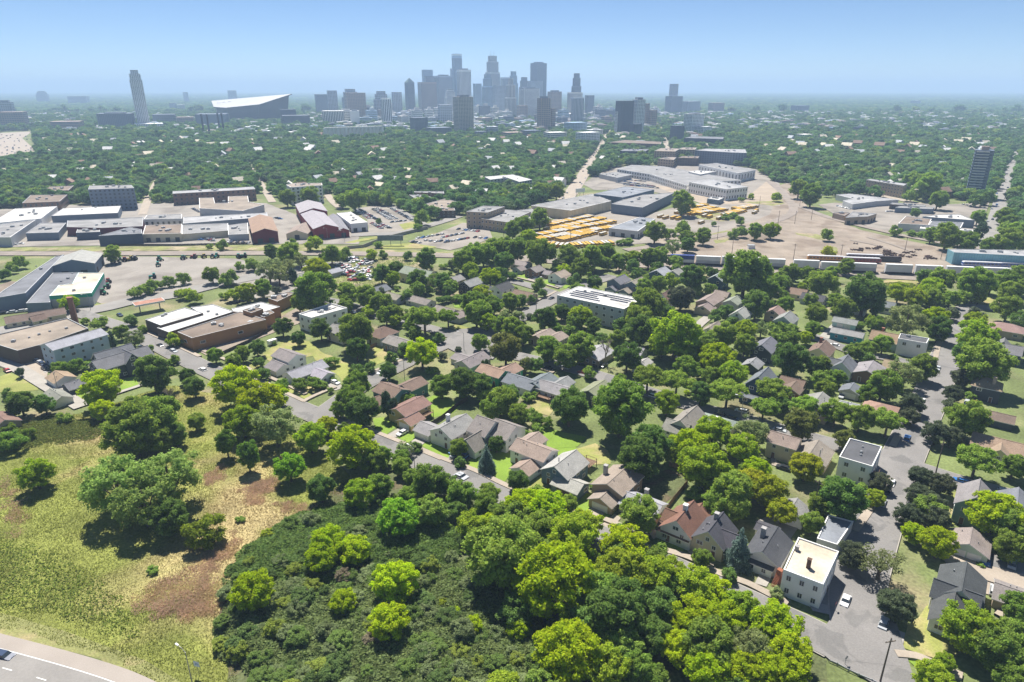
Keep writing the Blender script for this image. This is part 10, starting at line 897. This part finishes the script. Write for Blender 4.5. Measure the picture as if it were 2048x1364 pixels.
# type -> (archetype, nominal height, colour, descriptive words, trunk)
TT = dict(y=('lobed', 10.6, (0.345, 0.455, 0.018), 'lime-yellow leafy tree', 'round'), h=('lobed', 10.6, (0.285, 0.385, 0.036), 'yellow-green leafy tree', 'round'), g=('round', 10.9, (0.215, 0.315, 0.058), 'mid-green leafy tree', 'round'),
  d=('round', 10.9, (0.14, 0.23, 0.054), 'dark green leafy tree', 'round'), k=('lobed', 10.6, (0.118, 0.145, 0.082), 'blackish green maple', 'round'), K=('lobed', 10.6, (0.115, 0.15, 0.08), 'blackish green maple', 'round'), s=('spruce', 10, (0.21, 0.29, 0.25), 'blue spruce', 'conif'),
  e=('spruce', 10, (0.075, 0.12, 0.06), 'dark pointed conifer', 'conif'), w=('airy', 10.4, (0.25, 0.31, 0.125), 'grey-green feathery tree', 'airy'), W=('thin', 9.4, (0.2, 0.235, 0.1), 'thin-crowned olive tree', 'airy'), o=('lobed', 10.6, (0.33, 0.37, 0.03), 'golden-tinged tree', 'round'),
  O=('tall', 11.8, (0.185, 0.22, 0.06), 'olive-brown leafy tree', 'round'), b=(None, 11, (0.562, 0.529, 0.310), 'leafless grey tree', None), a=('column', 10, (0.08, 0.14, 0.045), 'narrow evergreen', 'conif'), A=('tall', 11.8, (0.14, 0.25, 0.045), 'upright bright green tree', 'round'),
  B=('bush', 7, (0.18, 0.28, 0.052), 'rounded green shrub', None), t=('wide', 9, (0.235, 0.34, 0.06), 'flat-crowned green street tree', 'wide'), c=('airy', 10.4, (0.245, 0.345, 0.095), 'spreading cottonwood', 'airy'), l=('lobed', 10.6, (0.22, 0.4, 0.04), 'vivid green maple', 'round'), D=('bush', 7, (0.2, 0.28, 0.035), 'broad sunlit shrub', None))
ORD = ['', 'second nearest ', 'third nearest ', 'fourth nearest ', 'fifth nearest ', 'sixth nearest ', 'seventh nearest ', 'eighth nearest ', 'ninth nearest ', 'tenth nearest ']
LMK = []
for nm, label, roof, wall, blocks, o in HOUSES: LMK.append((blocks[0][0], blocks[0][1], label))
for nm, label, cat, h, roof, wall, poly, o in FLATS: LMK.append((sum(p[0] for p in poly) / len(poly), sum(p[1] for p in poly) / len(poly), label))
def short(lb, n=9):
    w = lb.split(); w = w[:n]
    while w and w[-1] in ('with', 'and', 'of', 'the', 'a', 'in', 'by', 'beside', 'at', 'behind', 'to', 'two', 'its', 'on', 'one', 'between', 'under', 'over', 'near', 'facing', 'from', 'whose', 'for', 'white,', 'right', 'left', 'small', 'front', 'dark', 'pale', 'long', 'beyond', 'along', 'half', 'around', 'next', 'mostly', 'tiny', 'wide'): w.pop()
    return ' '.join(w).rstrip(',')
NIND = 320
rest = []; ind = []
for q in TREES: (ind if len(ind) < NIND + 60 else rest).append(q)
seen = {}
recs = []
for X, Y, D, h, ty in ind:
    lx, ly, lb = min(LMK, key=lambda l: (l[0] - X) ** 2 + (l[1] - Y) ** 2); dd = math.hypot(lx - X, ly - Y)
    th = math.atan2(X, Y) - math.atan2(lx, ly); dr = math.hypot(X, Y) - math.hypot(lx, ly); lat = th * math.hypot(X, Y)
    rel = ('right of' if lat > 0 else 'left of') if abs(lat) > abs(dr) * .8 else ('behind' if dr > 0 else 'in front of')
    sz = 'big ' if D > 15 else ('small ' if D < 6.5 else '')
    recs.append([dd, X, Y, D, h, ty, sz, rel, lb])
grp = {}
for r in recs: grp.setdefault((r[6], TT[r[5]][3], r[7], r[8]), []).append(r)
for key, l in grp.items():
    l.sort(key=lambda r: r[0])
    for i, r in enumerate(l): r.append(ORD[min(i, 9)])
TREEPOS = []
for dd, X, Y, D, h, ty, sz, rel, lb, od in recs:
    kd, nh, col, words, tk = TT[ty]
    label = f"{od}{sz}{words} {rel} the {short(lb)}"
    w = label.split(); label = ' '.join(w[:16])
    isb = ty in 'BD'; name = 'shrub' if isb else ('conifer_tree' if ty in 'sea' else 'tree')
    t = thing(name, label, 'shrub' if isb else 'tree', (X, Y, 0), rng.uniform(0, 6.28), group='shrubs' if isb else 'trees of the neighbourhood')
    t.scale = (D / 10, D / 10, h / nh) if kd else (D / 9, D / 9, h / 11)
    kb = rng.uniform(.84, 1.16); kr = rng.uniform(.93, 1.09); c = (col[0] * kb * kr, col[1] * kb, col[2] * kb)
    if kd: link("crown" if not isb else "foliage", rng.choice(AR[kd]), t, color=c)
    else: link("branches", ME_BARE, t)
    if tk: link("trunk", TK[tk], t)
    TREEPOS.append((X, Y, D / 2))
def inpoly(x, y, poly):
    ins = np.zeros(len(x), bool); n = len(poly)
    for i in range(n):
        x1, y1 = poly[i]; x2, y2 = poly[(i + 1) % n]
        if y1 == y2: continue
        ins ^= ((y1 > y) != (y2 > y)) & (x < (x2 - x1) * (y - y1) / (y2 - y1) + x1)
    return ins
# ---------------------------------------------------------------- exclusion raster for scattered trees (4 m cells)
CS = 4.0; GX0, GX1, GY0, GY1 = -2600, 2600, 60, 3400
gw, gh = int((GX1 - GX0) / CS), int((GY1 - GY0) / CS); BLK = np.zeros((gh, gw), bool)
gx = GX0 + (np.arange(gw) + .5) * CS; gy = GY0 + (np.arange(gh) + .5) * CS
def paint_poly(poly):
    xs = [p[0] for p in poly]; ys = [p[1] for p in poly]
    i0, i1 = max(0, int((min(xs) - GX0) / CS) - 1), min(gw, int((max(xs) - GX0) / CS) + 2); j0, j1 = max(0, int((min(ys) - GY0) / CS) - 1), min(gh, int((max(ys) - GY0) / CS) + 2)
    if i1 <= i0 or j1 <= j0: return
    Xg, Yg = np.meshgrid(gx[i0:i1], gy[j0:j1]); ins = np.zeros(Xg.shape, bool); n = len(poly)
    for i in range(n):
        x1, y1 = poly[i]; x2, y2 = poly[(i + 1) % n]
        if y1 == y2: continue
        ins ^= ((y1 > Yg) != (y2 > Yg)) & (Xg < (x2 - x1) * (Yg - y1) / (y2 - y1) + x1)
    BLK[j0:j1, i0:i1] |= ins
def paint_disc(x, y, r):
    i0, i1 = max(0, int((x - r - GX0) / CS)), min(gw, int((x + r - GX0) / CS) + 1); j0, j1 = max(0, int((y - r - GY0) / CS)), min(gh, int((y + r - GY0) / CS) + 1)
    if i1 <= i0 or j1 <= j0: return
    Xg, Yg = np.meshgrid(gx[i0:i1], gy[j0:j1]); BLK[j0:j1, i0:i1] |= (Xg - x) ** 2 + (Yg - y) ** 2 < r * r
for nm, pts, mk in PATCHES:
    if nm not in ('meadow', 'wood_floor'): paint_poly(pts)
for poly in POLYS: paint_poly(inset(poly, -4))
for x, y, r in FOOT: paint_disc(x, y, r + 4)
for nm, sp, w in ROADPTS:
    for p in smooth(sp, 6): paint_disc(p[0], p[1], w / 2 + 4)
for poly in CLEAR: paint_poly(poly)
# ---------------------------------------------------------------- small roofs that show among the far trees
def tiny_house():
    b = MB(); b.box((0, 0, 0), (12, 9, 5.5)); b.poly([(-6.4, -5, 5.3), (6.4, -5, 5.3), (6.4, 0, 8.6), (-6.4, 0, 8.6)], 1); b.poly([(6.4, 5, 5.3), (-6.4, 5, 5.3), (-6.4, 0, 8.6), (6.4, 0, 8.6)], 1)
    b.poly([(6, -4.5, 5.4), (6, 4.5, 5.4), (6, 0, 8.5)]); b.poly([(-6, 4.5, 5.4), (-6, -4.5, 5.4), (-6, 0, 8.5)])
    for x in (-4, -1.2, 1.6, 4.2): b.box((x, -4.52, 1.2), (1.1, .1, 1.3), m=2); b.box((x, -4.52, 3.6), (1.1, .1, 1.2), m=2)
    return b.mesh("tiny_house", [m_wall, m_roof, m_glass])
ME_TH = tiny_house(); hr = random.Random(21)
def place_ok(x, y, r):
    i, j = int((x - GX0) / CS), int((y - GY0) / CS); k = int(r / CS)
    return 0 <= i < gw and 0 <= j < gh and not BLK[max(0, j - k):j + k + 1, max(0, i - k):i + k + 1].any()
n = 0
while n < 270:
    y = hr.uniform(610, 1750); x = hr.uniform(-.8, .8) * y
    if not place_ok(x, y, 9): continue
    n += 1; wc = hr.choice([(.66, .65, .62), (.5, .45, .36), (.4, .42, .44), (.24, .16, .12), (.62, .55, .42)]); s = hr.uniform(.8, 1.25) * (1 + .25 * (y > 1200))
    side = 'left' if x / y < -.3 else 'central left' if x / y < 0 else 'central right' if x / y < .4 else 'right'; far_ = 'nearer' if y < 900 else 'middle' if y < 1300 else 'farther'; wn_ = {(.66, .65, .62): 'white', (.5, .45, .36): 'beige', (.4, .42, .44): 'grey', (.24, .16, .12): 'brown', (.62, .55, .42): 'cream'}[wc]
    o = link("house", ME_TH, None, (x, y, 0), R(hr.choice([-37, 53, 15, -75])) + hr.uniform(-.08, .08), (s, s, s * hr.uniform(.95, 1.25)), wc)
    tag(o, f"{wn_} gable-roofed house half hidden among the {far_} {side} trees beyond the railway", "house", "houses among the middle-distance trees")
    paint_disc(x, y, 7 * s)
    for k in range(7): paint_disc(x - x / y * k * 5, y - k * 5, 6 * s)
def block_mesh(k):
    b = MB(); b.box((0, 0, 0), (1, 1, 1)); b.box((.1, .05, 1), (.4, .35, .18), m=1)
    for i in range(k): b.box((0, -.503, (i + .3) / k), (.92, .01, .4 / k), m=2); b.box((-.503, 0, (i + .3) / k), (.01, .92, .4 / k), m=2); b.box((.503, 0, (i + .3) / k), (.01, .92, .4 / k), m=2)
    return b.mesh("mid_rise", [m_far, m_farlite, m_farglass])
ME_BK = [block_mesh(k) for k in (3, 5, 8)]
n = 0; BKS = []
while n < 480:
    y = hr.uniform(1650, 3350); x = hr.gauss(-.02, .28) * y if hr.random() < .75 else hr.uniform(-.75, .75) * y
    if n > 250: y = hr.uniform(1950, 3000); x = hr.uniform(-.3, .22) * y
    if n > 400: y = hr.uniform(1900, 3300); x = hr.uniform(.12, .72) * y
    if not place_ok(x, y, 12): continue
    n += 1; sk = hr.choice(list(SC)); core = abs(x / y + .02) < .25 and y > 2300; hgt = hr.uniform(9, 18) if not core else hr.choice([hr.uniform(10, 24), hr.uniform(12, 30), hr.uniform(24, 50)])
    cn_ = dict(cglass='bluish', cstone='stone grey', cstone2='pale stone', cdark='dark', cwhite='white', cgray='grey', cbrown='brown', cgrid='tan', cblack='black')[sk]; sd_ = 'left of' if x / y < -.18 else 'right of' if x / y > .12 else 'around'; lbk = f"{'tall' if hgt > 40 else 'mid-height' if hgt > 20 else 'low'} {cn_} hazy block {'in the crowd of buildings' if core else 'among trees'} {'' if y > 2500 else 'nearer than and '}{sd_} the downtown towers"
    BKS.append((max(hgt, 14) / y, x, y, hgt, sk, lbk, core, hr.choice([22, 30, -60, 15]), hr.uniform(22, 52), hr.uniform(16, 30)))
    paint_disc(x, y, 24)
fb2 = []
while len(fb2) < 420:
    y = hr.uniform(1900, 3380); x = hr.uniform(-.78, .78) * y
    if place_ok(x, y, 10): fb2.append((x, y)); BKS.append((0, x, y, hr.uniform(7, 15), hr.choice(['cwhite', 'cstone2', 'cgray', 'cbrown', 'cstone', 'cdark']), '', False, hr.choice([22, 30, -60, 15]), hr.uniform(20, 60), hr.uniform(14, 30))); paint_disc(x, y, 19); paint_disc(x - x / y * 18, y - 18, 13)
BKS.sort(reverse=True); fb = MB(); SKN = list(SC)
for i, (q_, x, y, hgt, sk, lbk, core, an_, w1, w2) in enumerate(BKS):
    if i < 280:
        o = link("mid_rise_block", ME_BK[0 if hgt < 14 else 1 if hgt < 30 else 2], None, (x, y, 0), R(an_), (w1, w2, hgt), SC[sk])
        tag(o, ' '.join(lbk.split()[:16]), "building", "hazy blocks around downtown" if core else "low hazy blocks among far trees")
    else: fb.box((x, y, 0), (w1, w2, hgt), R(an_), m=SKN.index(sk)); fb.box((x, y, hgt), (w1 * .4, w2 * .4, 2.5), R(an_), m=SKN.index('cwhite'))
tag(fb.build("far_low_rise", [mat("low_rise_" + k, SC[k], .7, .1, .05) for k in SKN]), "countless low hazy buildings of the far city", kind="stuff")
# ---------------------------------------------------------------- scattered far trees: one countless mass
pts = []
def scatter(y0, y1, cell, dmin, dmax, jit=.45, keep=1.0):
    ys = np.arange(y0, y1, cell)
    for y in ys:
        xs = np.arange(-.84 * y - 60, .84 * y + 60, cell); x = xs + nrg.uniform(-jit, jit, len(xs)) * cell; yy = y + nrg.uniform(-jit, jit, len(xs)) * cell
        i = ((x - GX0) / CS).astype(int); j = ((yy - GY0) / CS).astype(int); ok = nrg.random(len(xs)) < keep
        ins = (i >= 0) & (i < gw) & (j >= 0) & (j < gh); bl = np.zeros(len(xs), bool); bl[ins] = BLK[j[ins], i[ins]]; ok &= ~bl
        core = (np.abs(x / yy + .03) < .22) & (yy > 1950); ok &= ~(core & (nrg.random(len(xs)) < .6))
        D = nrg.uniform(dmin, dmax, len(xs)); pts.append(np.stack([x[ok], yy[ok], D[ok]], 1))
scatter(545, 900, 9.5, 8.5, 15); scatter(900, 1600, 11.5, 10, 17); scatter(1600, 3400, 16, 13, 22, keep=.8); scatter(3400, 7000, 34, 26, 48, keep=.75); scatter(7000, 16000, 85, 55, 120, keep=.75)
pts = np.concatenate(pts)
TC = {'g': (.135, .24, .068), 'd': (.092, .182, .06), 'h': (.215, .305, .06), 'w': (.155, .225, .10)}
far_col = np.array(list(TC.values()))[nrg.choice(4, len(pts), p=[.42, .33, .1, .15])] * nrg.uniform(.8, 1.2, (len(pts), 1))
hts = pts[:, 2] * nrg.uniform(.75, 1.1, len(pts)); hts[pts[:, 1] > 3400] = nrg.uniform(12, 17, (pts[:, 1] > 3400).sum())
loc = np.stack([pts[:, 0], pts[:, 1], np.zeros(len(pts))], 1); scl = np.stack([pts[:, 2] / 10, pts[:, 2] / 10, hts / 10], 1)
if rest:
    ra = np.array([(q[0], q[1], q[2], q[3]) for q in rest]); loc = np.concatenate([loc, np.stack([ra[:, 0], ra[:, 1], ra[:, 0] * 0], 1)]); scl = np.concatenate([scl, np.stack([ra[:, 2] / 10, ra[:, 2] / 10, ra[:, 3] / 10], 1)])
    far_col = np.concatenate([far_col, np.array([TT[q[4]][2] for q in rest])])
far_v = []
for i in range(5):
    cl = ell_clumps(17, 6.0, 4.6, 5.0, 1.7, 2.7, lobes=5); v = fix_core(clump_leaves(cl, 34, 1.15, core=.8)); me = np_mesh("far_crown", v, 4, [m_leaf_i]); far_v.append(bpy.data.objects.new("far_crown", me))
def gn_scatter(name, loc, scl, rot, var, tint, objs, label):
    me = bpy.data.meshes.new(name); me.vertices.add(len(loc)); me.vertices.foreach_set("co", loc.astype(np.float32).ravel())
    for an, ty, key, arr in (("scl", 'FLOAT_VECTOR', "vector", scl), ("rot", 'FLOAT_VECTOR', "vector", rot), ("tint", 'FLOAT_COLOR', "color", np.concatenate([tint, np.ones((len(tint), 1))], 1)), ("var", 'INT', "value", var)):
        at = me.attributes.new(an, ty, 'POINT'); at.data.foreach_set(key, np.ascontiguousarray(arr, dtype=np.int32 if ty == 'INT' else np.float32).ravel())
    o = bpy.data.objects.new(name, me); C.objects.link(o); tag(o, label, kind="stuff")
    ng = bpy.data.node_groups.new(name + "_nodes", 'GeometryNodeTree'); ng.interface.new_socket("Geometry", in_out='INPUT', socket_type='NodeSocketGeometry'); ng.interface.new_socket("Geometry", in_out='OUTPUT', socket_type='NodeSocketGeometry')
    N = ng.nodes; L = ng.links; gi = N.new('NodeGroupInput'); go = N.new('NodeGroupOutput'); jn = N.new('GeometryNodeJoinGeometry')
    def attr(n, ty):
        a = N.new('GeometryNodeInputNamedAttribute'); a.data_type = ty; a.inputs[0].default_value = n; return [s for s in a.outputs if s.enabled][0]
    for i, ob in enumerate(objs):
        oi = N.new('GeometryNodeObjectInfo'); oi.inputs[0].default_value = ob; oi.inputs['As Instance'].default_value = True
        cmp_ = N.new('FunctionNodeCompare'); cmp_.data_type = 'INT'; cmp_.operation = 'EQUAL'
        ins = [s for s in cmp_.inputs if s.type == 'INT']; L.new(attr("var", 'INT'), ins[0]); ins[1].default_value = i
        ip = N.new('GeometryNodeInstanceOnPoints'); L.new(gi.outputs[0], ip.inputs['Points']); L.new(cmp_.outputs[0], ip.inputs['Selection']); L.new(oi.outputs['Geometry'], ip.inputs['Instance'])
        L.new(attr("scl", 'FLOAT_VECTOR'), ip.inputs['Scale'])
        er = N.new('FunctionNodeEulerToRotation'); L.new(attr("rot", 'FLOAT_VECTOR'), er.inputs[0]); L.new(er.outputs[0], ip.inputs['Rotation']); L.new(ip.outputs[0], jn.inputs[0])
    L.new(jn.outputs[0], go.inputs[0]); md = o.modifiers.new("scatter", 'NODES'); md.node_group = ng; return o
nfar = len(loc); rot = np.zeros((nfar, 3)); rot[:, 2] = nrg.uniform(0, 6.28, nfar)
gn_scatter("far_trees", loc, scl, rot, nrg.integers(0, 5, nfar), far_col, far_v, "countless green trees covering the city beyond the railway to the horizon")
print("far trees", nfar)
# ---------------------------------------------------------------- shrubs and young trees filling the yards between the houses
for x, y, r in TREEPOS: paint_disc(x, y, r * .55)
for nm, pts_, mk in PATCHES:
    if nm == 'meadow': paint_poly(pts_)
for pts_, w in WALKS:
    for q in smooth(pts_, 8): paint_disc(q[0], q[1], 2.5)
for c_ in CARS: paint_disc(c_[0], c_[1], 4)
L2 = []
HOOD = INFILL
while len(L2) < 360:
    k = hr.random(); pl = HOOD[hr.randrange(len(HOOD))]; xs = [p[0] for p in pl]; ys = [p[1] for p in pl]; x = hr.uniform(min(xs), max(xs)); y = hr.uniform(min(ys), max(ys))
    if not inpoly(np.array([x]), np.array([y]), pl)[0] or not place_ok(x, y, 0): 
        L2.append(None) if hr.random() < .02 else None; continue
    sm = hr.random() < .55; D = hr.uniform(2.2, 4.6) if sm else hr.uniform(5, 9.5); L2.append((x, y, D, D * (hr.uniform(.6, .9) if sm else hr.uniform(1.0, 1.25)))); paint_disc(x, y, D * .5)
L2 = [q for q in L2 if q]; a_ = np.array(L2); iv = []
for kd in ('round', 'lobed', 'airy', 'bush', 'tall'):
    me = AR[kd][0].copy(); me.materials.clear(); me.materials.append(m_leaf_i); iv.append(bpy.data.objects.new("yard_crown", me))
var = np.where(a_[:, 2] < 4.7, 3, nrg.choice([0, 1, 2, 4], len(a_)))
ic = np.array([TT[k][2] for k in 'gdhgwy'])[nrg.choice(6, len(a_), p=[.35, .25, .15, .1, .1, .05])] * nrg.uniform(.85, 1.15, (len(a_), 1)); rot = np.zeros((len(a_), 3)); rot[:, 2] = nrg.uniform(0, 6.28, len(a_))
gn_scatter("yard_shrubs", np.stack([a_[:, 0], a_[:, 1], a_[:, 0] * 0], 1), np.stack([a_[:, 2] / 10, a_[:, 2] / 10, a_[:, 3] / np.where(var == 3, 7, 10.8)], 1), rot, var, ic, iv, "shrubs and young trees crowding the yards between the houses")
# ---------------------------------------------------------------- thicket, meadow grass, undergrowth
def fill(poly, n):
    xs = [p[0] for p in poly]; ys = [p[1] for p in poly]; x = nrg.uniform(min(xs), max(xs), n); y = nrg.uniform(min(ys), max(ys), n); k = inpoly(x, y, poly); return x[k], y[k]
def vnoise(x, y, s, seed):
    r2 = np.random.default_rng(seed); g_ = r2.random((64, 64)); u = (x / s) % 64; v = (y / s) % 64; i = u.astype(int); j = v.astype(int); fu = u - i; fv = v - j; fu = fu * fu * (3 - 2 * fu); fv = fv * fv * (3 - 2 * fv)
    a = g_[j % 64, i % 64]; b = g_[j % 64, (i + 1) % 64]; c = g_[(j + 1) % 64, i % 64]; d = g_[(j + 1) % 64, (i + 1) % 64]; return (a * (1 - fu) + b * fu) * (1 - fv) + (c * (1 - fu) + d * fu) * fv
def thicket(name, label, poly, n, hmin, hmax, col, size, hs=5):
    x, y = fill(poly, n); hgt = hmin + (hmax - hmin) * (.6 * vnoise(x, y, hs, 4) + .4 * vnoise(x, y, hs * .37, 5)) ; hgt = hmin + (hmax - hmin) * (.45 * vnoise(x, y, hs, 4) + .25 * vnoise(x, y, hs * .37, 5) + .3 * vnoise(x, y, 1.7, 6)); z = hgt * nrg.uniform(.35, 1.0, len(x)) ** .35
    de = np.full(len(x), 1e9)
    for i in range(len(poly)):
        a, b = np.array(poly[i]), np.array(poly[(i + 1) % len(poly)]); ab = b - a; tt = np.clip(((x - a[0]) * ab[0] + (y - a[1]) * ab[1]) / (ab @ ab), 0, 1); de = np.minimum(de, np.hypot(x - a[0] - tt * ab[0], y - a[1] - tt * ab[1]))
    fade = np.clip(de / 5 + .8 * (vnoise(x, y, 2.6, 8) - .5), 0, 1); k = nrg.random(len(x)) < .15 + fade * 1.4; k &= fade > .03; x, y, z, fade = x[k], y[k], z[k], fade[k]; z = z * (.25 + .75 * fade)
    nn = sph(len(x)) * .8 + np.array([0, 0, .75]); nn /= np.linalg.norm(nn, axis=1, keepdims=True)
    me = np_mesh(name, leaf_quads(np.stack([x, y, z], 1), nn, size * nrg.uniform(.6, 1.4, len(x)), .7), 4, [m_leaf]); o = link(name, me, color=col); return tag(o, label, kind="stuff")
def grass(name, label, poly, n, h, col, m, edge=0):
    x, y = fill(poly, n)
    if edge:
        de = np.full(len(x), 1e9)
        for i in range(len(poly)):
            p, q = np.array(poly[i]), np.array(poly[(i + 1) % len(poly)]); pq = q - p; tt = np.clip(((x - p[0]) * pq[0] + (y - p[1]) * pq[1]) / (pq @ pq + 1e-9), 0, 1); de = np.minimum(de, np.hypot(x - p[0] - tt * pq[0], y - p[1] - tt * pq[1]))
        kk = nrg.random(len(x)) < np.clip(de / edge + .9 * (vnoise(x, y, 2.2, 13) - .5), 0, 1); x, y = x[kk], y[kk]
    k = len(x); a = nrg.uniform(0, 6.28, k); hh = h * nrg.uniform(.5, 1.3, k) * (.5 + vnoise(x, y, 4, 9)); w = nrg.uniform(.04, .11, k); lx, ly = nrg.uniform(-1.1, 1.1, k) * hh, nrg.uniform(-1.1, 1.1, k) * hh
    c, s = np.cos(a) * w, np.sin(a) * w; z0 = np.full(k, .02)
    v = np.stack([np.stack([x - c, y - s, z0], 1), np.stack([x + c, y + s, z0], 1), np.stack([x + lx + c * .5, y + ly + s * .5, hh], 1), np.stack([x + lx - c * .6, y + ly - s * .6, hh * .93], 1)], 1).reshape(-1, 3)
    o = link(name, np_mesh(name, v, 4, [m]), color=col); return tag(o, label, kind="stuff")
def grassmat(name, c1, c2, sc):
    m = mat(name, c1, .95, .16, .12, col2=c2, c2lo=.46, c2hi=.62, c2scale=sc, spec=.1); nt = m.node_tree; b = nt.nodes["Principled BSDF"]; src = b.inputs["Base Color"].links[0].from_socket
    d = nt.nodes.new("ShaderNodeBsdfDiffuse"); t = nt.nodes.new("ShaderNodeBsdfTranslucent"); x = nt.nodes.new("ShaderNodeMixShader"); x.inputs[0].default_value = .5
    nt.links.new(src, d.inputs[0]); nt.links.new(src, t.inputs[0]); nt.links.new(d.outputs[0], x.inputs[1]); nt.links.new(t.outputs[0], x.inputs[2]); nt.links.new(x.outputs[0], nt.nodes["Material Output"].inputs["Surface"]); return m
PD = {}
for nm, pts_, mk in PATCHES: PD.setdefault(nm, []).append(pts_)
gmA = grassmat("meadow_grass_blades", (.25, .275, .062), (.35, .275, .135), .022)
grass("meadow_grass", "rough yellow-green meadow grass on the slope above the highway bend", PD['meadow'][0], 300000, .30, (1, 1, 1), gmA)
gmB = grassmat("dry_grass_blades", (.60, .43, .30), (.50, .37, .22), .12)
for q in PD['dry_grass']:
    A_ = abs(sum(a[0] * b[1] - b[0] * a[1] for a, b in zip(q, q[1:] + q[:1]))) / 2
    grass("dry_grass", "patch of tall dry pinkish-brown grass in the meadow", q, int(A_ * 95), .45, (1, 1, 1), gmB, 4.5)
for poly, n_, h0, h1, col, sz, nm, lb in THICK: thicket(nm, lb, poly, n_, h0, h1, col, sz)

# bushes standing in the brush, in mixed greens
L3 = []
for poly, n_, h0, h1, col, sz, nm, lb in THICK[:2]:
    x, y = fill(poly, 420)
    m_ = 34 if not L3 else 190
    for a, c in zip(x[:m_], y[:m_]): L3.append((a, c, nrg.uniform(2.2, 6.0)))
a_ = np.array(L3); var = nrg.choice([0, 1, 2, 3], len(a_), p=[.15, .15, .3, .4]); cs_ = np.array([(.155, .23, .06), (.20, .25, .11), (.25, .31, .06), (.115, .175, .055), (.31, .38, .035), (.22, .19, .13)])
ic = cs_[nrg.choice(6, len(a_), p=[.3, .25, .15, .2, .05, .05])] * nrg.uniform(.85, 1.15, (len(a_), 1)); rot = np.zeros((len(a_), 3)); rot[:, 2] = nrg.uniform(0, 6.28, len(a_))
gn_scatter("brush_shrubs", np.stack([a_[:, 0], a_[:, 1], a_[:, 0] * 0], 1), np.stack([a_[:, 2] / 10, a_[:, 2] / 10, a_[:, 2] * nrg.uniform(.65, .95, len(a_)) / np.where(var == 3, 7, 10.8)], 1), rot, var, ic, iv, "mixed shrubs rising from the sumac and brush in the foreground")
# ================================================================ haze
hb = MB(); hb.box((0, 15750, -1.5), (68000, 35500, 305), bottom=True)
hz = hb.build("haze", [])
hm = bpy.data.materials.new("haze_air"); hm.use_nodes = True; nt = hm.node_tree; nt.nodes.clear()
ho = nt.nodes.new("ShaderNodeOutputMaterial"); pv = nt.nodes.new("ShaderNodeVolumePrincipled")
pv.inputs["Color"].default_value = (.52, .70, 1.0, 1); pv.inputs["Density"].default_value = HAZE_DENSITY; pv.inputs["Anisotropy"].default_value = 0
nt.links.new(pv.outputs[0], ho.inputs["Volume"]); hz.data.materials.append(hm); tag(hz, "thin blue summer haze over the city", kind="stuff")
